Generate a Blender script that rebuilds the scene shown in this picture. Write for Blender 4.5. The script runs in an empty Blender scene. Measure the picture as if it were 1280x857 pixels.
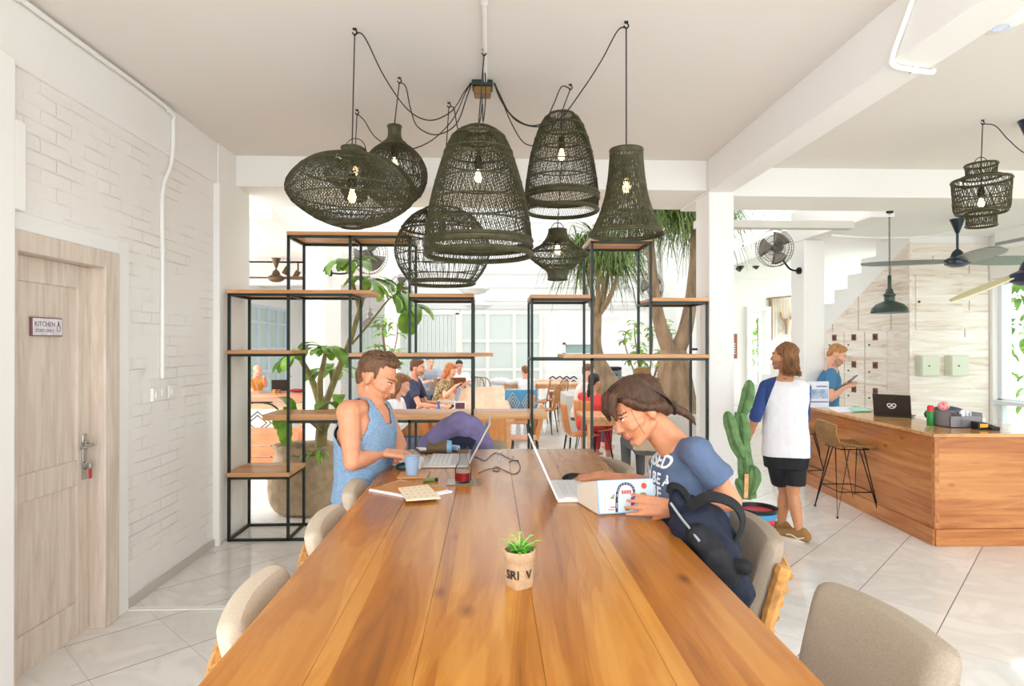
import bpy, bmesh, math, random
from math import sin, cos, pi, radians, sqrt, atan2
from mathutils import Vector, Matrix, Euler, Quaternion
from mathutils.bvhtree import BVHTree
random.seed(7)
SC = bpy.context.scene
COL = SC.collection
V = Vector
# ---------------------------------------------------------------- camera model (1280x857 photo, focal 775 px)
F = 775.0
TH = math.atan(28 / F)
CH = 1.65
def W(px, py, d):
    a = (px - 640) / F * d
    return V((a * cos(TH) + d * sin(TH), d * cos(TH) - a * sin(TH), CH + (431 - py) / F * d))
def WY(px, py, Y):
    a = (px - 640) / F
    return W(px, py, Y / (cos(TH) - a * sin(TH)))
def WX(px, py, X):
    a = (px - 640) / F
    return W(px, py, X / (a * cos(TH) + sin(TH)))
def WZ(px, py, z):
    return W(px, py, (CH - z) * F / (py - 431))

# ---------------------------------------------------------------- materials
def lin(c):
    c = c / 255.0
    return c / 12.92 if c <= 0.04045 else ((c + 0.055) / 1.055) ** 2.4
def rgb(r, g, b): return (lin(r), lin(g), lin(b), 1.0)
MATS = {}
def mat(name, col, rough=0.5, metal=0.0, bump=0.0, bscale=60.0, var=0.0, vscale=6.0, trans=0.0, ior=1.45, emis=0.0, spec=0.5, stretch=None, col2=None, sss=0.0, coat=0.0, sheen=0.0):
    if name in MATS: return MATS[name]
    m = bpy.data.materials.new(name); m.use_nodes = True
    nt = m.node_tree; N = nt.nodes; L = nt.links
    b = N['Principled BSDF']
    c = rgb(*col)
    b.inputs['Base Color'].default_value = c
    b.inputs['Roughness'].default_value = rough
    b.inputs['Metallic'].default_value = metal
    b.inputs['IOR'].default_value = ior
    b.inputs['Specular IOR Level'].default_value = spec
    b.inputs['Transmission Weight'].default_value = trans
    b.inputs['Coat Weight'].default_value = coat
    if sheen: b.inputs['Sheen Weight'].default_value = sheen
    if sss:
        b.inputs['Subsurface Weight'].default_value = sss
        b.inputs['Subsurface Radius'].default_value = (0.012, 0.005, 0.003)
        b.inputs['Subsurface Scale'].default_value = 1.0
    if emis:
        b.inputs['Emission Color'].default_value = c
        b.inputs['Emission Strength'].default_value = emis
    vec = None
    if var or bump or col2:
        tc = N.new('ShaderNodeTexCoord'); vec = tc.outputs['Object']
        if stretch:
            mp = N.new('ShaderNodeMapping'); mp.inputs['Scale'].default_value = stretch
            L.new(vec, mp.inputs['Vector']); vec = mp.outputs['Vector']
    if var or col2:
        n = N.new('ShaderNodeTexNoise'); n.inputs['Scale'].default_value = vscale; n.inputs['Detail'].default_value = 6
        L.new(vec, n.inputs['Vector'])
        r = N.new('ShaderNodeValToRGB')
        r.color_ramp.elements[0].position = 0.35; r.color_ramp.elements[1].position = 0.65
        if col2:
            r.color_ramp.elements[0].color = rgb(*col2); r.color_ramp.elements[1].color = c
        else:
            r.color_ramp.elements[0].color = (c[0] * (1 - var), c[1] * (1 - var), c[2] * (1 - var), 1)
            r.color_ramp.elements[1].color = (min(1, c[0] * (1 + var)), min(1, c[1] * (1 + var)), min(1, c[2] * (1 + var)), 1)
        L.new(n.outputs['Fac'], r.inputs['Fac']); L.new(r.outputs['Color'], b.inputs['Base Color'])
    if bump:
        n2 = N.new('ShaderNodeTexNoise'); n2.inputs['Scale'].default_value = bscale; n2.inputs['Detail'].default_value = 4
        L.new(vec, n2.inputs['Vector'])
        bp = N.new('ShaderNodeBump'); bp.inputs['Strength'].default_value = bump; bp.inputs['Distance'].default_value = 0.01
        L.new(n2.outputs['Fac'], bp.inputs['Height']); L.new(bp.outputs['Normal'], b.inputs['Normal'])
    MATS[name] = m
    return m

def wood(name, c1, c2, c3, axis='Y', rough=0.3, board=None, off=0.0, scale=1.0, knots=0.0, coat=0.0, bumps=0.15, seams=None, rvar=0.16, ring=0.03):
    """planked wood: grain stretched along axis, boards across, optional knots"""
    if name in MATS: return MATS[name]
    m = bpy.data.materials.new(name); m.use_nodes = True
    nt = m.node_tree; N = nt.nodes; L = nt.links; b = N['Principled BSDF']
    b.inputs['Roughness'].default_value = rough; b.inputs['Coat Weight'].default_value = coat; b.inputs['Coat Roughness'].default_value = 0.15
    tc = N.new('ShaderNodeTexCoord')
    sep = N.new('ShaderNodeSeparateXYZ'); L.new(tc.outputs['Object'], sep.inputs[0])
    acr = {'Y': 'X', 'X': 'Y', 'Z': 'X'}[axis] if board is None or len(board) < 2 else board[1]
    vec = tc.outputs['Object']
    rnd = None
    if seams or board:
        if seams:
            acc = None
            for s in seams:
                g = N.new('ShaderNodeMath'); g.operation = 'GREATER_THAN'; L.new(sep.outputs[acr], g.inputs[0]); g.inputs[1].default_value = s
                if acc is None: acc = g
                else:
                    a2 = N.new('ShaderNodeMath'); a2.operation = 'ADD'; L.new(acc.outputs[0], a2.inputs[0]); L.new(g.outputs[0], a2.inputs[1]); acc = a2
            fl = acc
        else:
            dv = N.new('ShaderNodeMath'); dv.operation = 'MULTIPLY_ADD'; L.new(sep.outputs[acr], dv.inputs[0]); dv.inputs[1].default_value = 1 / board[0]; dv.inputs[2].default_value = off
            fl = N.new('ShaderNodeMath'); fl.operation = 'FLOOR'; L.new(dv.outputs[0], fl.inputs[0])
        wn = N.new('ShaderNodeTexWhiteNoise'); wn.noise_dimensions = '1D'; L.new(fl.outputs[0], wn.inputs['W'])
        rnd = wn.outputs['Value']
        cmb = N.new('ShaderNodeVectorMath'); cmb.operation = 'MULTIPLY_ADD'
        L.new(wn.outputs['Color'], cmb.inputs[0]); cmb.inputs[1].default_value = (9, 9, 9); L.new(vec, cmb.inputs[2]); vec = cmb.outputs[0]
    mp = N.new('ShaderNodeMapping')
    s = {'Y': (9, 0.9, 9), 'X': (0.9, 9, 9), 'Z': (9, 9, 0.9)}[axis]
    mp.inputs['Scale'].default_value = [k * scale for k in s]
    L.new(vec, mp.inputs['Vector'])
    n1 = N.new('ShaderNodeTexNoise'); n1.inputs['Scale'].default_value = 1.0; n1.inputs['Detail'].default_value = 5; n1.inputs['Distortion'].default_value = 1.4
    L.new(mp.outputs[0], n1.inputs['Vector'])
    mp2 = N.new('ShaderNodeMapping'); mp2.inputs['Scale'].default_value = [k * scale * (5 if k > 1 else 2.2) for k in s]
    L.new(vec, mp2.inputs['Vector'])
    n2 = N.new('ShaderNodeTexNoise'); n2.inputs['Scale'].default_value = 1.0; n2.inputs['Detail'].default_value = 3
    L.new(mp2.outputs[0], n2.inputs['Vector'])
    mx = N.new('ShaderNodeMath'); mx.operation = 'MULTIPLY_ADD'; L.new(n2.outputs['Fac'], mx.inputs[0]); mx.inputs[1].default_value = 0.35; L.new(n1.outputs['Fac'], mx.inputs[2])
    last = mx.outputs[0]
    sn = N.new('ShaderNodeMath'); sn.operation = 'MULTIPLY'; L.new(n1.outputs['Fac'], sn.inputs[0]); sn.inputs[1].default_value = 62.0
    si = N.new('ShaderNodeMath'); si.operation = 'SINE'; L.new(sn.outputs[0], si.inputs[0])
    sa = N.new('ShaderNodeMath'); sa.operation = 'MULTIPLY_ADD'; L.new(si.outputs[0], sa.inputs[0]); sa.inputs[1].default_value = ring; L.new(last, sa.inputs[2]); last = sa.outputs[0]
    if rnd is not None:
        a = N.new('ShaderNodeMath'); a.operation = 'MULTIPLY_ADD'; L.new(rnd, a.inputs[0]); a.inputs[1].default_value = rvar; L.new(last, a.inputs[2]); last = a.outputs[0]
    r = N.new('ShaderNodeValToRGB')
    e = r.color_ramp.elements
    e[0].position = 0.42; e[0].color = rgb(*c1); e[1].position = 0.98; e[1].color = rgb(*c3)
    k = e.new(0.68); k.color = rgb(*c2)
    L.new(last, r.inputs['Fac'])
    colo = r.outputs['Color']
    if knots:
        mp3 = N.new('ShaderNodeMapping'); mp3.inputs['Scale'].default_value = {'Y': (2.6, 1.3, 2.6), 'X': (1.3, 2.6, 2.6), 'Z': (2.6, 2.6, 1.3)}[axis]
        L.new(vec, mp3.inputs['Vector'])
        vo = N.new('ShaderNodeTexVoronoi'); vo.inputs['Scale'].default_value = knots; L.new(mp3.outputs[0], vo.inputs['Vector'])
        rr = N.new('ShaderNodeValToRGB'); rr.color_ramp.elements[0].position = 0.02; rr.color_ramp.elements[1].position = 0.13
        rr.color_ramp.elements[0].color = (0.30, 0.20, 0.13, 1); rr.color_ramp.elements[1].color = (1, 1, 1, 1)
        L.new(vo.outputs['Distance'], rr.inputs['Fac'])
        mm = N.new('ShaderNodeMix'); mm.data_type = 'RGBA'; mm.blend_type = 'MULTIPLY'; mm.inputs[0].default_value = 0.75
        L.new(colo, mm.inputs[6]); L.new(rr.outputs['Color'], mm.inputs[7]); colo = mm.outputs[2]
    L.new(colo, b.inputs['Base Color'])
    bp = N.new('ShaderNodeBump'); bp.inputs['Strength'].default_value = bumps; bp.inputs['Distance'].default_value = 0.004
    L.new(n2.outputs['Fac'], bp.inputs['Height']); L.new(bp.outputs['Normal'], b.inputs['Normal'])
    MATS[name] = m
    return m

# ---------------------------------------------------------------- mesh builder
WM = {}
class MB:
    def __init__(s): s.v = []; s.f = []; s.mi = []; s.M = None; s.k = 0
    def add(s, vs, fs):
        o = len(s.v)
        if s.M is not None: vs = [s.M @ V(p) for p in vs]
        s.v.extend(V(p) for p in vs)
        for f in fs: s.f.append([i + o for i in f]); s.mi.append(s.k)
        return s
    def box(s, x0, x1, y0, y1, z0, z1, R=None, c=None):
        vs = [V((x, y, z)) for z in (z0, z1) for y in (y0, y1) for x in (x0, x1)]
        if R is not None:
            c = c if c is not None else V(((x0 + x1) / 2, (y0 + y1) / 2, (z0 + z1) / 2))
            vs = [R @ (p - c) + c for p in vs]
        return s.add(vs, [(0, 2, 3, 1), (4, 5, 7, 6), (0, 1, 5, 4), (2, 6, 7, 3), (0, 4, 6, 2), (1, 3, 7, 5)])
    def bar(s, p0, p1, w, h=None, up=(0, 0, 1)):
        """box from p0 to p1 with section w x h"""
        p0 = V(p0); p1 = V(p1); h = h or w
        t = (p1 - p0).normalized(); u = V(up)
        if abs(t.dot(u)) > 0.97: u = V((0, 1, 0))
        a = t.cross(u).normalized() * w / 2; b = a.cross(t).normalized() * h / 2
        vs = [p0 - a - b, p0 + a - b, p0 + a + b, p0 - a + b, p1 - a - b, p1 + a - b, p1 + a + b, p1 - a + b]
        return s.add(vs, [(0, 1, 2, 3)[::-1], (4, 5, 6, 7), (0, 1, 5, 4), (1, 2, 6, 5), (2, 3, 7, 6), (3, 0, 4, 7)])
    def tube(s, pts, r, seg=8, closed=False, cap=True):
        pts = [V(p) for p in pts]; n = len(pts)
        rs = r if isinstance(r, (list, tuple)) else [r] * n
        vs = []; u = None
        for i, p in enumerate(pts):
            if closed: t = pts[(i + 1) % n] - pts[i - 1]
            else: t = pts[min(i + 1, n - 1)] - pts[max(i - 1, 0)]
            if t.length < 1e-9: t = V((0, 0, 1))
            t.normalize()
            if u is None:
                u = t.orthogonal().normalized()
            else:
                u = (u - t * u.dot(t))
                u = u.normalized() if u.length > 1e-6 else t.orthogonal().normalized()
            w = t.cross(u)
            for k in range(seg):
                a = 2 * pi * k / seg
                vs.append(p + (u * cos(a) + w * sin(a)) * rs[i])
        fs = []
        for i in range(n if closed else n - 1):
            j = (i + 1) % n
            for k in range(seg):
                k2 = (k + 1) % seg
                fs.append((i * seg + k, i * seg + k2, j * seg + k2, j * seg + k))
        if cap and not closed:
            fs.append(tuple(range(seg))[::-1]); fs.append(tuple((n - 1) * seg + k for k in range(seg)))
        return s.add(vs, fs)
    def lathe(s, prof, seg=24, c=(0, 0, 0), axis=None, close=False):
        """profile [(r,z)] round z (or round axis)"""
        c = V(c); vs = []; fs = []
        q = V((0, 0, 1)).rotation_difference(V(axis).normalized()) if axis is not None else None
        n = len(prof)
        for (r, z) in prof:
            for k in range(seg):
                a = 2 * pi * k / seg; p = V((r * cos(a), r * sin(a), z))
                vs.append((q @ p if q else p) + c)
        for i in range(n if close else n - 1):
            j = (i + 1) % n
            for k in range(seg):
                k2 = (k + 1) % seg
                fs.append((i * seg + k, i * seg + k2, j * seg + k2, j * seg + k))
        if not close:
            if prof[0][0] > 1e-6: fs.append(tuple(range(seg))[::-1])
            if prof[-1][0] > 1e-6: fs.append(tuple((n - 1) * seg + k for k in range(seg)))
        return s.add(vs, fs)
    def cyl(s, p0, p1, r0, r1=None, seg=16):
        return s.tube([p0, p1], [r0, r0 if r1 is None else r1], seg)
    def ball(s, c, r, seg=12, rings=8, R=None):
        c = V(c); rx, ry, rz = (r, r, r) if not isinstance(r, (tuple, list)) else r
        vs = []; fs = []
        for i in range(rings + 1):
            ph = pi * i / rings - pi / 2
            for k in range(seg):
                a = 2 * pi * k / seg
                p = V((rx * cos(ph) * cos(a), ry * cos(ph) * sin(a), rz * sin(ph)))
                vs.append(c + (R @ p if R is not None else p))
        for i in range(rings):
            for k in range(seg):
                k2 = (k + 1) % seg
                fs.append((i * seg + k, i * seg + k2, (i + 1) * seg + k2, (i + 1) * seg + k))
        return s.add(vs, fs)
    def prism(s, poly, h, M=None):
        """polygon in xy extruded 0..h in z, then M"""
        n = len(poly)
        vs = [V((x, y, 0)) for x, y in poly] + [V((x, y, h)) for x, y in poly]
        if M is not None: vs = [M @ p for p in vs]
        fs = [tuple(range(n))[::-1], tuple(range(n, 2 * n))] + [(i, (i + 1) % n, n + (i + 1) % n, n + i) for i in range(n)]
        return s.add(vs, fs)
    def loft(s, rings, cap=True):
        m = len(rings[0]); vs = [p for r in rings for p in r]; fs = []
        for i in range(len(rings) - 1):
            for k in range(m):
                k2 = (k + 1) % m
                fs.append((i * m + k, i * m + k2, (i + 1) * m + k2, (i + 1) * m + k))
        if cap: fs.append(tuple(range(m))[::-1]); fs.append(tuple((len(rings) - 1) * m + k for k in range(m)))
        return s.add(vs, fs)
    def grid(s, P, nu, nv):
        """P(i,j) surface"""
        vs = [P(i, j) for i in range(nu) for j in range(nv)]
        fs = [(i * nv + j, i * nv + j + 1, (i + 1) * nv + j + 1, (i + 1) * nv + j) for i in range(nu - 1) for j in range(nv - 1)]
        return s.add(vs, fs)
    def build(s, name, mats, parent=None, smooth=True, bevel=0.0, bseg=2, world=True, solid=0.0, sub=0, offset=-1):
        me = bpy.data.meshes.new(name)
        vs = s.v
        if parent is not None and world:
            inv = WM[parent.name].inverted(); vs = [inv @ p for p in vs]
        me.from_pydata([tuple(p) for p in vs], [], s.f)
        mats = mats if isinstance(mats, (list, tuple)) else [mats]
        for m in mats: me.materials.append(m)
        if len(mats) > 1: me.polygons.foreach_set('material_index', s.mi)
        bm = bmesh.new(); bm.from_mesh(me); bmesh.ops.recalc_face_normals(bm, faces=bm.faces); bm.to_mesh(me); bm.free()
        o = bpy.data.objects.new(name, me); COL.objects.link(o)
        if parent is not None: o.parent = parent; WM[o.name] = WM[parent.name].copy()
        else: WM[o.name] = Matrix.Identity(4)
        if smooth:
            try: me.shade_smooth()
            except Exception: pass
            if not sub: 
                md = None
                try:
                    me.set_sharp_from_angle(angle=radians(38))
                except Exception: pass
        if solid:
            md = o.modifiers.new('solid', 'SOLIDIFY'); md.thickness = solid; md.offset = offset
        if bevel:
            md = o.modifiers.new('bevel', 'BEVEL'); md.width = bevel; md.segments = bseg; md.limit_method = 'ANGLE'; md.angle_limit = radians(35)
        if sub:
            md = o.modifiers.new('sub', 'SUBSURF'); md.levels = sub; md.render_levels = sub
        return o
def tag(o, label, cat, group=None, kind=None):
    o['label'] = label; o['category'] = cat
    if group: o['group'] = group
    if kind: o['kind'] = kind
    return o
def thing(name, label, cat, loc=(0, 0, 0), rz=0.0, group=None):
    o = bpy.data.objects.new(name, None); COL.objects.link(o)
    o.empty_display_size = 0.1
    o.location = loc; o.rotation_euler = (0, 0, rz)
    WM[o.name] = Matrix.Translation(V(loc)) @ Matrix.Rotation(rz, 4, 'Z')
    return tag(o, label, cat, group)
def struct(o): o['kind'] = 'structure'; return o
def kids(o): return [c for c in COL.objects if c.parent == o]
def dup(root, loc, rz, label=None, group=None):
    ch = {}
    for c in COL.objects:
        if c.parent: ch.setdefault(c.parent.name, []).append(c)
    def cp(o, par):
        c = o.copy(); COL.objects.link(c)
        if par is not None: c.parent = par
        for k in ch.get(o.name, []): cp(k, c)
        return c
    r = cp(root, None); r.location = loc; r.rotation_euler = (0, 0, rz)
    if label: r['label'] = label
    if group: r['group'] = group
    return r
def smoothcurve(pts, n=8):
    """Catmull-Rom through pts"""
    pts = [V(p) for p in pts]; out = []
    for i in range(len(pts) - 1):
        p0 = pts[max(i - 1, 0)]; p1 = pts[i]; p2 = pts[i + 1]; p3 = pts[min(i + 2, len(pts) - 1)]
        for k in range(n):
            t = k / n
            out.append(0.5 * ((2 * p1) + (p2 - p0) * t + (2 * p0 - 5 * p1 + 4 * p2 - p3) * t * t + (3 * p1 - p0 - 3 * p2 + p3) * t ** 3))
    out.append(pts[-1]); return out
def textverts(txt, size, extrude=0.001, align='CENTER', bold=0.0):
    cu = bpy.data.curves.new('lettering', 'FONT'); cu.body = txt; cu.size = size; cu.extrude = extrude; cu.align_x = align; cu.align_y = 'CENTER'; cu.offset = bold
    cu.resolution_u = 3
    o = bpy.data.objects.new('lettering', cu); COL.objects.link(o)
    dg = bpy.context.evaluated_depsgraph_get()
    me = bpy.data.meshes.new_from_object(o.evaluated_get(dg))
    vs = [v.co.copy() for v in me.vertices]; fs = [tuple(p.vertices) for p in me.polygons]
    bpy.data.objects.remove(o); bpy.data.curves.remove(cu); bpy.data.meshes.remove(me)
    return vs, fs
def leaf(mb, base, d, up, L, w, droop=0.3, seg=5, fold=0.12, shape=None):
    base = V(base); d = V(d).normalized(); up = V(up)
    s = d.cross(up)
    s = s.normalized() if s.length > 1e-4 else d.orthogonal().normalized()
    n = s.cross(d).normalized()
    vs = []; fs = []; p = base.copy(); a = 0.0
    for i in range(seg + 1):
        t = i / seg
        ww = (shape(t) if shape else (sin(pi * min(1, t ** 0.8 * 0.97 + 0.03)) ** 0.75)) * w / 2
        dirv = (d * cos(a) - n * sin(a)); nn = (n * cos(a) + d * sin(a))
        vs += [p - s * ww + nn * ww * fold * 2, p, p + s * ww + nn * ww * fold * 2]
        p = p + dirv * (L / seg); a += droop / seg * 2
    for i in range(seg):
        o = i * 3
        fs += [(o, o + 1, o + 4, o + 3), (o + 1, o + 2, o + 5, o + 4)]
    mb.add(vs, fs)
# ================================================================ MATERIALS
WHITE = mat('white_paint', (238, 236, 232), 0.6, bump=0.04, bscale=30)
CEIL = mat('ceiling_paint', (229, 223, 217), 0.7, bump=0.03, bscale=12)
WALLW = mat('bright_wall_paint', (242, 241, 239), 0.55)
STEEL = mat('dark_green_steel', (38, 47, 42), 0.4, 0.4)
BLACK = mat('black_plastic', (24, 24, 25), 0.4)
BLACKM = mat('black_metal', (30, 30, 30), 0.35, 0.6)
CHROME = mat('brushed_metal', (190, 188, 184), 0.25, 1.0)
WPLAS = mat('white_plastic', (236, 235, 230), 0.35)
GREYP = mat('grey_plastic', (150, 150, 152), 0.4)
GLASS = mat('clear_glass', (255, 255, 255), 0.0, trans=1.0, ior=1.45)
PANE = None
def pane_mat():
    m = bpy.data.materials.new('window_glass'); m.use_nodes = True
    nt = m.node_tree; N = nt.nodes; L = nt.links
    for n in list(N): N.remove(n)
    o = N.new('ShaderNodeOutputMaterial'); t = N.new('ShaderNodeBsdfTransparent'); g = N.new('ShaderNodeBsdfGlossy'); g.inputs['Roughness'].default_value = 0.02
    mx = N.new('ShaderNodeMixShader'); mx.inputs[0].default_value = 0.06
    t.inputs['Color'].default_value = (0.95, 0.98, 0.97, 1)
    L.new(t.outputs[0], mx.inputs[1]); L.new(g.outputs[0], mx.inputs[2]); L.new(mx.outputs[0], o.inputs[0])
    return m
PANE = pane_mat()
def thin_glass():
    m = bpy.data.materials.new('thin_clear_glass'); m.use_nodes = True
    nt = m.node_tree; N = nt.nodes; L = nt.links
    for n in list(N): N.remove(n)
    o = N.new('ShaderNodeOutputMaterial'); t = N.new('ShaderNodeBsdfTransparent'); g = N.new('ShaderNodeBsdfGlossy'); g.inputs['Roughness'].default_value = 0.03
    lw = N.new('ShaderNodeLayerWeight'); lw.inputs['Blend'].default_value = 0.10; mx = N.new('ShaderNodeMixShader')
    t.inputs['Color'].default_value = (0.93, 0.95, 0.94, 1)
    L.new(lw.outputs['Fresnel'], mx.inputs[0]); L.new(t.outputs[0], mx.inputs[1]); L.new(g.outputs[0], mx.inputs[2]); L.new(mx.outputs[0], o.inputs[0])
    return m
TGLASS = thin_glass()
TABLE = wood('table_teak', (128, 72, 16), (164, 99, 26), (194, 134, 56), 'Y', 0.27, None, knots=2.0, scale=0.75, coat=0.15, seams=(-0.33, -0.137, 0.1, 0.33), rvar=.10, ring=.035)
SHELFW = wood('shelf_pine', (176, 118, 66), (206, 150, 96), (226, 178, 128), 'X', 0.4)
PINE = wood('counter_pine', (138, 78, 32), (176, 106, 52), (202, 138, 78), 'X', 0.32, (0.19, 'Z'), knots=2.2, coat=0.2)
TOPW = wood('counter_top_pine', (170, 112, 60), (206, 152, 98), (226, 182, 130), 'X', 0.15, coat=0.15)
FARW = wood('far_table_wood', (196, 140, 92), (222, 170, 122), (236, 196, 156), 'Y', 0.3, (0.18, 'X'))
WASH = wood('whitewashed_plank', (196, 172, 148), (232, 220, 206), (246, 242, 236), 'Y', 0.6, (0.115, 'Z'), scale=1.2, bumps=0.3)
WASHX = wood('whitewashed_plank_front', (200, 178, 156), (234, 223, 210), (247, 243, 238), 'X', 0.6, (0.115, 'Z'), scale=1.2, bumps=0.3)
DOORW = wood('limed_oak', (196, 180, 163), (214, 200, 185), (228, 217, 204), 'Z', 0.5, scale=1.6)
ORANGEW = wood('orange_ply', (190, 112, 50), (216, 142, 78), (232, 168, 104), 'Z', 0.35)
TERRA = mat('terracotta_wood', (214, 128, 84), 0.6, var=0.15)
LINEN = mat('oatmeal_linen', (206, 190, 168), 0.9, bump=0.35, bscale=420, var=0.08, vscale=260)
LINENG = mat('taupe_linen', (160, 145, 126), 0.9, bump=0.35, bscale=420, var=0.1, vscale=260)
RATTAN = mat('honey_rattan', (196, 140, 74), 0.4, var=0.25, vscale=40, bump=0.3, bscale=120)
WEAVE = mat('olive_black_rattan', (68, 65, 42), 0.55, var=0.3, vscale=30)
BULB = mat('warm_filament', (255, 214, 150), 0.3, emis=6.0)
FILGLASS = GLASS
CORD = mat('dark_grey_cord', (44, 42, 38), 0.6)
LEAF1 = mat('mid_green_leaf', (118, 162, 50), 0.45, var=0.35, vscale=5)
LEAF2 = mat('light_green_leaf', (142, 184, 80), 0.5, var=0.3, vscale=5)
LEAF3 = mat('strap_leaf_green', (96, 118, 50), 0.5, var=0.45, vscale=3)
BARK = mat('grey_brown_bark', (150, 126, 100), 0.85, var=0.3, vscale=9, bump=0.8, bscale=22, stretch=(1, 1, 0.35))
STEMG = mat('green_brown_stem', (136, 124, 78), 0.8, var=0.25, vscale=9, bump=0.4)
JUTE = mat('jute_sacking', (170, 148, 118), 0.95, var=0.12, vscale=14, bump=0.5, bscale=300)
CONC = mat('pale_concrete', (206, 202, 194), 0.8, bump=0.15, bscale=40)
SOIL = mat('dark_soil', (50, 38, 28), 0.95, bump=0.8, bscale=90)

# brick wall painted white: bump of a running bond
def brick_mat(name, col, plane='YZ', strength=1.0, bw=0.23, rh=0.075):
    m = bpy.data.materials.new(name); m.use_nodes = True
    nt = m.node_tree; N = nt.nodes; L = nt.links; b = N['Principled BSDF']
    b.inputs['Roughness'].default_value = 0.42
    b.inputs['Base Color'].default_value = rgb(*col)
    tc = N.new('ShaderNodeTexCoord'); sp = N.new('ShaderNodeSeparateXYZ'); L.new(tc.outputs['Object'], sp.inputs[0])
    cb = N.new('ShaderNodeCombineXYZ'); L.new(sp.outputs[plane[0]], cb.inputs[0]); L.new(sp.outputs[plane[1]], cb.inputs[1])
    ns = N.new('ShaderNodeTexNoise'); ns.inputs['Scale'].default_value = 7; L.new(cb.outputs[0], ns.inputs['Vector'])
    ad = N.new('ShaderNodeVectorMath'); ad.operation = 'MULTIPLY_ADD'; L.new(ns.outputs['Color'], ad.inputs[0]); ad.inputs[1].default_value = (0.016, 0.016, 0); L.new(cb.outputs[0], ad.inputs[2])
    br = N.new('ShaderNodeTexBrick'); br.inputs['Scale'].default_value = 1.0; br.inputs['Brick Width'].default_value = bw; br.inputs['Row Height'].default_value = rh
    br.inputs['Mortar Size'].default_value = 0.006; br.inputs['Mortar Smooth'].default_value = 0.9
    br.inputs['Color1'].default_value = (1, 1, 1, 1); br.inputs['Color2'].default_value = (0.72, 0.72, 0.72, 1); br.inputs['Mortar'].default_value = (0, 0, 0, 1)
    L.new(ad.outputs[0], br.inputs['Vector'])
    n2 = N.new('ShaderNodeTexNoise'); n2.inputs['Scale'].default_value = 3.2; n2.inputs['Detail'].default_value = 2; L.new(cb.outputs[0], n2.inputs['Vector'])
    mu = N.new('ShaderNodeMath'); mu.operation = 'MULTIPLY'; L.new(br.outputs['Color'], mu.inputs[0]); rp2 = N.new('ShaderNodeMapRange'); rp2.inputs[1].default_value = .44; rp2.inputs[2].default_value = .72; L.new(n2.outputs['Fac'], rp2.inputs[0]); L.new(rp2.outputs[0], mu.inputs[1])
    bp = N.new('ShaderNodeBump'); bp.inputs['Strength'].default_value = strength; bp.inputs['Distance'].default_value = 0.022
    L.new(mu.outputs[0], bp.inputs['Height']); L.new(bp.outputs['Normal'], b.inputs['Normal'])
    return m
BRICK = brick_mat('white_painted_brick', (238, 235, 230), 'YZ', .6)
BRICK2 = brick_mat('white_atrium_brick', (240, 238, 235), 'YZ', 0.9, 0.4, 0.2)

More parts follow.
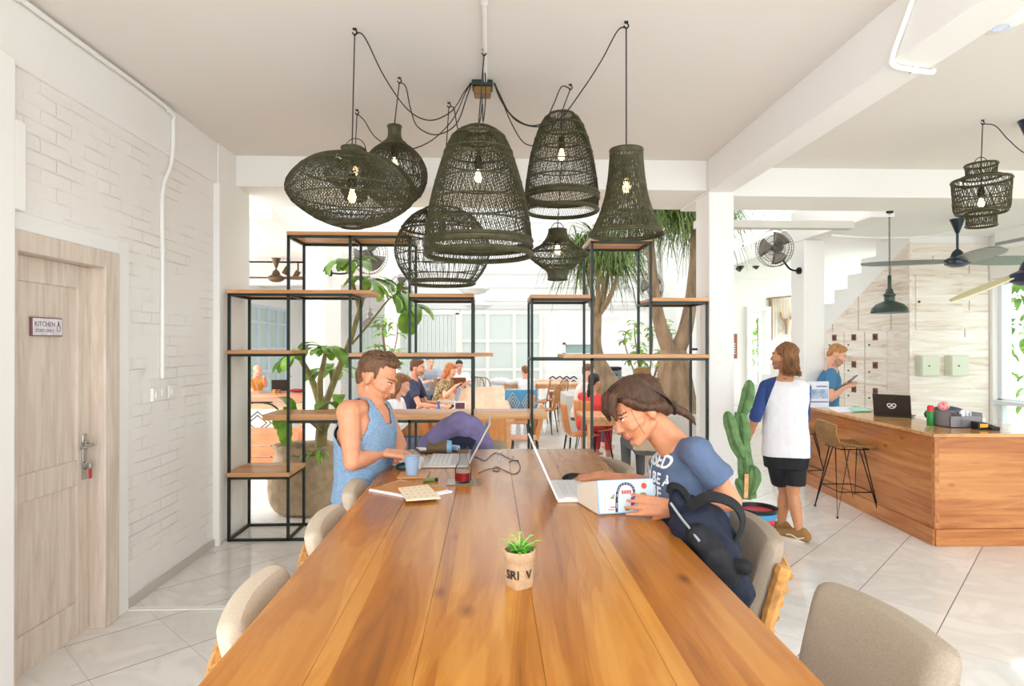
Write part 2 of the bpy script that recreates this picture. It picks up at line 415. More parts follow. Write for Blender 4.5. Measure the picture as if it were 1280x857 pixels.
def floor_mat():
    m = bpy.data.materials.new('glossy_white_tile'); m.use_nodes = True
    nt = m.node_tree; N = nt.nodes; L = nt.links; b = N['Principled BSDF']
    tc = N.new('ShaderNodeTexCoord'); sp = N.new('ShaderNodeSeparateXYZ'); L.new(tc.outputs['Object'], sp.inputs[0])
    def m2(op, a, c, d=None):
        n = N.new('ShaderNodeMath'); n.operation = op
        for i, x in enumerate((a, c, d)):
            if x is None: continue
            if isinstance(x, (int, float)): n.inputs[i].default_value = x
            else: L.new(x, n.inputs[i])
        return n.outputs[0]
    r2 = 1 / sqrt(2)
    dif = m2('SUBTRACT', sp.outputs['X'], sp.outputs['Y']); s = m2('MULTIPLY', dif, r2)
    sm = m2('ADD', sp.outputs['X'], sp.outputs['Y']); t = m2('MULTIPLY', sm, r2)
    su = m2('MULTIPLY_ADD', s, 1 / 0.495, 0.64 / 0.495 + 50); tu = m2('MULTIPLY_ADD', t, 1 / 0.47, -4.11 / 0.47 + 50)
    fs = m2('FRACT', su, 0); ft = m2('FRACT', tu, 0)
    ds = m2('MINIMUM', fs, m2('SUBTRACT', 1.0, fs)); dt = m2('MINIMUM', ft, m2('SUBTRACT', 1.0, ft))
    g1 = m2('LESS_THAN', ds, 0.0055); g2 = m2('LESS_THAN', dt, 0.0042)
    g2b = m2('MULTIPLY', g2, 0.55); g = m2('MAXIMUM', g1, g2b)
    # per tile tone
    cb = N.new('ShaderNodeCombineXYZ'); L.new(m2('FLOOR', su, 0), cb.inputs[0]); L.new(m2('FLOOR', tu, 0), cb.inputs[1])
    wn = N.new('ShaderNodeTexWhiteNoise'); wn.noise_dimensions = '2D'; L.new(cb.outputs[0], wn.inputs['Vector'])
    # marble veins
    va = N.new('ShaderNodeVectorMath'); va.operation = 'MULTIPLY_ADD'; L.new(wn.outputs['Color'], va.inputs[0]); va.inputs[1].default_value = (8, 8, 8); L.new(tc.outputs['Object'], va.inputs[2])
    nz = N.new('ShaderNodeTexNoise'); nz.inputs['Scale'].default_value = 1.6; nz.inputs['Detail'].default_value = 6; nz.inputs['Distortion'].default_value = 2.2; L.new(va.outputs[0], nz.inputs['Vector'])
    rp = N.new('ShaderNodeValToRGB'); e = rp.color_ramp.elements
    e[0].position = 0.40; e[0].color = rgb(236, 233, 228); e[1].position = 0.6; e[1].color = rgb(232, 229, 224)
    k = e.new(0.5); k.color = rgb(225, 222, 217)
    L.new(nz.outputs['Fac'], rp.inputs['Fac'])
    hs = N.new('ShaderNodeHueSaturation'); L.new(rp.outputs['Color'], hs.inputs['Color']); L.new(m2('MULTIPLY_ADD', wn.outputs['Value'], 0.05, 0.95), hs.inputs['Value'])
    mx = N.new('ShaderNodeMix'); mx.data_type = 'RGBA'; L.new(g, mx.inputs[0]); L.new(hs.outputs['Color'], mx.inputs[6]); mx.inputs[7].default_value = rgb(96, 92, 88)
    L.new(mx.outputs[2], b.inputs['Base Color'])
    L.new(m2('MULTIPLY_ADD', g, 0.4, 0.06), b.inputs['Roughness'])
    return m

# ================================================================ CAMERA / WORLD
cam = bpy.data.cameras.new('camera'); co = bpy.data.objects.new('camera', cam); COL.objects.link(co)
cam.sensor_width = 36.0; cam.lens = F / 1280 * 36; cam.clip_start = 0.05; cam.clip_end = 300
co.location = (0, 0, CH); co.rotation_euler = (radians(90.185), 0, -TH)
SC.camera = co
wd = bpy.data.worlds.new('sky'); SC.world = wd; wd.use_nodes = True
bgn = wd.node_tree.nodes['Background']; bgn.inputs['Color'].default_value = (0.93, 0.965, 1.0, 1); bgn.inputs['Strength'].default_value = 3.0
SC.view_settings.view_transform = 'Standard'; SC.view_settings.look = 'None'; SC.view_settings.exposure = 0.55; SC.view_settings.gamma = 1.0
SC.view_settings.use_curve_mapping = False
SC.cycles.max_bounces = 10; SC.cycles.diffuse_bounces = 6; SC.cycles.glossy_bounces = 3; SC.cycles.transmission_bounces = 6; SC.cycles.transparent_max_bounces = 8
SC.cycles.sample_clamp_indirect = 6.0
SC.cycles.caustics_reflective = False; SC.cycles.caustics_refractive = False

# ================================================================ SETTING
struct(MB().box(-9, 6.7, -2.6, 19.2, -0.12, 0).build('floor', floor_mat(), smooth=False))
struct(MB().box(6.7, 14, -6, 19.2, -0.14, -0.01).build('ground', mat('garden_ground', (196, 200, 176), .9, var=.2, vscale=2), smooth=False))
# ceiling over the front room
CZ = 3.32
c = MB(); c.box(-2.6, 6.75, -0.6, 5.75, CZ, CZ + 0.2)
struct(c.build('ceiling', CEIL, smooth=False))
# beam across the room, beam running towards us, side beam
b = MB(); b.box(-2.24, 1.97, 5.55, 6.35, 3.05, 3.4); struct(b.build('trim_1', WHITE, smooth=False, bevel=0.006))
b = MB(); b.box(2.2, 6.6, 5.75, 6.35, 3.05, 3.4); struct(b.build('trim_2', WHITE, smooth=False, bevel=0.006))
b = MB(); b.box(1.97, 2.2, -0.6, 5.5, 3.03, CZ + .01); b.box(1.97, 2.2, 5.5, 6.35, 3.03, 3.4); struct(b.build('trim_3', WHITE, smooth=False, bevel=0.01))
b = MB(); b.box(4.0, 4.25, 6.35, 8.1, 2.99, 3.4); struct(b.build('trim_4', WHITE, smooth=False, bevel=0.006))
b = MB(); b.box(2.2, 3.9, 6.5, 6.62, 2.9, 2.98); struct(b.build('trim_5', CONC, smooth=False))
# columns
struct(MB().box(1.97, 2.2, 5.5, 5.86, 0, 3.03).build('column', WHITE, smooth=False, bevel=0.012))
struct(MB().box(4.0, 4.27, 7.75, 8.1, 0, 2.99).build('column', WHITE, smooth=False, bevel=0.012))
struct(MB().box(-2.36, -2.1, 8.0, 8.85, 0, 3.05).build('column', WHITE, smooth=False, bevel=0.012))
struct(MB().box(3.1, 3.36, 11.0, 11.3, 0, 6.5).build('column', WALLW, smooth=False, bevel=0.012))
struct(MB().box(-1.95, -1.7, 11.6, 11.9, 0, 6.6).build('column', WALLW, smooth=False, bevel=0.012))
# left wall with its plaster frame: x = -2.25, door opening Y 3.07..3.80
wl = MB()
for a in [(-2.6, 2.95), (3.80 + .1, 5.2)]:
    pass
# (brick field behind, plaster surrounds proud of it)
bw_ = MB(); bw_.box(-2.5, -2.265, 0.4, 3.0, 0, CZ); bw_.box(-2.5, -2.265, 3.0, 3.84, 2.2, CZ); bw_.box(-2.5, -2.265, 3.84, 5.3, 0, CZ)
struct(bw_.build('wall_left', BRICK, smooth=False))
tr = MB()
tr.box(-2.27, -2.245, 0.4, 5.86, 2.98, CZ)           # band under the ceiling
tr.box(-2.27, -2.245, 3.84, 3.95, 0, 2.29)            # right of the door
tr.box(-2.27, -2.245, 2.93, 3.84, 2.2, 2.29)          # over the door
tr.box(-2.5, -2.235, 5.2, 5.86, 0, CZ)                # end pilaster
tr.box(-2.5, -2.215, 5.17, 5.21, 0, 2.98)
struct(tr.build('trim_6', WHITE, smooth=False, bevel=0.006))
pl = MB(); pl.box(-2.5, -2.19, 2.1, 2.95, 0, 2.98); pl.box(-2.5, -2.192, 2.94, 3.02, 2.28, 2.7)
struct(pl.build('trim_7', WHITE, smooth=False, bevel=0.01))
struct(MB().box(-2.262, -2.25, 3.95, 5.17, 0, 0.06).build('baseboard_left', mat('grey_skirting', (196, 188, 180), 0.5), smooth=False))
struct(MB().box(-2.25, -1.6, 3.94, 3.985, -0.01, 0.006).build('trim_8', WPLAS, smooth=False))
# door frame + door
dt = struct(thing('door_1', None, None, (-2.25, 3.07, 0)))
for k in ('label', 'category'): del dt[k]
fr = MB(); fr.box(-2.5, -2.238, 3.70, 3.84, 0, 2.2); fr.box(-2.5, -2.238, 2.95, 3.03, 0, 2.2); fr.box(-2.5, -2.238, 3.03, 3.70, 2.1, 2.2)
fr.build('door_frame', DOORW, dt, smooth=False, bevel=0.006)
d = MB(); X0, X1 = -2.37, -2.325
d.box(X0, X1, 3.03, 3.13, 0.01, 2.1); d.box(X0, X1, 3.59, 3.70, 0.01, 2.1)
for z0, z1 in ((0.01, 0.2), (0.86, 1.0), (1.97, 2.1)): d.box(X0, X1, 3.13, 3.59, z0, z1)
d.build('door_leaf', DOORW, dt, smooth=False, bevel=0.005)
p = MB(); p.box(X0 + .01, X1 - .014, 3.12, 3.60, 0.15, 0.9); p.build('lower_panel', DOORW, dt, smooth=False)
p = MB(); p.box(X0 + .01, X1 - .014, 3.12, 3.60, 0.95, 2.0); p.build('upper_panel', DOORW, dt, smooth=False)
h = MB(); h.box(-2.326, -2.318, 3.625, 3.665, 0.88, 1.14); h.build('lock_plate', CHROME, dt, bevel=0.003)
h = MB(); h.cyl((-2.32, 3.645, 1.08), (-2.275, 3.645, 1.08), 0.011); h.tube(smoothcurve([(-2.275, 3.645, 1.08), (-2.265, 3.62, 1.08), (-2.265, 3.53, 1.075)], 6), 0.010)
h.lathe([(0.026, 0), (0.026, 0.008), (0.02, 0.01)], 16, (-2.32, 3.645, 1.08), (1, 0, 0)); h.build('door_handle', CHROME, dt)
h = MB(); h.lathe([(0.024, 0), (0.024, 0.012), (0.012, 0.016), (0.012, 0.03)], 16, (-2.32, 3.645, 0.96), (1, 0, 0))
h.build('lock_cylinder', CHROME, dt)
h = MB(); h.box(-2.302, -2.278, 3.642, 3.648, 0.945, 0.975); h.build('key', CHROME, dt)
h = MB(); h.box(-2.293, -2.287, 3.632, 3.658, 0.885, 0.94); h.build('key_tag', mat('red_plastic', (190, 44, 40), 0.4), dt, bevel=0.003)
# sign on the door
sg = thing('door_sign', 'small whitewashed KITCHEN STAFF ONLY sign on the pale oak door', 'sign', (-2.335, 3.34, 1.745))
MB().box(-2.338, -2.322, 3.24, 3.46, 1.70, 1.79).build('sign_board', mat('weathered_sign_board', (222, 216, 222), 0.7, var=0.1, vscale=20), sg, bevel=0.004)
MB().box(-2.34, -2.3235, 3.236, 3.464, 1.696, 1.794).build('sign_edge', mat('purple_brown_edge', (120, 88, 92), 0.7), sg, bevel=0.004)
T = Matrix.Translation((-2.3222, 3.326, 1.758)) @ Matrix.Rotation(pi / 2, 4, 'Z') @ Matrix.Rotation(pi / 2, 4, 'X')
INK = mat('dark_ink', (70, 62, 66), 0.6)
t = MB(); t.M = T; t.add(*textverts('KITCHEN', 0.036, 0.0008)); t.M = Matrix.Translation((-2.3222, 3.326, 1.724)) @ Matrix.Rotation(pi / 2, 4, 'Z') @ Matrix.Rotation(pi / 2, 4, 'X'); t.add(*textverts('STAFF ONLY', 0.024, 0.0008)); t.build('sign_lettering', INK, sg, smooth=False)
t = MB(); t.tube([V((-2.3218, 3.428 + 0.013 * cos(a), 1.738 + 0.018 * sin(a))) for a in [i * 2 * pi / 14 for i in range(14)]], 0.0016, 5, True)
t.tube([(-2.3218, 3.428, 1.752), (-2.3218, 3.425, 1.775)], 0.003, 5); t.build('hand_symbol', INK, sg)
# ---- atrium and far walls
def dimming_sheet_mat():  # part-absorbing sheet that lowers the daylight reaching the atrium
    m = bpy.data.materials.new('daylight_dimming'); m.use_nodes = True
    nt = m.node_tree; N = nt.nodes; L = nt.links
    for n in list(N): N.remove(n)
    o = N.new('ShaderNodeOutputMaterial'); t = N.new('ShaderNodeBsdfTransparent'); g = N.new('ShaderNodeBsdfDiffuse'); mx = N.new('ShaderNodeMixShader')
    t.inputs['Color'].default_value = (0.86, 0.86, 0.85, 1); g.inputs['Color'].default_value = (0.8, 0.8, 0.78, 1); mx.inputs[0].default_value = 0.15
    L.new(t.outputs[0], mx.inputs[1]); L.new(g.outputs[0], mx.inputs[2]); L.new(mx.outputs[0], o.inputs[0])
    return m
DIMMER = struct(thing('window_10', None, None, (1.2, 12.4, 6.9)))  # unseen sheet and bars added above the atrium to dim its daylight
for k in ('label', 'category'): del DIMMER[k]
MB().box(-2.5, 5.2, 6.35, 18.8, 7.2, 7.22).build('added_dimming_sheet', dimming_sheet_mat(), DIMMER, smooth=False)
m = MB()
for i in range(7): m.box(-2.5, 5.2, 6.4 + i * 2.05, 6.48 + i * 2.05, 7.1, 7.2)
m.build('dimming_sheet_bars', WPLAS, DIMMER, smooth=False)
struct(MB().box(-2.5, 5.2, 6.1, 6.35, 3.4, 7.2).build('wall_atrium_front', WALLW, smooth=False))
SID = wood('white_siding', (228, 226, 222), (240, 239, 237), (246, 246, 245), 'X', 0.6, (0.5, 'Z'), scale=0.3)
bk = MB(); bk.box(-9, 5.2, 18.5, 18.8, 0, 7.2)
struct(bk.build('wall_back', SID, smooth=False))
ln = MB()
for z in (2.95, 3.35, 3.75, 4.2, 4.75, 5.3, 5.85): ln.box(-3.2, 4.7, 18.47, 18.5, z, z + 0.03)
ln.box(-3.0, 4.7, 18.44, 18.5, 2.72, 2.86)
struct(ln.build('trim_9', mat('siding_line', (214, 214, 212), 0.7), smooth=False))
# side wall of the atrium, whitewashed brick
struct(MB().box(4.72, 5.0, 13.0, 18.5, 0, 7.2).build('wall_atrium_right', BRICK2, smooth=False))
p0 = WY(939, 388, 12.85); p1 = WY(957, 486, 12.85)
struct(MB().box(4.72, p0.x, 12.9, 13.2, 0, 7.2).box(p1.x, 9, 12.9, 13.2, 0, 7.2).box(p0.x, p1.x, 12.9, 13.2, p0.z, 7.2).box(p0.x, p1.x, 12.9, 13.2, 0, p1.z).build('wall_far_right', WALLW, smooth=False))
# left wing
struct(MB().box(-5.75, -5.5, 13.4, 14.4, 0, 3.05).box(-5.75, -5.5, 17.2, 18.5, 0, 3.05).box(-5.75, -5.5, 14.4, 17.2, 2.62, 3.05).box(-5.75, -5.5, 14.4, 17.2, 0, 0.25).build('wall_far_left', WALLW, smooth=False))
sl = MB(); sl.box(-5.75, -2.3, 6.35, 18.5, 3.05, 3.3); sl.box(-2.6, -2.2, 6.35, 18.5, 2.93, 3.05)
for y in (12.4, 15.4): sl.box(-5.5, -2.5, y, y + .3, 2.85, 3.05)
struct(sl.build('ceiling_wing_left', CEIL, smooth=False))
struct(MB().box(-2.5, -2.3, 6.35, 18.5, 3.3, 6.9).build('wall_atrium_left', WALLW, smooth=False))
# right wing ceiling and right wall (windows)
struct(MB().box(4.25, 6.6, 6.35, 13.0, 3.05, 3.3).build('ceiling_wing_right', WALLW, smooth=False))
rw = MB(); XR = 6.45
rw.box(XR, XR + .25, 7.0, 8.6, 2.5, 3.4); rw.box(XR, XR + .25, 7.72, 8.6, 0, 2.5)
rw.box(XR, XR + .25, -2.6, 7.0, 2.5, 3.4)
rw.box(XR, XR + .25, 4.55, 4.8, 0, 2.5); rw.box(XR, XR + .25, 1.3, 1.55, 0, 2.5); rw.box(XR, XR + .25, -2.6, -1.9, 0, 2.5)
struct(rw.build('wall_right', WHITE, smooth=False, bevel=0.01))
for n, (y0, y1) in enumerate(((4.8, 7.72), (1.55, 4.55), (-1.9, 1.3))):
    wt = struct(thing('window_%d' % (n + 1), None, None, (XR + .1, (y0 + y1) / 2, 0)))
    for k in ('label', 'category'): del wt[k]
    m = MB(); xa, xb = XR + .06, XR + .14
    nd = 3
    for i in range(nd + 1):
        y = y0 + (y1 - y0) * i / nd; y = min(max(y, y0 + .03), y1 - .03); m.box(xa, xb, y - .035, y + .035, 0, 2.5)
    for z in (0.03, 0.93, 2.46): m.box(xa, xb, y0, y1, z - .04, z + .04)
    m.box(XR - .04, xb, y0, y1, 0.9, 0.95)
    m.build('window_frame', mat('pale_window_frame', (226, 230, 236), 0.35), wt, smooth=False, bevel=0.004)
    MB().box(XR + .095, XR + .105, y0 + .02, y1 - .02, 0.95, 2.44).build('window_pane', PANE, wt, smooth=False)
    MB().box(XR + .095, XR + .105, y0 + .02, y1 - .02, 0.04, 0.9).build('lower_pane', PANE, wt, smooth=False)
# left-wing windows
wt = struct(thing('window_4', None, None, (-5.6, 15.8, 0)))
for k in ('label', 'category'): del wt[k]
m = MB()
for i in range(5):
    y = 14.45 + 2.7 * i / 4; m.box(-5.66, -5.54, y - .05, y + .05, 0.25, 2.62)
for z in (0.28, 1.0, 1.55, 2.2, 2.59): m.box(-5.65, -5.55, 14.4, 17.2, z - .035, z + .035)
m.build('window_frame', mat('pale_blue_frame', (214, 226, 240), 0.4), wt, smooth=False)
FROST = mat('frosted_green_glass', (198, 218, 212), 0.5, spec=0.4)
MB().box(-5.61, -5.6, 14.4, 17.2, 0.25, 2.62).build('window_pane', FROST, wt, smooth=False)
# back wall window grid, blind panel, louvre
wt = struct(thing('window_5', None, None, (0.3, 18.5, 0)))
for k in ('label', 'category'): del wt[k]
x0 = WY(576, 0, 18.45).x; x1 = WY(676, 0, 18.45).x; zt = WY(600, 391, 18.45).z
m = MB()
for i in range(4):
    x = x0 + (x1 - x0) * i / 3; m.box(x - .05, x + .05, 18.38, 18.48, 0, zt)
for z in (zt, zt - .83, zt - 1.68, 0.1): m.box(x0 - .05, x1 + .05, 18.39, 18.47, z - .04, z + .04)
m.build('window_frame', WPLAS, wt, smooth=False)
MB().box(x0, x1, 18.43, 18.44, 0, zt).build('window_pane', mat('milky_glass', (208, 218, 214), 0.25), wt, smooth=False)
wt = struct(thing('window_6', None, None, (-1.5, 18.5, 0)))
for k in ('label', 'category'): del wt[k]
xa = WY(436, 0, 18.45).x; xb = WY(574, 0, 18.45).x
m = MB(); m.box(xa, xb, 18.38, 18.48, zt - .05, zt + .08); m.box(xb - .1, xb, 18.38, 18.48, 0, zt); m.box(xa, xa + .1, 18.38, 18.48, 0, zt); m.build('window_frame', WPLAS, wt, smooth=False)
m = MB(); n = 26
for i in range(n): m.box(xa + .1 + (xb - xa - .2) * i / n, xa + .1 + (xb - xa - .2) * (i + .94) / n, 18.42, 18.45, 0, zt - .05)
m.build('vertical_blind', mat('pale_blind', (214, 222, 218), 0.6), wt, smooth=False)
wt = struct(thing('window_7', None, None, (2.5, 18.5, 1.5)))
for k in ('label', 'category'): del wt[k]
p0 = WY(704, 428, 18.45); p1 = WY(748, 446, 18.45)
m = MB(); m.box(p0.x, p1.x, 18.36, 18.5, p1.z, p1.z + .12); m.box(p0.x, p1.x, 18.36, 18.5, p0.z - .06, p0.z); m.box(p0.x, p0.x + .06, 18.36, 18.5, p1.z, p0.z); m.box(p1.x - .06, p1.x, 18.36, 18.5, p1.z, p0.z); m.build('window_frame', WPLAS, wt, smooth=False)
MB().box(p0.x + .05, p1.x - .05, 18.42, 18.46, p1.z + .1, p0.z - .05).build('window_pane', mat('teal_grey_glass', (150, 176, 174), 0.3), wt, smooth=False)
# upstairs striped window on the atrium's left wall and the back
wt = struct(thing('window_8', None, None, (-2.4, 18.4, 5)))
for k in ('label', 'category'): del wt[k]
p0 = WY(478, 262, 18.4); p1 = WY(516, 318, 18.4)
m = MB()
for i in range(8):
    x = p0.x + (p1.x - p0.x) * i / 7; m.box(x - .035, x + .035, 18.33, 18.42, p1.z, p0.z)
m.build('window_frame', WPLAS, wt, smooth=False)
MB().box(p0.x, p1.x, 18.40, 18.44, p1.z, p0.z).build('window_pane', mat('slate_blue_glass', (142, 156, 172), 0.3), wt, smooth=False)
# narrow far window beside the standing man (greenery behind)
wt = struct(thing('window_9', None, None, (5.2, 12.9, 1)))
for k in ('label', 'category'): del wt[k]
p0 = WY(939, 388, 12.85); p1 = WY(957, 486, 12.85)
m = MB(); m.box(p0.x - .1, p0.x, 12.8, 12.9, p1.z, p0.z); m.box(p1.x, p1.x + .1, 12.8, 12.9, p1.z, p0.z); m.box(p0.x - .1, p1.x + .1, 12.8, 12.9, p0.z, p0.z + .08); m.build('window_frame', WPLAS, wt, smooth=False)
MB().box(p0.x, p1.x, 12.95, 12.96, p1.z, p0.z).build('window_pane', PANE, wt, smooth=False)
# ================================================================ WOVEN LAMPS
def interp(prof, n):
    """resample profile [(r,z)] smoothly to n points"""
    pts = smoothcurve([(r, 0, z) for r, z in prof], 10)
    ds = [0.0]
    for a, b in zip(pts, pts[1:]): ds.append(ds[-1] + (b - a).length)
    out = []
    j = 0
    for i in range(n):
        t = ds[-1] * i / (n - 1)
        while j < len(ds) - 2 and ds[j + 1] < t: j += 1
        f = (t - ds[j]) / max(1e-9, ds[j + 1] - ds[j]); p = pts[j].lerp(pts[j + 1], min(1, max(0, f)))
        out.append((p.x, p.z))
    return out
def strandset(mb, prof, n, twist, r, steps, t0=0.0, t1=1.0, wob=0.0, rnd=None, inset=0.0, seg=3):
    P = interp(prof, 60)
    for i in range(n):
        a0 = 2 * pi * i / n; pts = []
        jit = (rnd.random() - 0.5) * wob if rnd else 0
        for k in range(steps):
            t = t0 + (t1 - t0) * k / (steps - 1)
            x = t * 59; j = min(58, int(x)); f = x - j
            rr = P[j][0] * (1 - f) + P[j + 1][0] * f; z = P[j][1] * (1 - f) + P[j + 1][1] * f
            a = a0 + jit + twist * t + (0.35 * wob * sin(9 * t + i * 2.4) if wob else 0)
            rr = max(0.004, rr - inset)
            pts.append((rr * cos(a), rr * sin(a), z))
        mb.tube(pts, r, seg, cap=False)
def ring(mb, r, z, t, seg=28, sub=5):
    mb.tube([(r * cos(2 * pi * i / seg), r * sin(2 * pi * i / seg), z) for i in range(seg)], t, sub, True)
def prof_at(prof, t):
    P = interp(prof, 60); x = t * 59; j = min(58, int(x)); f = x - j
    return (P[j][0] * (1 - f) + P[j + 1][0] * f, P[j][1] * (1 - f) + P[j + 1][1] * f)
JB = W(603, 104, 3.95); JB.z = CZ
def woven_lamp(label, px, ytop, ybot, d, hookpx, sets, bands, prof_px, bulb_y, cordpath, neck=None, loop=False, hookd=None, tilt=0.0, solid=None):
    """profile given in photo pixels: [(half width, y)] at the lamp's own distance"""
    s = d / F
    c = W(px, ytop, d); zt = c.z
    hk = W(hookpx[0], hookpx[1], hookd or d); hk.z = CZ
    root = thing('woven_pendant_lamp', label, 'lamp', (c.x, c.y, zt), 0, 'woven rattan pendant lamps')
    prof = [(h * s, -(y - ytop) * s) for h, y in prof_px]
    mb = MB(); rnd = random.Random(px)
    for (n, tw, r, st, t0, t1, wob, ins) in sets: strandset(mb, prof, n, tw, r, st, t0, t1, wob, rnd, ins)
    for (t, th) in bands:
        r, z = prof_at(prof, t); ring(mb, r, z, th)
    ws = mb.build('woven_shade', WEAVE, root, world=False)
    if solid:
        for (t0, t1) in solid:
            sm = MB(); k = 8
            P = [prof_at(prof, t0 + (t1 - t0) * i / k) for i in range(k + 1)]
            for i in range(-0, k + 1): pass
            sm.lathe([(max(.003, r + .003), z) for r, z in P] + [(max(.002, r - .006), z) for r, z in P[::-1]], 32, close=True)
            sm.build('woven_band', WEAVE, ws, world=False)
    if loop:
        lm = MB(); R = loop
        lm.tube([(R * cos(a), 0, R * 1.1 * sin(a)) for a in [pi * i / 10 for i in range(11)]], 0.003, 5); lm.build('loop_handle', BLACKM, root, world=False)
    bz = -(bulb_y - ytop) * s
    k = MB(); k.lathe([(0.008, bz + .13), (0.02, bz + .12), (0.024, bz + .055), (0.02, bz + .045)], 14); lh = k.build('lamp_holder', BLACKM, root, world=False)
    g = MB(); g.lathe([(0.010, bz + .05), (0.013, bz + .03), (0.022, bz + .005), (0.022, bz - .006), (0.013, bz - .024), (0, bz - .028)], 14); gb = g.build('bulb', BULB, lh, world=False)
    # cord: socket -> straight up to the ceiling hook -> swag to the junction box
    cd = MB(); base = V((c.x, c.y, zt))
    up = V((hk.x, hk.y, CZ - 0.03))
    cd.tube([V((0, 0, bz + .12)), V((0, 0, 0.02)), up - base], 0.0038, 6)
    if cordpath:
        pts = [up - base] + [W(x, y, dd) - base for x, y, dd in cordpath]
        cd.tube(smoothcurve(pts, 7), 0.0038, 6)
    cd.build('cord', CORD, root, world=False)
    hm = MB(); hm.tube(smoothcurve([V((0, 0, CZ)) - base + V((hk.x, hk.y, 0)), V((hk.x + .012, hk.y, CZ - .02)) - base, V((hk.x, hk.y, CZ - .035)) - base, V((hk.x - .012, hk.y, CZ - .02)) - base], 4), 0.004, 5)
    hm.lathe([(0.012, 0), (0.010, -.006)], 8, V((hk.x, hk.y, CZ)) - base); hm.build('ceiling_hook', BLACKM, root, world=False)
    return root
JL = (590, 101, 3.95); JR = (617, 101, 3.95)
# big flattened ellipse, left
woven_lamp('wide flattened ellipse of woven dark rattan hanging at the far left of the cluster', 440, 185, 283, 3.27, (443, 33),
    [(110, 1.5, 0.00185, 22, .10, 1, 0, 0), (110, -1.5, 0.00185, 22, .10, 1, 0, .003), (60, 0.15, 0.00158, 12, .1, 1, .1, .005)],
    [(0, .006), (.06, .006), (.1, .006), (.62, .005), (.55, .004), (.8, .004), (.36, .004), (.995, .007)],
    [(13, 185), (14, 193), (24, 196), (50, 203), (70, 219), (80, 237), (72, 254), (50, 270), (28, 280), (14, 283)], 247,
    [(455, 45, 3.3), (480, 95, 3.4), (510, 137, 3.6), (538, 150, 3.7), (565, 138, 3.85), (580, 115, 3.93), JL], solid=[(.0, .05), (.9, .97)])
# twin of the spinner, hidden behind the ellipse
woven_lamp('small woven dark lantern with loop handle mostly hidden behind the wide ellipse lamp', 444, 187, 249, 4.4, (446, 136),
    [(70, .8, 0.00176, 14, 0, 1, .05, 0), (70, -.8, 0.00176, 14, 0, 1, .05, .003)], [(0, .006), (.2, .005), (.5, .006), (.8, .005), (1, .006)],
    [(13, 187), (15, 200), (24, 208), (38, 218), (30, 229), (18, 237), (13, 249)], 215,
    [(455, 150, 4.35), (470, 172, 4.3), (500, 187, 4.2), (535, 178, 4.1), (565, 150, 4.0), (582, 115, 3.96), JL], loop=13 * 4.4 / F, solid=[(0, .12)])
# onion shape
woven_lamp('onion shaped woven dark rattan lamp with a narrow neck, behind the wide ellipse', 493, 158, 253, 3.87, (499, 96),
    [(80, .9, 0.00194, 22, .25, 1, .06, 0), (80, -.9, 0.00194, 22, .25, 1, .06, .003), (60, .1, 0.00176, 16, .2, 1, .15, .005)],
    [(0, .008), (.2, .006), (.55, .004), (.7, .004), (.85, .006), (1, .008)],
    [(8, 158), (8, 170), (13, 178), (27, 189), (37, 203), (41, 219), (37, 236), (28, 248), (20, 254)], 206,
    [(507, 108, 3.88), (513, 135, 3.88), (522, 158, 3.9), (545, 168, 3.92), (570, 155, 3.94), (583, 122, 3.95), JL], solid=[(0, .27)])
# drum / barrel low behind the bell
woven_lamp('low barrel shaped dark rattan lamp with open bars, behind the big bell lamp', 553, 262, 354, 4.27, (561, 127),
    [(120, .12, 0.00211, 10, .30, 1, .05, 0), (90, 1.0, 0.00211, 10, 0, .34, .05, .002), (90, -1.0, 0.00211, 10, 0, .34, .05, -.002)],
    [(0, .008), (.18, .006), (.33, .008), (.38, .006), (.55, .004), (.66, .004), (.78, .004), (.9, .004), (1, .012)],
    [(22, 262), (34, 268), (48, 282), (58, 303), (59, 318), (53, 336), (40, 354)], 296,
    [(567, 135, 4.2), (572, 160, 4.15), (577, 172, 4.1), (590, 168, 4.05), (600, 150, 4.0), (603, 118, 3.96)], solid=[(.0, .06), (.97, 1)])
# biggest bell, middle
woven_lamp('largest bell shaped woven dark rattan lamp in the centre of the cluster', 598, 161, 318, 3.5, (605, 60),
    [(140, .95, 0.00238, 24, .0, 1, .012, 0), (64, -.75, 0.00202, 20, .08, .86, .02, .006)],
    [(0, .008), (.12, .006), (.24, .007), (.30, .005), (.47, .005), (.62, .005), (.78, .006), (.90, .012), (.94, .012), (1, .016)],
    [(17, 161), (27, 165), (37, 178), (47, 205), (57, 240), (64, 275), (67, 305), (66, 318)], 222,
    [(606, 80, 3.7), (607, 120, 3.85), (604, 152, 3.9), (603, 130, 3.95)], solid=[(.885, .95)])
# right bell
woven_lamp('smaller bell shaped woven dark rattan lamp to the right of the largest bell', 702, 144, 263, 3.97, (713, 104),
    [(116, .9, 0.00229, 20, .0, 1, .012, 0), (56, -.7, 0.00194, 18, .1, .8, .02, .005)],
    [(0, .008), (.15, .006), (.28, .006), (.42, .005), (.56, .004), (.7, .005), (.84, .012), (.88, .012), (1, .014)],
    [(16, 144), (22, 148), (30, 164), (38, 190), (43, 218), (46, 245), (45, 263)], 195,
    [(702, 108, 3.97), (692, 130, 3.96), (680, 152, 3.95), (660, 156, 3.95), (638, 142, 3.95), (625, 118, 3.95), JR], solid=[(.83, .89)])
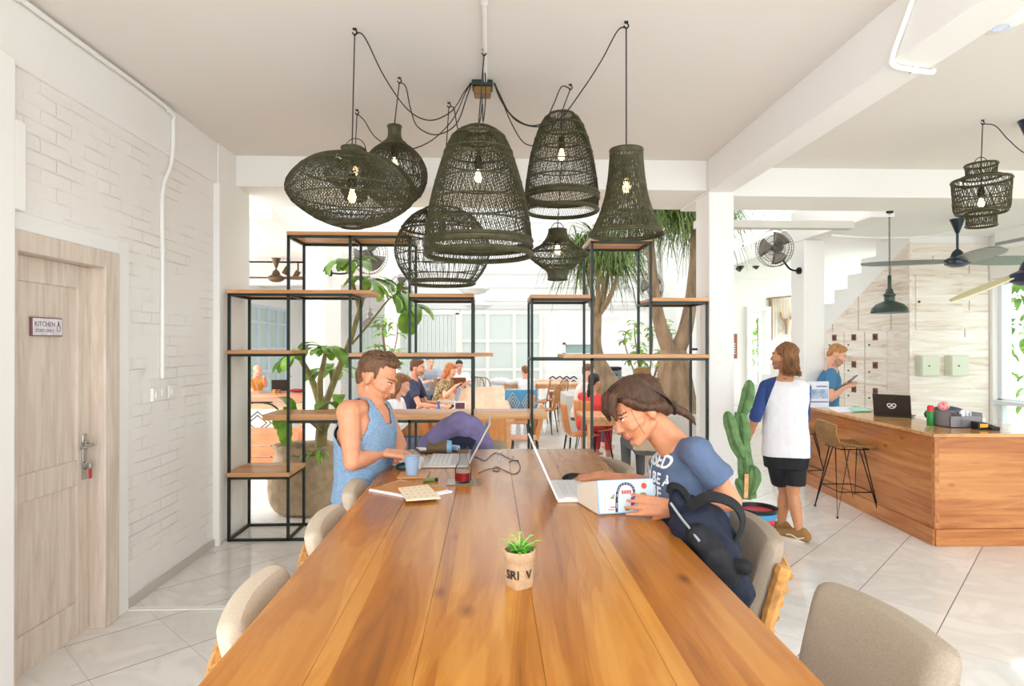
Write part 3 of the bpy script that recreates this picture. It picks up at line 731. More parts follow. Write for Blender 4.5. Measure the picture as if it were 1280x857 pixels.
# flared cone, far right of the cluster
woven_lamp('flared cone of woven dark rattan with a flat top, rightmost in the cluster', 783, 188, 293, 3.2, (783, 25),
    [(90, .5, 0.00194, 22, 0, 1, .04, 0), (90, -.5, 0.00194, 22, 0, 1, .04, .003), (70, .05, 0.00158, 16, 0, 1, .1, .005)],
    [(0, .007), (.05, .004), (.4, .004), (.62, .004), (.8, .004), (.97, .005), (1, .007)],
    [(20, 188), (21, 200), (23, 222), (27, 246), (34, 268), (43, 288), (46, 293)], 234,
    [(772, 38, 3.22), (752, 75, 3.35), (728, 112, 3.5), (700, 148, 3.65), (672, 158, 3.75), (645, 150, 3.85), (626, 125, 3.93), JR], solid=[(0, .04)])
# spinner
woven_lamp('small spinning-top shaped woven dark rattan lantern hanging under the smaller bell', 697, 287, 349, 4.4, (706, 137),
    [(80, .8, 0.00167, 16, .1, .9, .05, 0), (80, -.8, 0.00167, 16, .1, .9, .05, .003)], [(0, .006), (.2, .005), (.35, .004), (.5, .007), (.65, .004), (.8, .005), (1, .006)],
    [(11, 287), (13, 295), (20, 305), (33, 313), (38, 318), (33, 324), (20, 334), (13, 340), (12, 349)], 313,
    [(700, 140, 4.38), (690, 160, 4.3), (672, 180, 4.2), (655, 178, 4.1), (640, 155, 4.0), (626, 122, 3.96), JR], loop=8 * 4.4 / F, solid=[(0, .17), (.84, 1)])
# three tier lantern over the right-hand side of the room
woven_lamp('three tier woven black lantern hanging alone at the upper right near the ceiling fan', 1227, 206, 282, 4.6, (1229, 149),
    [(44, .9, 0.00229, 8, 0, .22, .06, 0), (44, -.9, 0.00229, 8, 0, .22, .06, .002), (60, 1.1, 0.00246, 12, .33, .74, .06, 0), (60, -1.1, 0.00246, 12, .33, .74, .06, .002), (40, .8, 0.00229, 8, .84, 1, .06, 0), (40, -.8, 0.00229, 8, .84, 1, .06, .002)],
    [(0, .009), (.2, .008), (.33, .011), (.46, .005), (.6, .005), (.74, .011), (.84, .008), (1, .009)],
    [(17, 206), (17, 221), (30, 222), (30, 245), (28, 264), (17, 266), (16, 282)], 254,
    [(1245, 157, 4.6), (1262, 175, 4.6), (1285, 192, 4.6), (1320, 190, 4.6), (1345, 150, 4.6)], loop=9 * 4.6 / F)
# junction box on the ceiling
jb = thing('junction_box', 'black and amber junction box on the ceiling where all lamp cords meet', 'junction box', tuple(JB))
MB().box(JB.x - .065, JB.x + .065, JB.y - .06, JB.y + .06, CZ - .035, CZ).build('box_lid', mat('dark_green_plastic', (28, 44, 34), 0.4), jb, bevel=0.006)
MB().box(JB.x - .055, JB.x + .055, JB.y - .05, JB.y + .05, CZ - .085, CZ - .035).build('amber_body', mat('amber_plastic', (120, 88, 40), 0.3), jb, bevel=0.01)
m = MB(); m.tube([W(605, 108, 3.93) , W(605, 100, 3.9), W(605, 66, 3.55)], 0.006, 6); m.build('feed_cable', CORD, jb)
# ceiling conduits
def conduit(name, label, pts, r, mt=WPLAS, clips=()):
    o = thing(name, label, 'conduit', tuple(pts[0]))
    MB().tube(smoothcurve(pts, 5) if len(pts) > 2 else pts, r, 10).build('pipe', mt, o)
    for p in clips:
        MB().lathe([(r + .003, -.012), (r + .006, -.012), (r + .006, .012), (r + .003, .012)], 12, p[0], p[1], close=True).build('clip', mt, o)
    return o
a = W(609, 60, 3.55); 
conduit('ceiling_conduit', 'straight white conduit on the ceiling above the black junction box', [V((JB.x + .02, 1.5, CZ - .012)), V((JB.x + .02, JB.y - .05, CZ - .012))], 0.011, clips=[(V((JB.x + .02, 3.0, CZ - .012)), (0, 1, 0)), (V((JB.x + .02, 2.45, CZ - .012)), (0, 1, 0))])
y1 = WX(216, 140, -2.22).y
conduit('wall_conduit', 'white conduit running along the top of the brick wall and down to the switches',
        [V((-2.225, 0.8, CZ - .03)), V((-2.225, 2, CZ - .03)), V((-2.225, 3.4, CZ - .03)), V((-2.225, y1 - .08, CZ - .035)), V((-2.23, y1 + .02, CZ - .12)), V((-2.232, y1 + .0, CZ - .4)), V((-2.25, y1 - .08, CZ - .62)), V((-2.25, y1 - .08, 2.2)), V((-2.25, y1 - .08, 1.42))], 0.014,
        clips=[(V((-2.25, y1 - .08, 2.3)), (0, 0, 1)), (V((-2.225, 3.0, CZ - .03)), (0, 1, 0)), (V((-2.225, y1 - .06, CZ - .04)), (0, 1, -.3))])
p = [W(1078, -4, 2.97), W(1105, 12, 2.97), W(1128, 40, 3.0), W(1150, 68, 3.02), W(1165, 73, 3.02), W(1195, 75, 3.05), W(1222, 70, 3.1)]
p = [V((1.955, 2.6, CZ - .015)), V((1.955, 2.75, CZ - .03)), V((1.955, 2.85, CZ - .15)), V((1.95, 2.93, 3.05)), V((1.98, 2.96, 3.015)), V((2.1, 3.0, 3.015)), V((2.215, 3.02, 3.015)), V((2.24, 3.1, 3.1)), V((2.24, 3.2, CZ - .02))]
conduit('beam_conduit', 'bent white conduit wrapping under the ceiling beam at the upper right', p, 0.014, clips=[(V((2.1, 3.0, 3.015)), (1, .2, 0))])
q = W(1252, 38, 3.18)
ap = thing('access_point', 'round white ceiling access point with a blue ring, upper right corner', 'access point', (q.x, q.y, CZ))
MB().lathe([(0.11, CZ), (0.11, CZ - .018), (0.085, CZ - .036), (0.03, CZ - .042), (0, CZ - .042)], 32, (q.x, q.y, 0)).build('dome', WPLAS, ap)
MB().tube([(q.x + .035 * cos(i * pi / 12), q.y + .035 * sin(i * pi / 12), CZ - .0425) for i in range(24)], 0.002, 5, True).build('indicator_ring', mat('blue_ring', (120, 140, 230), 0.3, emis=1.0), ap)
# wall switches by the brick wall
for (px, py, nm, lab) in ((194, 493, 'wall_socket', 'white square wall socket, leftmost of three plates on the brick wall'), (203, 491, 'wall_switch', 'white wall switch plate, middle of three on the brick wall'), (215, 489, 'wall_switch', 'white wall switch plate, rightmost of three, nearest the shelving')):
    q = WX(px, py, -2.25); o = thing(nm, lab, 'switch', tuple(q))
    MB().box(-2.262, -2.238 if nm == 'wall_socket' else -2.246, q.y - .045, q.y + .045, q.z - .045, q.z + .045).build('plate', WPLAS, o, bevel=0.004)
    xx = -2.238 if nm == 'wall_socket' else -2.246
    MB().box(xx - .002, xx + .006, q.y - .018, q.y + .018, q.z - .022, q.z + .022).build('rocker', WPLAS, o, bevel=0.002)
# ================================================================ BIG TABLE
TZ = 1.05
tb = thing('dining_table', 'long high honey coloured teak table running from the camera towards the shelving', 'table', (0.04, 2.1, 0))
m = MB(); xs = (-0.514, -0.33, -0.137, 0.1, 0.33, 0.592)
for a, b in zip(xs, xs[1:]): m.box(a + .0003, b - .0003, 0.55, 3.577, TZ - .045, TZ)
m.build('tabletop', TABLE, tb, smooth=False, bevel=0.0008, bseg=1)
DARKW = wood('table_leg_teak', (110, 66, 30), (150, 94, 48), (176, 120, 70), 'Z', 0.4)
m = MB(); m.box(-.44, .52, .65, .69, TZ - .15, TZ - .045); m.box(-.44, .52, 3.44, 3.48, TZ - .15, TZ - .045); m.box(-.44, -.40, .69, 3.44, TZ - .15, TZ - .045); m.box(.48, .52, .69, 3.44, TZ - .15, TZ - .045); m.build('apron', DARKW, tb, smooth=False, bevel=.003)
for x in (-.42, .50):
    for y in (.67, 3.46): MB().box(x - .045, x + .045, y - .045, y + .045, 0, TZ - .045).build('leg', DARKW, tb, smooth=False, bevel=.005)
m = MB(); m.box(-.42, .5, 2.02, 2.10, .18, .24); m.build('foot_rail', DARKW, tb, smooth=False)

# ================================================================ DINING STOOLS (upholstered, rattan shell)
def make_stool(label, pad, group):
    t = thing('rattan_counter_chair', label, 'chair', (0, 0, 0), 0, group)
    R = 0.95
    OY = .705
    def arc(Rm, th, z0, z1, a0, a1, n=18, drop=0.0, lean=0.10):
        mb = MB(); rings = []
        h = (z1 - z0) / 2; zc = (z0 + z1) / 2
        for i in range(n + 1):
            f = i / n; a = a0 + (a1 - a0) * f
            e = min(f, 1 - f) * n / 2.0; k = min(1.0, e); sc = sqrt(max(0.02, 1 - (1 - k) ** 2)) if k < 1 else 1
            d = drop * abs(2 * f - 1) ** 2
            rg = []
            for j in range(16):
                b = 2 * pi * j / 16
                cx = abs(cos(b)) ** 0.5 * (1 if cos(b) > 0 else -1) * th / 2 * sc
                cz = abs(sin(b)) ** 0.45 * (1 if sin(b) > 0 else -1) * h * (0.75 + 0.25 * sc) + zc - d
                rr = Rm + cx + (cz - z0) * lean
                rg.append(V((rr * sin(a), OY - rr * cos(a), cz)))
            rings.append(rg)
        return mb.loft(rings)
    arc(R, 0.075, 0.74, 1.035, -.212, .212, 22, 0.012, .30).build('backrest_pad', pad, t, world=False)
    sh = MB()
    for i in range(7):
        z = 0.68 + i * 0.045
        sh.tube([((R + .05 + (z - .74) * .3) * sin(a), OY - (R + .05 + (z - .74) * .3) * cos(a), z - .03 * (abs(a) / .215) ** 2) for a in [-.215 + .43 * k / 16 for k in range(17)]], 0.016, 6)
    for sgn in (-1, 1):
        a = .215 * sgn; r0 = R + .02
        pts = [(r0 * sin(a), OY - r0 * cos(a), .64), ((r0 + .035) * sin(a), OY - (r0 + .035) * cos(a), .78), ((r0 + .08) * sin(a), OY - (r0 + .08) * cos(a), .95)]
        sh.tube(smoothcurve(pts, 6), [.022 + .004 * (i % 2) for i in range(13)], 8)
    sh.build('rattan_shell', RATTAN, t, world=False)
    s = MB(); s.lathe([(0, .67), (.20, .67), (.235, .685), (.245, .71), (.235, .735), (.2, .748), (0, .752)], 28); s.build('seat_cushion', pad, t, world=False)
    s = MB(); s.lathe([(.2, .555), (.245, .64), (.25, .575), (.245, .592), (.2, .592)], 28); s.build('seat_ring', RATTAN, t, world=False)
    for sx in (-1, 1):
        for sy in (-1, 1):
            MB().tube([(.16 * sx, .16 * sy, .65), (.21 * sx, .21 * sy, 0)], [.018, .014], 8).build('leg', RATTAN, t, world=False)
    MB().tube([(.195 * cos(i * pi / 10), .195 * sin(i * pi / 10) * 1.0, .27) for i in range(20)], .009, 6, True).build('foot_ring', BLACKM, t, world=False)
    return t
GS = 'upholstered rattan chairs around the long table'
st0 = make_stool('empty cream padded rattan chair nearest the camera on the left of the long table', LINEN, GS)
# left side chairs face +x : rz = -90
st0.location = (-.285, 1.62, 0); st0.rotation_euler = (0, 0, -pi / 2 + .06)
dup(st0, (-.285, 2.29, 0), -pi / 2 + .03, 'second empty cream padded rattan chair along the left of the long table')
dup(st0, (-.285, 2.83, 0), -pi / 2, 'third cream padded rattan chair on the left, just in front of the seated man')
st1 = make_stool('taupe padded rattan chair in the bottom right corner, pulled out from the table', LINENG, GS)
st1.location = (.605, 1.385, 0); st1.rotation_euler = (0, 0, pi / 2 + .12)
dup(st1, (.62, 2.17, 0), pi / 2 - .05, 'taupe padded rattan chair on the right with the navy backpack hanging in front')
dup(st1, (.70, 2.70, 0), pi / 2, 'taupe padded rattan chair on the right just behind the woman in the blue tee')
dup(st1, (.36, 3.20, 0), pi / 2 + .3, 'tan padded rattan chair at the far right corner of the long table')
dup(st1, (-.10, 3.72, 0), pi, 'rattan chair at the far end of the long table under a lilac hooded jacket')
ms = thing('backless_stool', 'round rattan stool hidden under the man in the blue tank top', 'stool', (-.66, 3.08, 0))
MB().lathe([(0, .68), (.15, .68), (.17, .70), (.15, .735), (0, .74)], 24).build('stool_seat', LINEN, ms, world=False)
for sx in (-1, 1):
    for sy in (-1, 1): MB().tube([(.1 * sx, .1 * sy, .69), (.15 * sx, .15 * sy, 0)], [.016, .013], 8).build('leg', RATTAN, ms, world=False)

# ================================================================ SHELVING UNITS
YF, YB = 5.3, 5.74
def zf(y): return CH - (y - 431) / F * 5.3
def xf(px): return W(px, 431, 5.3).x
def post(mb, x, y, z0, z1): mb.box(x - .011, x + .011, y - .011, y + .011, z0, z1)
def railx(mb, x0, x1, y, z): mb.box(x0, x1, y - .011, y + .011, z - .022, z)
def raily(mb, x, z): mb.box(x - .011, x + .011, YF, YB, z - .022, z)
lx = [-2.19, -1.698, -1.181, -.679, -.146]
sL = thing('shelving_unit', 'stepped dark steel and pine open shelving left of centre, with the long counter board', 'shelving', (-1.2, 5.5, 0))
zA, zB, zC, zC2, zD, zE, zF_ = zf(291), zf(363), zf(437.5), zf(441), zf(367), zf(507), zf(588)
zE = 1.062
for y in (YF, YB):
    for x, spans in ((lx[0], [(0, zB)]), (lx[1], [(0, zA)]), (lx[2], [(zE, zA)]), (lx[3], [(zC2, zA), (0, zE)]), (lx[4], [(0, zD)])):
        for a, b in spans:
            mb = MB(); post(mb, x, y, a, b - .03 if b > 1.2 else b - .05); mb.build('post', STEEL, sL, smooth=False)
def frame(par, x0, x1, z, mids=()):
    mb = MB()
    for y in (YF, YB): railx(mb, x0, x1, y, z)
    raily(mb, x0, z); raily(mb, x1, z)
    for x in mids: raily(mb, x, z)
    mb.build('rail_frame', STEEL, par, smooth=False)
T_ = 0.03
frame(sL, lx[1], lx[3], zA - T_, [lx[2]])
frame(sL, lx[0], lx[2], zB - T_, [lx[1]])
frame(sL, lx[0], lx[1], zC - T_); frame(sL, lx[2], lx[4], zC2 - T_, [lx[3]])
frame(sL, lx[3], lx[4], zD - T_); frame(sL, lx[1], lx[4], zE - .05, [lx[3]])
frame(sL, lx[0], lx[1], zF_ - .035); frame(sL, lx[0], lx[4], .022, [lx[1]])
def board(x0, x1, z, t=T_, par=None, yf=YF - .015, yb=YB + .015):
    MB().box(x0, x1, yf, yb, z - t, z).build('shelf_board', SHELFW, par, smooth=False, bevel=.002)
board(lx[1] - .012, lx[3] + .012, zA, T_, sL); board(lx[0] - .012, -1.0, zB, T_, sL); board(lx[0] - .012, lx[1] + .012, zC, T_, sL)
board(lx[2] - .012, .03, zC2, T_, sL); board(lx[3] + .0, lx[4] + .012, zD, T_, sL); board(-1.92, .50, zE, .05, sL, YF + .0115, YB - .0115); board(lx[0] - .012, lx[1] + .012, zF_, .035, sL)
rx = [.362, .878, 1.388, 1.88]
sR = thing('shelving_unit', 'stepped dark steel and pine open shelving against the white column, right of centre', 'shelving', (1.1, 5.5, 0))
zG, zH, zI, zJ = zf(296), zf(368), zf(371.5), zf(443)
for y in (YF, YB):
    for x, a, b in ((rx[0], 0, zH), (rx[1], 0, zG), (rx[2], zJ, zG), (rx[3], 0, zI)):
        mb = MB(); post(mb, x, y, a, b - .03); mb.build('post', STEEL, sR, smooth=False)
frame(sR, rx[1], rx[2], zG - T_); frame(sR, rx[0], rx[1], zH - T_); frame(sR, rx[2], rx[3], zI - T_); frame(sR, rx[0], rx[3], zJ - T_, [rx[1], rx[2]]); frame(sR, rx[0], rx[3], .022, [rx[1]])
board(rx[1] - .012, rx[2] + .012, zG, T_, sR); board(rx[0] - .012, rx[1] - .012, zH, T_, sR); board(rx[2] + .012, rx[3] + .012, zI, T_, sR); board(.63, rx[3] + .012, zJ, T_, sR)
mb = MB(); mb.box(rx[3] + .011, rx[3] + .06, YB - .02, YB + .0, 1.60, 1.62); mb.build('wall_bracket', BLACKM, sR)

# ================================================================ THINGS ON THE TABLE
def on(px, py, z=TZ): return WZ(px, py, z)
# blue cup on wooden coaster
q = on(515, 595)
cs = tag(MB().box(q.x - .06, q.x + .075, q.y - .06, q.y + .06, TZ, TZ + .009).build('wooden_coaster', wood('coaster_wood', (150, 98, 50), (190, 134, 80), (206, 156, 104), 'X', .4), smooth=False, bevel=.003), 'square wooden coaster under the pale blue cup', 'coaster')
cp_ = thing('cup', 'small pale blue plastic cup on the wooden coaster by the man', 'cup', (q.x, q.y, TZ + .009))
BLUEC = mat('pale_blue_plastic', (150, 176, 204), 0.35)
MB().lathe([(0, 0), (.025, 0), (.0265, .004), (.034, .078), (.037, .08), (.037, .084), (.0325, .084), (.025, .008), (0, .008)], 28).build('cup_body', BLUEC, cp_, world=False)
MB().lathe([(0, .066), (.0315, .066)], 24).build('drink', mat('brown_drink', (90, 60, 40), .2), cp_, world=False)
# carafe with red drink on a glass coaster
q = on(579, 603)
tag(MB().box(q.x - .07, q.x + .08, q.y - .055, q.y + .055, TZ, TZ + .005).build('glass_coaster', mat('amber_clear_coaster', (226, 190, 150), .1, trans=.7), smooth=False, bevel=.002), 'thin translucent square coaster under the glass carafe', 'coaster')
cf = thing('carafe', 'clear glass carafe with dark red drink in the bottom, in the middle of the table', 'carafe', (q.x, q.y, TZ + .005))
MB().lathe([(0, 0), (.03, 0), (.035, .004), (.036, .045), (.034, .062), (.02, .088), (.0165, .10), (.0165, .118), (.024, .148), (.0225, .148), (.015, .118), (.015, .10), (.0185, .088), (.0322, .061), (.034, .045), (.033, .008), (0, .006)], 32).build('glass_body', TGLASS, cf, world=False)
MB().lathe([(0, .0065), (.0328, .0085), (.0338, .042), (0, .042)], 28).build('red_drink', mat('dark_red_drink', (150, 18, 22), .1), cf, world=False)
# kraft notebook with papers and the pale booklet
def flat(name, label, cat, corners, z0, h, mt, parent=None, group=None):
    pts = [on(x, y, z0 + h) for x, y in corners]
    mb = MB(); mb.prism([(p.x, p.y) for p in pts], h, Matrix.Translation((0, 0, z0)))
    o = mb.build(name, mt, parent, smooth=False, bevel=.0012)
    if parent is None: tag(o, label, cat, group)
    return o
KRAFT = mat('kraft_card', (184, 128, 70), .7, var=.06); PAPER = mat('white_paper', (238, 238, 244), .7)
nb = thing('notebook', 'large kraft brown folder with white pages lying under the small booklet', 'notebook', tuple(on(515, 610)))
NC = [(461, 611), (501, 599), (566, 613), (520, 622)]
flat('page_block', '', '', NC, TZ, .008, PAPER, nb)
flat('kraft_cover', '', '', [(464, 610), (501, 599.5), (560, 610.5), (519, 619.5)], TZ + .008, .002, KRAFT, nb)
bk_ = thing('booklet', 'small cream booklet with brown dots on the kraft folder', 'booklet', tuple(on(525, 612)))
BC = [(498, 609), (535, 605), (551, 621), (508, 624)]
flat('booklet_pages', '', '', BC, TZ + .0105, .007, mat('cream_paper', (232, 214, 184), .7), bk_)
dm = MB()
c4 = [on(x, y, TZ + .018) for x, y in BC]
rnd = random.Random(3)
for i in range(5):
    for j in range(4):
        u, v = (i + .6) / 5.4, (j + .6) / 4.4
        p = c4[0].lerp(c4[1], u).lerp(c4[3].lerp(c4[2], u), v)
        dm.lathe([(.0042, 0), (0, .0006)], 8, (p.x, p.y, TZ + .0176))
dm.build('dot_print', mat('brown_print', (166, 112, 70), .7), bk_)
# green leafy keyring thing near the coaster
q = on(537, 602)
lg = thing('lighter', 'small olive green lighter lying by the wooden coaster', 'lighter', tuple(q))
MB().bar(q + V((-.03, 0, .008)), q + V((.022, .012, .008)), .018, .014).build('lighter_body', mat('olive_plastic', (96, 122, 60), .4), lg, bevel=.004)
MB().bar(q + V((.022, .012, .008)), q + V((.036, .015, .008)), .016, .014).build('lighter_head', BLACKM, lg, bevel=.003)
# man's laptop
LAP = mat('silver_aluminium', (186, 178, 172), .35, .6); SCR = mat('screen_dim', (120, 132, 170), .15)
ml = thing('laptop', 'silver laptop open in front of the man in the blue tank top', 'laptop', (-.2, 3.2, TZ))
Y0, Y1 = 3.03, 3.36
lbase = MB().box(-.335, -.105, Y0, Y1, TZ, TZ + .014).build('base', LAP, ml, smooth=False, bevel=.004)
m = MB()
for i in range(5):
    for j in range(12): m.box(-.30 + i * .022, -.282 + i * .022, Y0 + .02 + j * .0245, Y0 + .041 + j * .0245, TZ + .014, TZ + .0165)
m.build('keyboard', mat('pale_keys', (214, 212, 210), .5), lbase, smooth=False)
Rl = Matrix.Rotation(radians(28), 4, 'Y')
hinge = V((-.105, 0, TZ + .012))
def scr(mb, y0, y1, x0, x1, z0, z1): return mb
lm = MB(); lm.M = Matrix.Translation(hinge) @ Rl; lm.box(-.004, .004, Y0, Y1, 0, .23); lid = lm.build('screen_lid', LAP, ml, smooth=False, bevel=.003)
lm = MB(); lm.M = Matrix.Translation(hinge) @ Rl; lm.box(-.0052, -.004, Y0 + .012, Y1 - .012, .016, .218); lm.build('screen', SCR, lid, smooth=False)
# paper sheet under the laptop's left end, black phone and mouse
flat('paper_sheet', 'white lined paper sheet between the man\'s hand and his silver laptop', 'paper', [(486, 580), (522, 568), (533, 572), (526, 585)], TZ, .003, PAPER)
q = on(507, 586)
mo = thing('mouse', 'dark teal computer mouse just left of the blue cup', 'mouse', tuple(q))
MB().ball((q.x, q.y, TZ + .012), (.05, .03, .022)).build('mouse_shell', mat('dark_teal_plastic', (24, 62, 66), .35), mo)
flat('tablet', 'dark edged white tablet lying near the sunglasses case at the back of the table', 'tablet', [(519, 559.5), (535, 560), (541, 564.5), (525, 565)], TZ, .008, BLACK)
flat('notepad', 'small white pad lying on the dark tablet at the back of the table', 'notepad', [(520, 558.5), (532, 558.7), (535, 562), (526, 562.3)], TZ + .008, .004, PAPER)
# olive drink bottle lying (with blue end), blue pen case
q0, q1 = on(534, 567), on(560, 567)
bt = thing('glasses_case', 'olive brown glasses pouch with a pale blue end lying behind the silver laptop', 'case', tuple(q0))
m = MB(); m.tube([q0 + V((.0, 0, .035)), q0 + V((.035, 0, .03)), q1 + V((-.02, 0, .038)), q1 + V((0, 0, .038))], [.038, .024, .036, .037], 14); m.build('pouch', mat('olive_fabric', (104, 86, 54), .6, bump=.2), bt)
MB().tube([q1 + V((-.004, 0, .038)), q1 + V((.02, 0, .038))], [.039, .034], 14).build('blue_end', mat('pale_blue_cap', (126, 180, 206), .4), bt)
q0, q1 = on(562, 563), on(575, 564)
tag(MB().tube([q0 + V((0, 0, .017)), q0 + V((.01, 0, .018)), q1 + V((-.01, 0, .018)), q1 + V((0, 0, .017))], [.01, .017, .017, .01], 12).build('pen_case', mat('powder_blue', (150, 184, 214), .5), None), 'small powder blue pen case behind the silver laptop\'s screen', 'case')
q0 = on(588, 574)
cw = smoothcurve([on(590, 568.5, TZ + .003), on(600, 573, TZ + .003), on(607, 575, TZ + .003), on(615, 568, TZ + .003), on(622, 566, TZ + .003), on(638, 573, TZ + .003), on(648, 577, TZ + .003), on(650, 586, TZ + .003), on(643, 592, TZ + .003), on(632, 588, TZ + .003), on(620, 583, TZ + .006), on(616, 587, TZ + .003), on(622, 589, TZ + .003), on(624, 585, TZ + .007), on(610, 586, TZ + .003), on(598, 591, TZ + .003)], 6)
tag(MB().tube(cw, .0019, 6).build('charging_cable', BLACK), 'thin black cable snaking across the table right of the silver laptop', 'cable')
tag(MB().tube(smoothcurve([on(637, 577, TZ + .003), on(642, 575, TZ + .008), on(648, 575.5, TZ + .003)], 5), .0026, 6).build('cable_plug', BLACK), 'short black cable end beside the snaking cable on the table', 'cable')
# woman's white laptop (hinge runs along the table, lid seen on edge)
wl_ = thing('laptop', 'white laptop seen edge on in front of the woman in the blue tee', 'laptop', (.25, 2.45, TZ))
WLM = mat('white_laptop_shell', (232, 230, 228), .35)
h0 = on(697, 628); YA, YB2 = h0.y, h0.y + .34
xh = h0.x
lbase = MB().box(xh, xh + .225, YA, YB2, TZ, TZ + .014).build('base', WLM, wl_, smooth=False, bevel=.004)
m = MB()
for i in range(5):
    for j in range(13): m.box(xh + .03 + i * .021, xh + .047 + i * .021, YA + .02 + j * .0235, YA + .040 + j * .0235, TZ + .014, TZ + .0165)
m.build('keyboard', mat('pale_grey_keys', (222, 222, 220), .5), lbase, smooth=False)
MB().box(xh + .145, xh + .21, YA + .11, YA + .22, TZ + .014, TZ + .0148).build('trackpad', mat('trackpad_grey', (210, 208, 204), .3), lbase, smooth=False)
Rl = Matrix.Rotation(radians(-24), 4, 'Y'); hinge = V((xh, 0, TZ + .012))
lm = MB(); lm.M = Matrix.Translation(hinge) @ Rl; lm.box(-.004, .004, YA, YB2, 0, .225); lid = lm.build('screen_lid', WLM, wl_, smooth=False, bevel=.003)
lm = MB(); lm.M = Matrix.Translation(hinge) @ Rl; lm.box(.004, .0052, YA + .012, YB2 - .012, .016, .213); lm.build('screen', SCR, lid, smooth=False)
q = on(717, 601)
mo = thing('mouse', 'black computer mouse under the woman\'s right hand', 'mouse', tuple(q))
MB().ball((q.x, q.y, TZ + .013), (.052, .032, .024), 16, 10).build('mouse_shell', BLACK, mo)
MB().tube([(q.x - .02, q.y, TZ + .037), (q.x - .035, q.y, TZ + .033)], .004, 6).build('scroll_wheel', GREYP, mo)
# printed book held upright by the woman
def book():
    b0 = on(748, 644); b1 = on(822, 640)
    o = thing('book', 'pale blue picture book standing open on the table, held by the woman', 'book', tuple(b0))
    e = (b1 - b0); L = e.length; e.normalize(); up = V((0.05, -.35, 1)).normalized() if False else V((0.0, .42, 1)).normalized()
    n = e.cross(up).normalized()
    if n.y > 0: n = -n
    H = .118
    M = Matrix(((e.x, up.x, n.x, b0.x), (e.y, up.y, n.y, b0.y), (e.z, up.z, n.z, TZ + .004), (0, 0, 0, 1)))
    def piece(nm, mt, polys, h, z=0.0):
        mb = MB(); mb.M = M
        for poly in polys: mb.prism(poly, h, Matrix.Translation((0, 0, z)))
        return mb.build(nm, mt, o, smooth=False)
    piece('cover', mat('pale_blue_cover', (206, 224, 236), .4), [[(0, 0), (L, 0), (L, H), (.0, H)]], .003)
    piece('spine_edge', mat('sky_blue_edge', (120, 174, 220), .4), [[(0, 0), (.004, 0), (.004, H), (0, H)], [(0, H - .002), (L, H - .002), (L, H), (0, H)], [(0, 0), (L, 0), (L, .0025), (0, .0025)]], .0012, .003)
    # road arch
    mb = MB(); mb.M = M
    pts = [(.075 * L / .21, .0)]
    a0 = .30 * L; a1 = .60 * L; rad = (a1 - a0) / 2
    path = [(a0, 0.004), (a0 + .004, .05), (a0 + .008, .075)] + [((a0 + a1) / 2 + .008 - rad * .9 * cos(t), .078 + rad * .75 * sin(t)) for t in [pi * k / 8 for k in range(9)]] + [(a1 + .004, .06), (a1, 0.03)]
    for (x0, y0), (x1, y1) in zip(path, path[1:]): mb.bar((x0, y0, .0036), (x1, y1, .0036), .009, .001, (0, 0, 1))
    mb.build('road_print', mat('navy_print', (40, 44, 70), .6), o, smooth=False)
    mb = MB(); mb.M = M
    for (x0, y0), (x1, y1) in zip(path, path[1:]):
        mb.bar((x0 + (x1 - x0) * .3, y0 + (y1 - y0) * .3, .0043), (x0 + (x1 - x0) * .7, y0 + (y1 - y0) * .7, .0043), .0018, .0008, (0, 0, 1))
    mb.build('road_dashes', PAPER, o, smooth=False)
    mb = MB(); mb.M = M
    mb.lathe([(.011, 0), (.0, .001)], 16, (.80 * L, .092, .003)); 
    for k in range(4): mb.box(.41 * L + k * .0095, .41 * L + k * .0095 + .0075, .066, .079, .003, .004)
    mb.box(.2 * L, .29 * L, .02, .024, .003, .004); mb.box(.16 * L, .27 * L, .012, .015, .003, .004)
    mb.build('red_print', mat('coral_print', (226, 82, 56), .6), o, smooth=False)
    mb = MB(); mb.M = M
    mb.prism([(.55 * L, .025), (.60 * L, .025), (.61 * L, .055), (.56 * L, .055)], .001, Matrix.Translation((0, 0, .003))); mb.build('magenta_print', mat('magenta_print', (176, 40, 120), .6), o, smooth=False)
    mb = MB(); mb.M = M
    mb.prism([(.20 * L, .052), (.27 * L, .05), (.29 * L, .07), (.25 * L, .062)], .001, Matrix.Translation((0, 0, .003))); mb.prism([(.44 * L, .008), (.52 * L, .008), (.52 * L, .014), (.44 * L, .014)], .001, Matrix.Translation((0, 0, .003)))
    mb.prism([(.70 * L, .06), (.84 * L, .06), (.80 * L, .068), (.74 * L, .068)], .001, Matrix.Translation((0, 0, .003))); mb.build('leaf_print', mat('olive_print', (150, 140, 70), .6), o, smooth=False)
    # second, cream cover folded towards the laptop + page block between
    pb = [on(735, 641, TZ), on(748, 644, TZ)]
    mb = MB(); c0 = b0 + V((0, 0, .004)); 
    f1 = on(722, 628); 
    w = (f1 - b0)
    vs = [c0, c0 + w, c0 + w + up * H * .55, c0 + up * H]
    nn = w.cross(up).normalized() * .004
    mb.add(vs + [p + nn for p in vs], [(0, 1, 2, 3), (7, 6, 5, 4), (0, 4, 5, 1), (1, 5, 6, 2), (2, 6, 7, 3), (3, 7, 4, 0)])
    mb.build('back_cover', mat('cream_board', (226, 214, 196), .6), o, smooth=False)
    return o, M, L, H
BOOK, BOOKM, BOOKL, BOOKH = book()
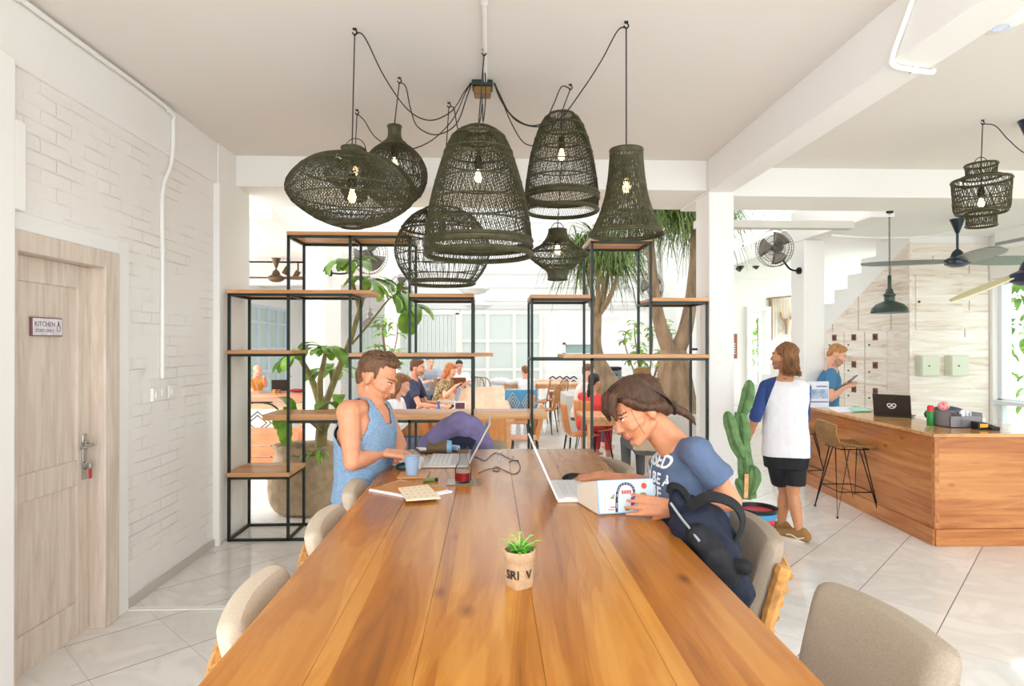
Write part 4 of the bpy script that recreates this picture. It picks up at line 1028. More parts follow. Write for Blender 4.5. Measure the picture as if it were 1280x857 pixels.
# small succulent in burlap pot
q = on(649, 731)
pp = thing('potted_seedling', 'small green seedling in a burlap wrapped pot with black letters on the table', 'potted plant', (q.x, q.y, TZ))
BUR = mat('natural_burlap', (196, 164, 128), .95, bump=.4, bscale=500, var=.1, vscale=120)
rings = []
for z, r, sq in ((0, .027, .9), (.012, .03, .8), (.05, .034, .2), (.066, .036, .0), (.07, .039, 0), (.088, .041, 0), (.091, .040, 0)):
    rg = []
    for k in range(40):
        a = 2 * pi * k / 40; s4 = 1 / max(abs(cos(a)), abs(sin(a))); rr = r * (1 + (min(s4, 1.22) - 1) * sq)
        rg.append(V((rr * cos(a + .6), rr * sin(a + .6), z)))
    rings.append(rg)
inner = [[V((p.x * .9, p.y * .9, z)) for p in rings[-1]] for z in (.091, .075)]
MB().loft(rings + inner).build('burlap_pot', BUR, pp, world=False)
MB().lathe([(0, .079), (.036, .077)], 20).build('soil', SOIL, pp, world=False)
bv = [Vector((0, 0, 0))]
def pot_text(txt, ang0, size):
    vs, fs = textverts(txt, size, .0004, 'CENTER', .0006); out = []
    for v in vs:
        z = .036 + v.y; r = .0345 + (z - .03) * .05 + v.z + .0012; a = ang0 + v.x / r
        out.append((r * cos(a), r * sin(a), z))
    return out, fs
mb = MB(); ang = atan2(-q.y, -q.x) - .15
mb.add(*pot_text('SRI  V', ang + .12, .030)); mb.build('black_lettering', mat('black_stencil', (44, 38, 34), .8), pp, world=False, smooth=False)
rnd = random.Random(5); lf = MB()
for i in range(34):
    a = rnd.random() * 2 * pi; r = rnd.random() * .026; el = .2 + rnd.random() * .9
    leaf(lf, (r * cos(a), r * sin(a), .080 + rnd.random() * .014), (cos(a) * .7, sin(a) * .7, el), (0, 0, 1), .018 + rnd.random() * .014, .011, .5, 4)
lf.build('leaves', mat('fresh_green', (96, 168, 48), .5, var=.35, vscale=60), pp, world=False)
sp = MB()
for a, l, hh in ((2.9, .030, .026), (2.4, .015, .036), (.6, .03, .032), (.1, .038, .024), (1.4, .01, .042)):
    pts = smoothcurve([(0.004 * cos(a), .004 * sin(a), .082), (l * .5 * cos(a), l * .5 * sin(a), .082 + hh * .7), (l * cos(a), l * sin(a), .082 + hh)], 5)
    sp.tube(pts, [.0016] * len(pts), 5); leaf(sp, pts[-1], (cos(a), sin(a), .4), (0, 0, 1), .022, .011, .4, 4)
sp.build('sprouts', mat('pale_fresh_green', (140, 196, 84), .5), pp, world=False)
# purple hoodie over the far chair
hd = thing('hoodie', 'lilac grey hooded jacket draped over the chair at the far end of the table', 'jacket', (-.1, 3.85, .7))
LIL = mat('lilac_fleece', (118, 110, 150), .95, bump=.3, bscale=50, var=.12, vscale=12)
# ================================================================ ORGANIC BODIES (rounded cones + ellipsoids fused into one skin)
def frame_from(t, xdir):
    t = V(t).normalized(); x = V(xdir); x = (x - t * x.dot(t)).normalized(); y = t.cross(x)
    return x, y, t
def capsule(mb, p0, p1, r0, r1, seg=14):
    p0 = V(p0); p1 = V(p1); ax = p1 - p0; L = ax.length
    if L < 1e-6: mb.ball(p0, max(r0, r1), seg, 8); return
    pr = []
    for i in range(6): a = -pi / 2 + (pi / 2) * i / 5; pr.append((r0 * cos(a), r0 * sin(a)))
    for i in range(6): a = (pi / 2) * i / 5; pr.append((r1 * cos(a), L + r1 * sin(a)))
    pr[0] = (0, pr[0][1]); pr[-1] = (0, pr[-1][1])
    mb.lathe(pr, seg, p0, ax)
def loftbody(mb, rings, xdir, seg=22, pw=0.8):
    """rings: (center, rx, ry) ; section is a superellipse with x along xdir"""
    out = []
    n = len(rings)
    for i, (c, rx, ry) in enumerate(rings):
        t = V(rings[min(i + 1, n - 1)][0]) - V(rings[max(i - 1, 0)][0])
        x, y, t = frame_from(t, xdir)
        out.append([V(c) + x * rx * abs(cos(a)) ** pw * (1 if cos(a) >= 0 else -1) + y * ry * abs(sin(a)) ** pw * (1 if sin(a) >= 0 else -1) for a in [2 * pi * k / seg for k in range(seg)]])
    mb.loft(out)
def fuse(name, mb, mats, parent, voxel=0.008, smooth=6, paint=None, factor=0.5, disp=None, dec=None, keep=None):
    me = bpy.data.meshes.new('raw'); me.from_pydata([tuple(v) for v in mb.v], [], mb.f)
    bm = bmesh.new(); bm.from_mesh(me); bmesh.ops.recalc_face_normals(bm, faces=bm.faces)
    bmesh.ops.triangulate(bm, faces=bm.faces); bm.to_mesh(me); bm.free()
    o = bpy.data.objects.new('raw', me); COL.objects.link(o)
    md = o.modifiers.new('r', 'REMESH'); md.mode = 'VOXEL'; md.voxel_size = voxel
    if smooth:
        md = o.modifiers.new('s', 'SMOOTH'); md.factor = factor; md.iterations = smooth
    if disp:
        tx = bpy.data.textures.new('folds', 'CLOUDS'); tx.noise_scale = disp[1]
        md = o.modifiers.new('d', 'DISPLACE'); md.texture = tx; md.strength = disp[0]; md.mid_level = 0.5; md.texture_coords = 'GLOBAL'
    if dec:
        md = o.modifiers.new('dec', 'DECIMATE'); md.ratio = dec
    dg = bpy.context.evaluated_depsgraph_get()
    res = bpy.data.meshes.new_from_object(o.evaluated_get(dg))
    bpy.data.objects.remove(o); bpy.data.meshes.remove(me)
    if keep:
        bm = bmesh.new(); bm.from_mesh(res); bmesh.ops.delete(bm, geom=[f for f in bm.faces if not keep(f.calc_center_median())], context='FACES'); bm.to_mesh(res); bm.free()
    if paint:
        idx = [0] * len(res.polygons)
        for i, p in enumerate(res.polygons): idx[i] = paint(p.center)
    if parent is not None: res.transform(WM[parent.name].inverted())
    res.name = name; res.materials.clear()
    mats = mats if isinstance(mats, (list, tuple)) else [mats]
    for m in mats: res.materials.append(m)
    res.polygons.foreach_set('material_index', idx if paint else [0] * len(res.polygons))
    res.shade_smooth()
    ob = bpy.data.objects.new(name, res); COL.objects.link(ob)
    if keep:
        md = ob.modifiers.new('solid', 'SOLIDIFY'); md.thickness = .004; md.offset = 0
    if parent is not None: ob.parent = parent; WM[ob.name] = WM[parent.name].copy()
    return ob
class Head:
    def __init__(s, c, f, up=(0, 0, 1), k=1.0):
        s.c = V(c); s.f = V(f).normalized(); u = V(up); s.u = (u - s.f * u.dot(s.f)).normalized(); s.s = s.u.cross(s.f); s.k = k   # s = person's left
    def p(s, x, y, z): return s.c + (s.s * x + s.f * y + s.u * z) * s.k
    def R(s): return Matrix((s.s, s.f, s.u)).transposed()
    def loc(s, q):
        d = (V(q) - s.c) / s.k; return d.dot(s.s), d.dot(s.f), d.dot(s.u)
def head_prims(mb, H, fem=False):
    k = H.k; R = H.R()
    def E(x, y, z, rx, ry, rz): mb.ball(H.p(x, y, z), (rx * k, ry * k, rz * k), 18, 12, R)
    def C(a, b, r0, r1): capsule(mb, H.p(*a), H.p(*b), r0 * k, r1 * k, 12)
    E(0, -.012, .036, .074, .096, .082)
    E(0, .032, -.012, .062, .064, .082)
    E(0, .02, -.055, .056, .058, .05)
    for q in (-1, 1):
        C((q * .052, -.008, -.052), (q * .018, .062, -.094), .018, .020 if not fem else .017)
        C((q * .040, .062, -.022), (q * .052, .030, -.02), .024, .018)
        E(q * .074, -.016, -.008, .010, .018, .028)
        E(q * .031, .080, .010, .0135, .0115, .0095)
        C((q * .012, .093, .030), (q * .044, .080, .031), .0085, .006)
    C((0, .06, -.092), (0, .072, -.094), .022 if not fem else .018, .016 if not fem else .013)
    C((0, .088, .016), (0, .1055, -.027), .008, .0095)
    for q in (-1, 1): E(q * .010, .096, -.031, .007, .009, .007)
    E(0, .089, -.057, .021, .010, .006); E(0, .0875, -.067, .018, .010, .0065)
def face_paint(H, brow=True, beard=0):
    """0 skin 1 eye white 2 dark 3 lips 4 hair/brow 5 stubble"""
    def f(q):
        x, y, z = H.loc(q)
        if abs(x) > .1 or abs(y) > .14 or abs(z) > .14: return 0
        if y > .06:
            ax = abs(x)
            dx, dz = (ax - .031), z - .010
            if y > .075 and (dx / .0125) ** 2 + (dz / .0032) ** 2 < 1: return 2 if (dx + .002) ** 2 + dz ** 2 < .0066 ** 2 else 1
            if (dx / .014) ** 2 + ((z - .0155) / .0028) ** 2 < 1: return 2
            if brow and .012 < ax < .05 and abs(z - .031 + (ax - .03) ** 2 * 6) < .0030: return 4
            if y > .084 and (x / .023) ** 2 + ((z + .061) / .0105) ** 2 < 1: return 3
        if beard and z < -.035 and y > -.005 and not (z > -.045 and y > .09) :
            if z < -.040 - max(0, (.05 - y)) * .0 or y < .04: return 5
        return 0
    return f
def hand(mb, wrist, d, n, side, curl=0.35, k=1.0, spread=0.06, thumb=0.6, flat=False):
    """d: forearm->fingers, n: out of the back of the hand, side: +1 when the thumb lies along d x n ... sign"""
    d = V(d).normalized(); n = V(n); n = (n - d * n.dot(d)).normalized(); t = d.cross(n) * side
    w = V(wrist)
    P = lambda a, b, c: w + (d * a + t * b + n * c) * k
    for b in (-.028, -.01, .01, .028): capsule(mb, P(.012, b * .72, 0), P(.088, b, .002), .0135 * k, .0115 * k, 10)
    capsule(mb, P(-.02, 0, 0), P(.02, 0, 0), .024 * k, .024 * k, 12)
    capsule(mb, P(.01, .022, -.004), P(.05, .034, -.008), .016 * k, .013 * k, 10)
    for b, L, sp, cu in ((.031, .072, spread * 1.5, curl * .65), (.0105, .080, spread * .5, curl), (-.0105, .075, -spread * .6, curl * 1.25), (-.030, .060, -spread * 1.7, curl * 1.5)):
        p = P(.086, b, .002); a = 0.0; dd = (d + t * sp).normalized()
        rr = [.0084, .0076, .0070, .0060]
        for i, f in enumerate((.46, .31, .23)):
            a += cu * (0.75, 1.0, 0.7)[i]
            q = p + (dd * cos(a) - n * sin(a)) * L * f * k
            capsule(mb, p, q, rr[i] * k, rr[i + 1] * k, 9); p = q
    p = P(.040, .036, -.008); dirs = (d * .75 + t * .6 - n * .25 * thumb).normalized()
    q = p + dirs * .036 * k; capsule(mb, p, q, .0115 * k, .0098 * k, 9)
    q2 = q + (d * .95 + t * .15 - n * .35 * thumb).normalized() * .030 * k; capsule(mb, q, q2, .0098 * k, .0078 * k, 9)
SKINS = {}
def skinset(key, skin, hair, lips=None, stub=None):
    if key in SKINS: return SKINS[key]
    s = mat('skin_' + key, skin, .5, sss=.06, var=.05, vscale=30)
    L = lips or tuple(int(a * b) for a, b in zip(skin, (.82, .66, .64)))
    r = [s, mat('eye_white', (232, 226, 220), .2), mat('eye_dark', (46, 32, 26), .25), mat('lips_' + key, L, .4),
         mat('hair_' + key, hair, .55, var=.35, vscale=60, bump=.6, bscale=200, stretch=(1, 1, .25)), mat('stubble_' + key, stub or tuple(int(a * .84) for a in skin), .6)]
    SKINS[key] = r; return r
def limb(mb, pts, rs, bulge=None):
    for (a, b, r0, r1) in zip(pts, pts[1:], rs, rs[1:]): capsule(mb, a, b, r0, r1, 14)
def arm_prims(mb, sh, el, wr, k=1.0, fem=False):
    g = .86 if fem else 1.0
    sh, el, wr = V(sh), V(el), V(wr)
    mid = sh.lerp(el, .42); capsule(mb, sh, mid, .052 * g * k, .047 * g * k); capsule(mb, mid, el, .047 * g * k, .036 * g * k)
    f = el.lerp(wr, .30); capsule(mb, el, f, .037 * g * k, .040 * g * k); capsule(mb, f, wr, .040 * g * k, .025 * g * k)
def leg_prims(mb, hip, kn, an, toe=None, k=1.0, fem=False):
    hip, kn, an = V(hip), V(kn), V(an)
    m = hip.lerp(kn, .35); capsule(mb, hip, m, .083 * k, .078 * k); capsule(mb, m, kn, .078 * k, .05 * k)
    c = kn.lerp(an, .3); capsule(mb, kn, c, .05 * k, .054 * k); capsule(mb, c, an, .054 * k, .033 * k)
    if toe is not None:
        toe = V(toe); capsule(mb, an + V((0, 0, -.03)), toe, .035 * k, .028 * k)
def strands_on(name, curves, r, m, parent, seg=4):
    mb = MB()
    for c in curves: mb.tube(c, [r * (0.6 if i in (0, len(c) - 1) else 1) for i in range(len(c))], seg)
    return mb.build(name, m, parent)
def torso_rings(pel, chest, neck, sw, side, grow=0.0, fem=False, low=0.0):
    """from pelvis to neck base"""
    pel, chest, neck = V(pel), V(chest), V(neck)
    w = sw
    waist = pel.lerp(chest, .48)
    return [(pel + (pel - chest).normalized() * (.09 + low), .15 * w + grow, .105 * w + grow), (pel, .168 * w + grow, .118 * w + grow), (waist, (.138 if fem else .148) * w + grow, .102 * w + grow),
            (pel.lerp(chest, .8), .158 * w + grow, .112 * w + grow), (chest, .170 * w + grow, .115 * w + grow), (chest.lerp(neck, .55), .150 * w + grow, .092 * w + grow), (chest.lerp(neck, .85), .095 * w + grow * .8, .07 * w + grow * .8), (neck, .06 * w + grow * .5, .056 * w + grow * .5)]

# ---------------------------------------------------------------- the man in the blue tank top
def man_tank():
    ks = skinset('tan', (214, 148, 112), (104, 72, 46), stub=(206, 148, 116))
    DM = 1.055
    W0 = globals()['W']
    W = lambda px, py, d: W0(px, py, d * DM)
    t = thing('person', 'person in a light blue tank top sitting at the left of the long table', 'person', (-.64, 3.04, 0))
    Hd = W(471, 473, 2.92); H = Head(Hd, (.80, -.16, -.36), (0.25, 0, 1), 1.0)
    shR = W(436, 514, 2.72); shL = W(478, 515, 3.02); side = (shL - shR).normalized()
    neck = (shR + shL) / 2 + V((.03, 0, .045)); chest = (shR + shL) / 2 + V((.0, 0, -.10)); pel = V((-.63, 3.08, .83))
    elR = W(440, 578, 2.66); wrR = W(478, 565, 2.82); elL = W(500, 556, 3.06); wrL = W(489, 577, 2.98)
    mb = MB(); head_prims(mb, H)
    capsule(mb, H.p(0, -.03, -.06), neck - V((0.0, 0, .01)), .049, .057); capsule(mb, H.p(0, -.02, -.08), neck + V((.015, 0, -.03)), .038, .045)
    loftbody(mb, torso_rings(pel, chest, neck, 1.0, side), side)
    for a, b in ((neck - V((0, 0, .035)), shR), (neck - V((0, 0, .035)), shL)): capsule(mb, a, b, .05, .055)
    arm_prims(mb, shR, elR, wrR, 1.04); arm_prims(mb, shL, elL, wrL, 1.0)
    for s_ in (shR, shL): mb.ball(s_ - V((0, 0, .005)), (.06, .06, .058))
    dR = V((.95, .18, -.16)); hand(mb, wrR, dR, (.0, -.25, 1), -1, .40, 1.05, .13)
    dL = V((.45, -.75, -.30)); hand(mb, wrL, dL, (-.2, 0, 1), 1, .5, 1.0, .06)
    hR = pel + V((.03, -.1, -.03)); hL = pel + V((.03, .1, -.03))
    leg_prims(mb, hR, (-.32, 2.98, .85), (-.32, 2.98, .45), (-.18, 2.96, .39)); leg_prims(mb, hL, (-.30, 3.22, .85), (-.32, 3.2, .45), (-.18, 3.22, .39))
    fp = face_paint(H)
    fuse('body', mb, ks, t, .0044, 4, fp)
    # hair
    hm = MB(); R = H.R()
    for (x, y, z, rx, ry, rz) in ((0, -.028, .052, .0785, .092, .079), (0, .012, .100, .056, .064, .034), (0, .046, .102, .046, .032, .024), (0, -.078, .004, .058, .032, .058), (0, -.066, -.035, .046, .030, .034)):
        hm.ball(H.p(x, y, z), (rx, ry, rz), 18, 12, R)
    for q in (-1, 1): capsule(hm, H.p(q * .066, .012, .04), H.p(q * .069, .012, .008), .010, .006)
    hr = fuse('hair', hm, ks[4], t, .005, 3, disp=(.006, .012))
    rnd = random.Random(1); cv = []
    for i in range(170):
        a = rnd.uniform(-pi, pi); r = sqrt(rnd.random()); x = r * .066 * sin(a); y = -.02 + r * .092 * cos(a)
        z = .052 + .080 * sqrt(max(0, 1 - (x / .081) ** 2 - ((y + .022) / .096) ** 2)) + (.012 if y > -.01 else 0) * 1
        cv.append([H.p(x, y - .012, z - .004), H.p(x, y + .005, z + .006), H.p(x * 1.02, y + .022, z + .006 + .003 * rnd.random())])
    strands_on('hair_strands', cv, .0022, ks[4], hr)
    # tank top : torso shell cut low at the arms, two straps
    TK = mat('heather_blue_jersey', (132, 162, 192), .9, bump=.4, bscale=30, var=.16, vscale=70, stretch=(1, 1, 4))
    tm = MB(); loftbody(tm, torso_rings(pel, chest, neck, 1.0, side, .012), side)
    for s_ in (shR, shL): capsule(tm, neck - V((0, 0, .035)), s_, .061, .064)
    fw = V((side.y, -side.x, 0)).normalized()
    def kp(q):
        v = q - chest; x = abs(v.dot(side)); f = v.dot(fw); h = v.z
        if q.z < pel.z - .02: return False
        if h > -.06 and x > .165 - max(0, h + .02) * .34: return False
        h0 = .045 if f > 0 else .09
        if h > h0 and x < .030 + (h - h0) * .42: return False
        return True
    fuse('tank_top', tm, TK, t, .006, 5, disp=(.016, .09), keep=kp)
    # shorts
    sm = MB(); SH = mat('petrol_blue_shorts', (40, 84, 122), .85, bump=.2)
    loftbody(sm, [(pel - V((0, 0, .12)), .165, .122), (pel, .184, .134), (pel + V((0, 0, .08)), .17, .124)], side)
    for h_, kn in ((hR, V((-.32, 2.98, .85))), (hL, V((-.30, 3.22, .85)))): capsule(sm, h_, h_.lerp(kn, .75), .098, .088)
    fuse('shorts', sm, SH, t, .009, 5)
    return t
man_tank()
# ---------------------------------------------------------------- the woman in the blue tee
def woman_tee():
    ks = skinset('warm', (204, 138, 100), (74, 46, 27), lips=(176, 100, 86))
    t = thing('person', 'person in a faded blue lettered tee with dark brown hair leaning over a white laptop', 'person', (.72, 2.25, 0))
    H = Head(W(798, 514, 2.22), (-.84, -.20, -.42), (-.45, 0, 1), .95)
    shL = W(872, 566, 2.12); shR = W(838, 572, 2.44); side = (shL - shR).normalized()
    neck = W(846, 556, 2.26); pel = V((.81, 2.36, .83)); chest = (shL + shR) / 2 + V((.01, 0, -.11))
    elL = W(915, 626, 2.10); wrL = W(838, 634, 2.14); elR = W(818, 606, 2.60); wrR = W(748, 595, 2.70)
    mb = MB(); head_prims(mb, H, True)
    capsule(mb, H.p(0, -.035, -.055), neck, .046, .050); capsule(mb, H.p(0, -.02, -.08), neck + V((-.02, 0, -.02)), .038, .045)
    loftbody(mb, torso_rings(pel, chest, neck, .9, side, fem=True), side)
    for s_ in (shL, shR): capsule(mb, neck + V((.01, 0, -.03)), s_, .042, .046)
    arm_prims(mb, shL, elL, wrL, 1.0, True); arm_prims(mb, shR, elR, wrR, 1.0, True)
    hand(mb, wrR, (-.96, -.02, -.10), (-.1, 0, 1), 1, .42, .95, .07)
    hand(mb, wrL, (-.93, .12, .06), (.1, -1, .25), -1, .20, .95, .05)
    hL = pel + V((0, -.09, -.03)); hR = pel + V((0, .09, -.03))
    leg_prims(mb, hL, (.38, 2.26, .85), (.44, 2.28, .43), (.30, 2.26, .37), .95); leg_prims(mb, hR, (.38, 2.48, .85), (.44, 2.46, .43), (.30, 2.48, .37), .95)
    fuse('body', mb, ks, t, .0044, 4, face_paint(H))
    hm = MB(); R = H.R()
    for (x, y, z, rx, ry, rz) in ((0, -.026, .050, .082, .095, .081), (0, .036, .100, .058, .054, .026), (0, -.084, .0, .060, .034, .056), (0, -.098, -.03, .042, .030, .038)):
        hm.ball(H.p(x, y, z), (rx, ry, rz), 18, 12, R)
    for q in (-1, 1):
        capsule(hm, H.p(q * .068, .05, .07), H.p(q * .078, .010, .028), .018, .014); capsule(hm, H.p(q * .078, .010, .028), H.p(q * .072, -.06, -.01), .016, .022)
    # fringe falling forward
    limb(hm, [H.p(.03, .075, .10), H.p(.035, .105, .06), H.p(.042, .108, .02)], [.02, .014, .006]); limb(hm, [H.p(-.02, .08, .10), H.p(-.03, .106, .06), H.p(-.042, .102, .015)], [.022, .016, .007])
    limb(hm, [H.p(.0, .082, .102), H.p(.012, .108, .07), H.p(.02, .114, .045)], [.022, .014, .006])
    pb = H.p(0, -.122, -.045); pn = [pb, pb + V((.028, 0, -.008)), pb + V((.055, 0, -.02)), pb + V((.08, 0, -.04)), pb + V((.095, 0, -.065))]
    limb(hm, pn, [.026, .018, .016, .012, .004])
    hr = fuse('hair', hm, ks[4], t, .005, 4, disp=(.004, .012))
    rnd = random.Random(2); cv = []
    for i in range(240):
        a = rnd.uniform(0.15, pi - .15) ; x0 = .084 * cos(a); z0 = .050 + .081 * sin(a)
        y1 = .09 * sin(a); 
        cv.append(smoothcurve([H.p(x0 * .72, .07 - .02 * rnd.random(), .052 + (z0 - .052) * .78 + .012), H.p(x0 * .98, .02, z0 + .006), H.p(x0 * 1.0, -.05, .03 + (z0 - .03) * .92 + .004), H.p(x0 * .82, -.103, -.02 + (z0 - .02) * .45), H.p(x0 * .25, -.128, -.05 + rnd.uniform(-.01, .01))], 4))
    strands_on('hair_strands', cv, .0020, ks[4], hr)
    MB().tube([H.p(0.026 * cos(i * pi / 6), -.128, -.048 + .026 * sin(i * pi / 6)) for i in range(12)], .008, 6, True).build('hair_tie', BLACK, hr)
    # loose wisps at the near cheek
    strands_on('loose_wisp', [smoothcurve([H.p(.07, .045, .07), H.p(.080, .055, .03), H.p(.078, .052, -.03), H.p(.072, .045, -.07)], 5)], .0010, ks[4], hr)
    # tee shirt
    TE = mat('faded_navy_jersey', (82, 98, 124), .9, bump=.25, bscale=40, var=.10, vscale=12)
    tm = MB(); rg = torso_rings(pel, chest, neck, .9, side, .024, True)
    loftbody(tm, rg[0:6] + [(chest.lerp(neck, .85), .088, .074), (chest.lerp(neck, .99), .066, .060)], side)
    for s_, e_ in ((shL, elL), (shR, elR)):
        capsule(tm, neck + V((.015, 0, -.03)), s_, .046, .053); c = s_.lerp(e_, .60); tm.cyl(s_.lerp(e_, -.02), c, .054, .064, 18)
    tee = fuse('tee_shirt', tm, TE, t, .006, 5, disp=(.022, .11))
    # lettering projected on to the chest
    dg = bpy.context.evaluated_depsgraph_get(); bv = BVHTree.FromPolygons([WM[t.name] @ v.co for v in tee.data.vertices], [tuple(p.vertices) for p in tee.data.polygons])
    tx = MB()
    rows = (('USED', 575, 816, .066), ('TO BE A', 596, 813, .056), ('THE', 609, 807, .026), ('OF', 614, 824, .066))
    eye = V((0, 0, CH)); fdir = V((-.93, -.37, 0)).normalized()
    for txt, py, px, size in rows:
        vs, fs = textverts(txt, size, 0, 'CENTER', .0016)
        ctr = W(px, py, 2.25); xa = V((.37, -.93, 0)).normalized(); za = V((.18, 0, 1)).normalized(); out = []
        ok = True
        for v in vs:
            p = ctr + xa * v.x + za * v.y + fdir * .5
            h, nrm, ix, dd = bv.ray_cast(p, -fdir)
            if h is None: h, nrm, ix, dd = bv.find_nearest(ctr + xa * v.x + za * v.y)
            out.append(h + fdir * .002)
        tx.add(out, fs)
    tx.build('shirt_lettering', mat('worn_white_print', (226, 228, 226), .8), tee, smooth=False, solid=.001)
    # necklace cord
    npt = []
    for px, py in ((832, 543), (824, 556), (818, 568), (815, 582), (814, 592)):
        rd = (W(px, py, 2) - eye).normalized(); h, nr, ix, dd = bv.ray_cast(eye, rd)
        if h is not None: npt.append(h + nr * .002)
    if len(npt) > 1: MB().tube(npt, .0018, 5).build('necklace', mat('pale_cord', (220, 216, 206), .6), t)
    sm = MB(); loftbody(sm, [(pel - V((0, 0, .12)), .16, .12), (pel, .178, .13), (pel + V((0, 0, .06)), .16, .118)], side)
    for h_, kn in ((hL, V((.38, 2.26, .85))), (hR, V((.38, 2.48, .85)))): capsule(sm, h_, kn, .092, .066); capsule(sm, kn, kn + V((.06, 0, -.35)), .066, .05)
    fuse('jeans', sm, mat('navy_denim', (48, 62, 92), .9, bump=.2), t, .009, 5)
    return t
woman_tee()
# ---------------------------------------------------------------- standing man seen from behind
def man_standing():
    ks = skinset('bronze', (196, 138, 100), (128, 86, 50))
    d = 5.3; base = W(988, 431, d); gx, gy = base.x, base.y
    t = thing('person', 'person standing with back turned in white tee with blue sleeves and black shorts', 'person', (gx, gy, 0))
    P = lambda px, py, dd=d: W(px, py, dd)
    H = Head(P(980, 446, d + .02), (-.75, .62, .05), (0, 0, 1), 1.0)
    shL = P(957, 483, d + .05); shR = P(1005, 484, d - .08); side = (shL - shR).normalized()
    neck = P(982, 470); chest = P(981, 497); pel = P(982, 566)
    elL = P(946, 515, d + .0); wrL = P(937, 543, d + .12); elR = P(1005, 522, d + .16); wrR = P(990, 545, d + .36)
    mb = MB(); head_prims(mb, H)
    capsule(mb, H.p(0, -.03, -.06), neck, .055, .06)
    loftbody(mb, torso_rings(pel, chest, neck, 1.02, side), side)
    for s_ in (shL, shR): capsule(mb, neck - V((0, 0, .04)), s_, .05, .055)
    arm_prims(mb, shL, elL, wrL); arm_prims(mb, shR, elR, wrR)
    hand(mb, wrL, (-.15, .25, -1), (-1, 0, 0.1), 1, .4); hand(mb, wrR, (-.3, .5, -.8), (1, 0, .2), -1, .4)
    hL = P(972, 572, d + .03); hR = P(992, 572, d - .02)
    kL = P(981, 614, d + .10); aL = P(976, 648, d + .12); tL = P(964, 656, d + .17) ; kR = P(991, 618, d - .02); aR = P(999, 660, d - .08); tR = P(988, 667, d - .02)
    aL.z = .085; aR.z = .085; tL = aL + V((-.15, .10, -.05)); tR = aR + V((-.13, .13, -.05))
    leg_prims(mb, hL, kL, aL, tL); leg_prims(mb, hR, kR, aR, tR)
    fuse('body', mb, ks, t, .007, 5, face_paint(H, beard=1))
    hm = MB(); R = H.R()
    for (x, y, z, rx, ry, rz) in ((0, -.024, .048, .084, .098, .084), (0, -.07, -.04, .074, .048, .08), (0, -.07, -.10, .062, .036, .05), (.046, -.05, -.09, .028, .038, .06), (-.046, -.05, -.09, .028, .038, .06), (.07, -.03, .02, .02, .04, .04)):
        hm.ball(H.p(x, y, z), (rx, ry, rz), 16, 10, R)
    hr = fuse('hair', hm, ks[4], t, .007, 3, disp=(.012, .03))
    rnd = random.Random(9); cv = []
    for i in range(200):
        a = rnd.uniform(-.2, pi + .2); x0 = .086 * cos(a); y0 = -.03 - .08 * sin(a)
        cv.append(smoothcurve([H.p(x0 * .25, .0 - .03 * rnd.random(), .135), H.p(x0 * .85, y0 * .8, .09), H.p(x0 * 1.06, y0 * 1.05, .01), H.p(x0 * .95 + rnd.uniform(-.012, .012), y0 * 1.1, -.06), H.p(x0 * .92 + rnd.uniform(-.025, .025), y0 * 1.0 + rnd.uniform(-.02, .01), -.10 - rnd.random() * .03), H.p(x0 * 1.1 + rnd.uniform(-.03, .03), y0 * 1.1 + rnd.uniform(-.03, .01), -.12 - rnd.random() * .04)], 3))
    strands_on('hair_strands', cv, .003, ks[4], hr)
    WT = mat('white_jersey', (226, 224, 228), .9, bump=.25, bscale=25); BL = mat('royal_blue_jersey', (48, 70, 128), .9, bump=.25, bscale=25)
    tm = MB(); rg = torso_rings(pel, chest, neck, 1.02, side, .02)
    loftbody(tm, [(pel + V((0, 0, -.02)), .200, .145), (pel + V((0, 0, .06)), .195, .14)] + [(rg[3][0] - V((0, 0, .10)), .18, .13)] + rg[3:6] + [(chest.lerp(neck, .78), .105, .085)], side)
    for s_ in (shL, shR): capsule(tm, neck - V((0, 0, .035)), s_, .058, .058)
    nk = neck.copy()
    def ragl(q):
        v = q - neck; x = v.dot(side)
        return 1 if (x > .06 + max(0, -v.z) * .36 and v.z > -.30 and x > .07) or x < -.185 else 0
    rt = fuse('raglan_tee', tm, [WT, BL], t, .007, 5, ragl, disp=(.022, .13))
    for s_, e_, w_ in ((shL, elL, wrL), (shR, elR, wrR)):
        am = MB(); capsule(am, s_, e_, .055, .050); am.cyl(e_, e_.lerp(w_, .32), .055, .05, 18); am.ball(e_, .055)
        fuse('blue_sleeve', am, BL, rt, .008, 4, disp=(.012, .06))
    MB().tube([neck + V((.064 * cos(i * pi / 10), .064 * sin(i * pi / 10), -.012 + .01 * sin(i * pi / 10))) for i in range(20)], .006, 6, True).build('dark_collar', mat('navy_rib', (30, 40, 74), .9), rt)
    sm = MB(); loftbody(sm, [(pel - V((0, 0, .12)), .175, .13), (pel - V((0, 0, .03)), .185, .135), (pel + V((0, 0, .06)), .17, .122)], side)
    for h_, kn in ((hL, kL), (hR, kR)): sm.cyl(h_ + V((0, 0, .02)), h_.lerp(kn, .72), .104, .098, 20)
    fuse('shorts', sm, mat('black_shorts', (22, 23, 27), .8, bump=.2), t, .008, 4)
    for a_, to in ((aL, tL), (aR, tR)):
        f = (to - a_); f.z = 0; f.normalize(); g = V((a_.x, a_.y, 0)); sd = f.cross(V((0, 0, 1)))
        s2 = MB(); capsule(s2, g - f * .05 + V((0, 0, .05)), g + f * .16 + V((0, 0, .042)), .046, .04); capsule(s2, g - f * .03 + V((0, 0, .08)), g + f * .06 + V((0, 0, .065)), .042, .036)
        ob = fuse('shoe', s2, mat('tan_canvas', (150, 112, 66), .85, bump=.2), t, .008, 3)
        sl = MB(); n = 20
        pts = []
        for k in range(n):
            a = 2 * pi * k / n; c = cos(a); pts.append(g + f * (.055 + (.155 if c > 0 else .105) * c * .95) + sd * .050 * sin(a))
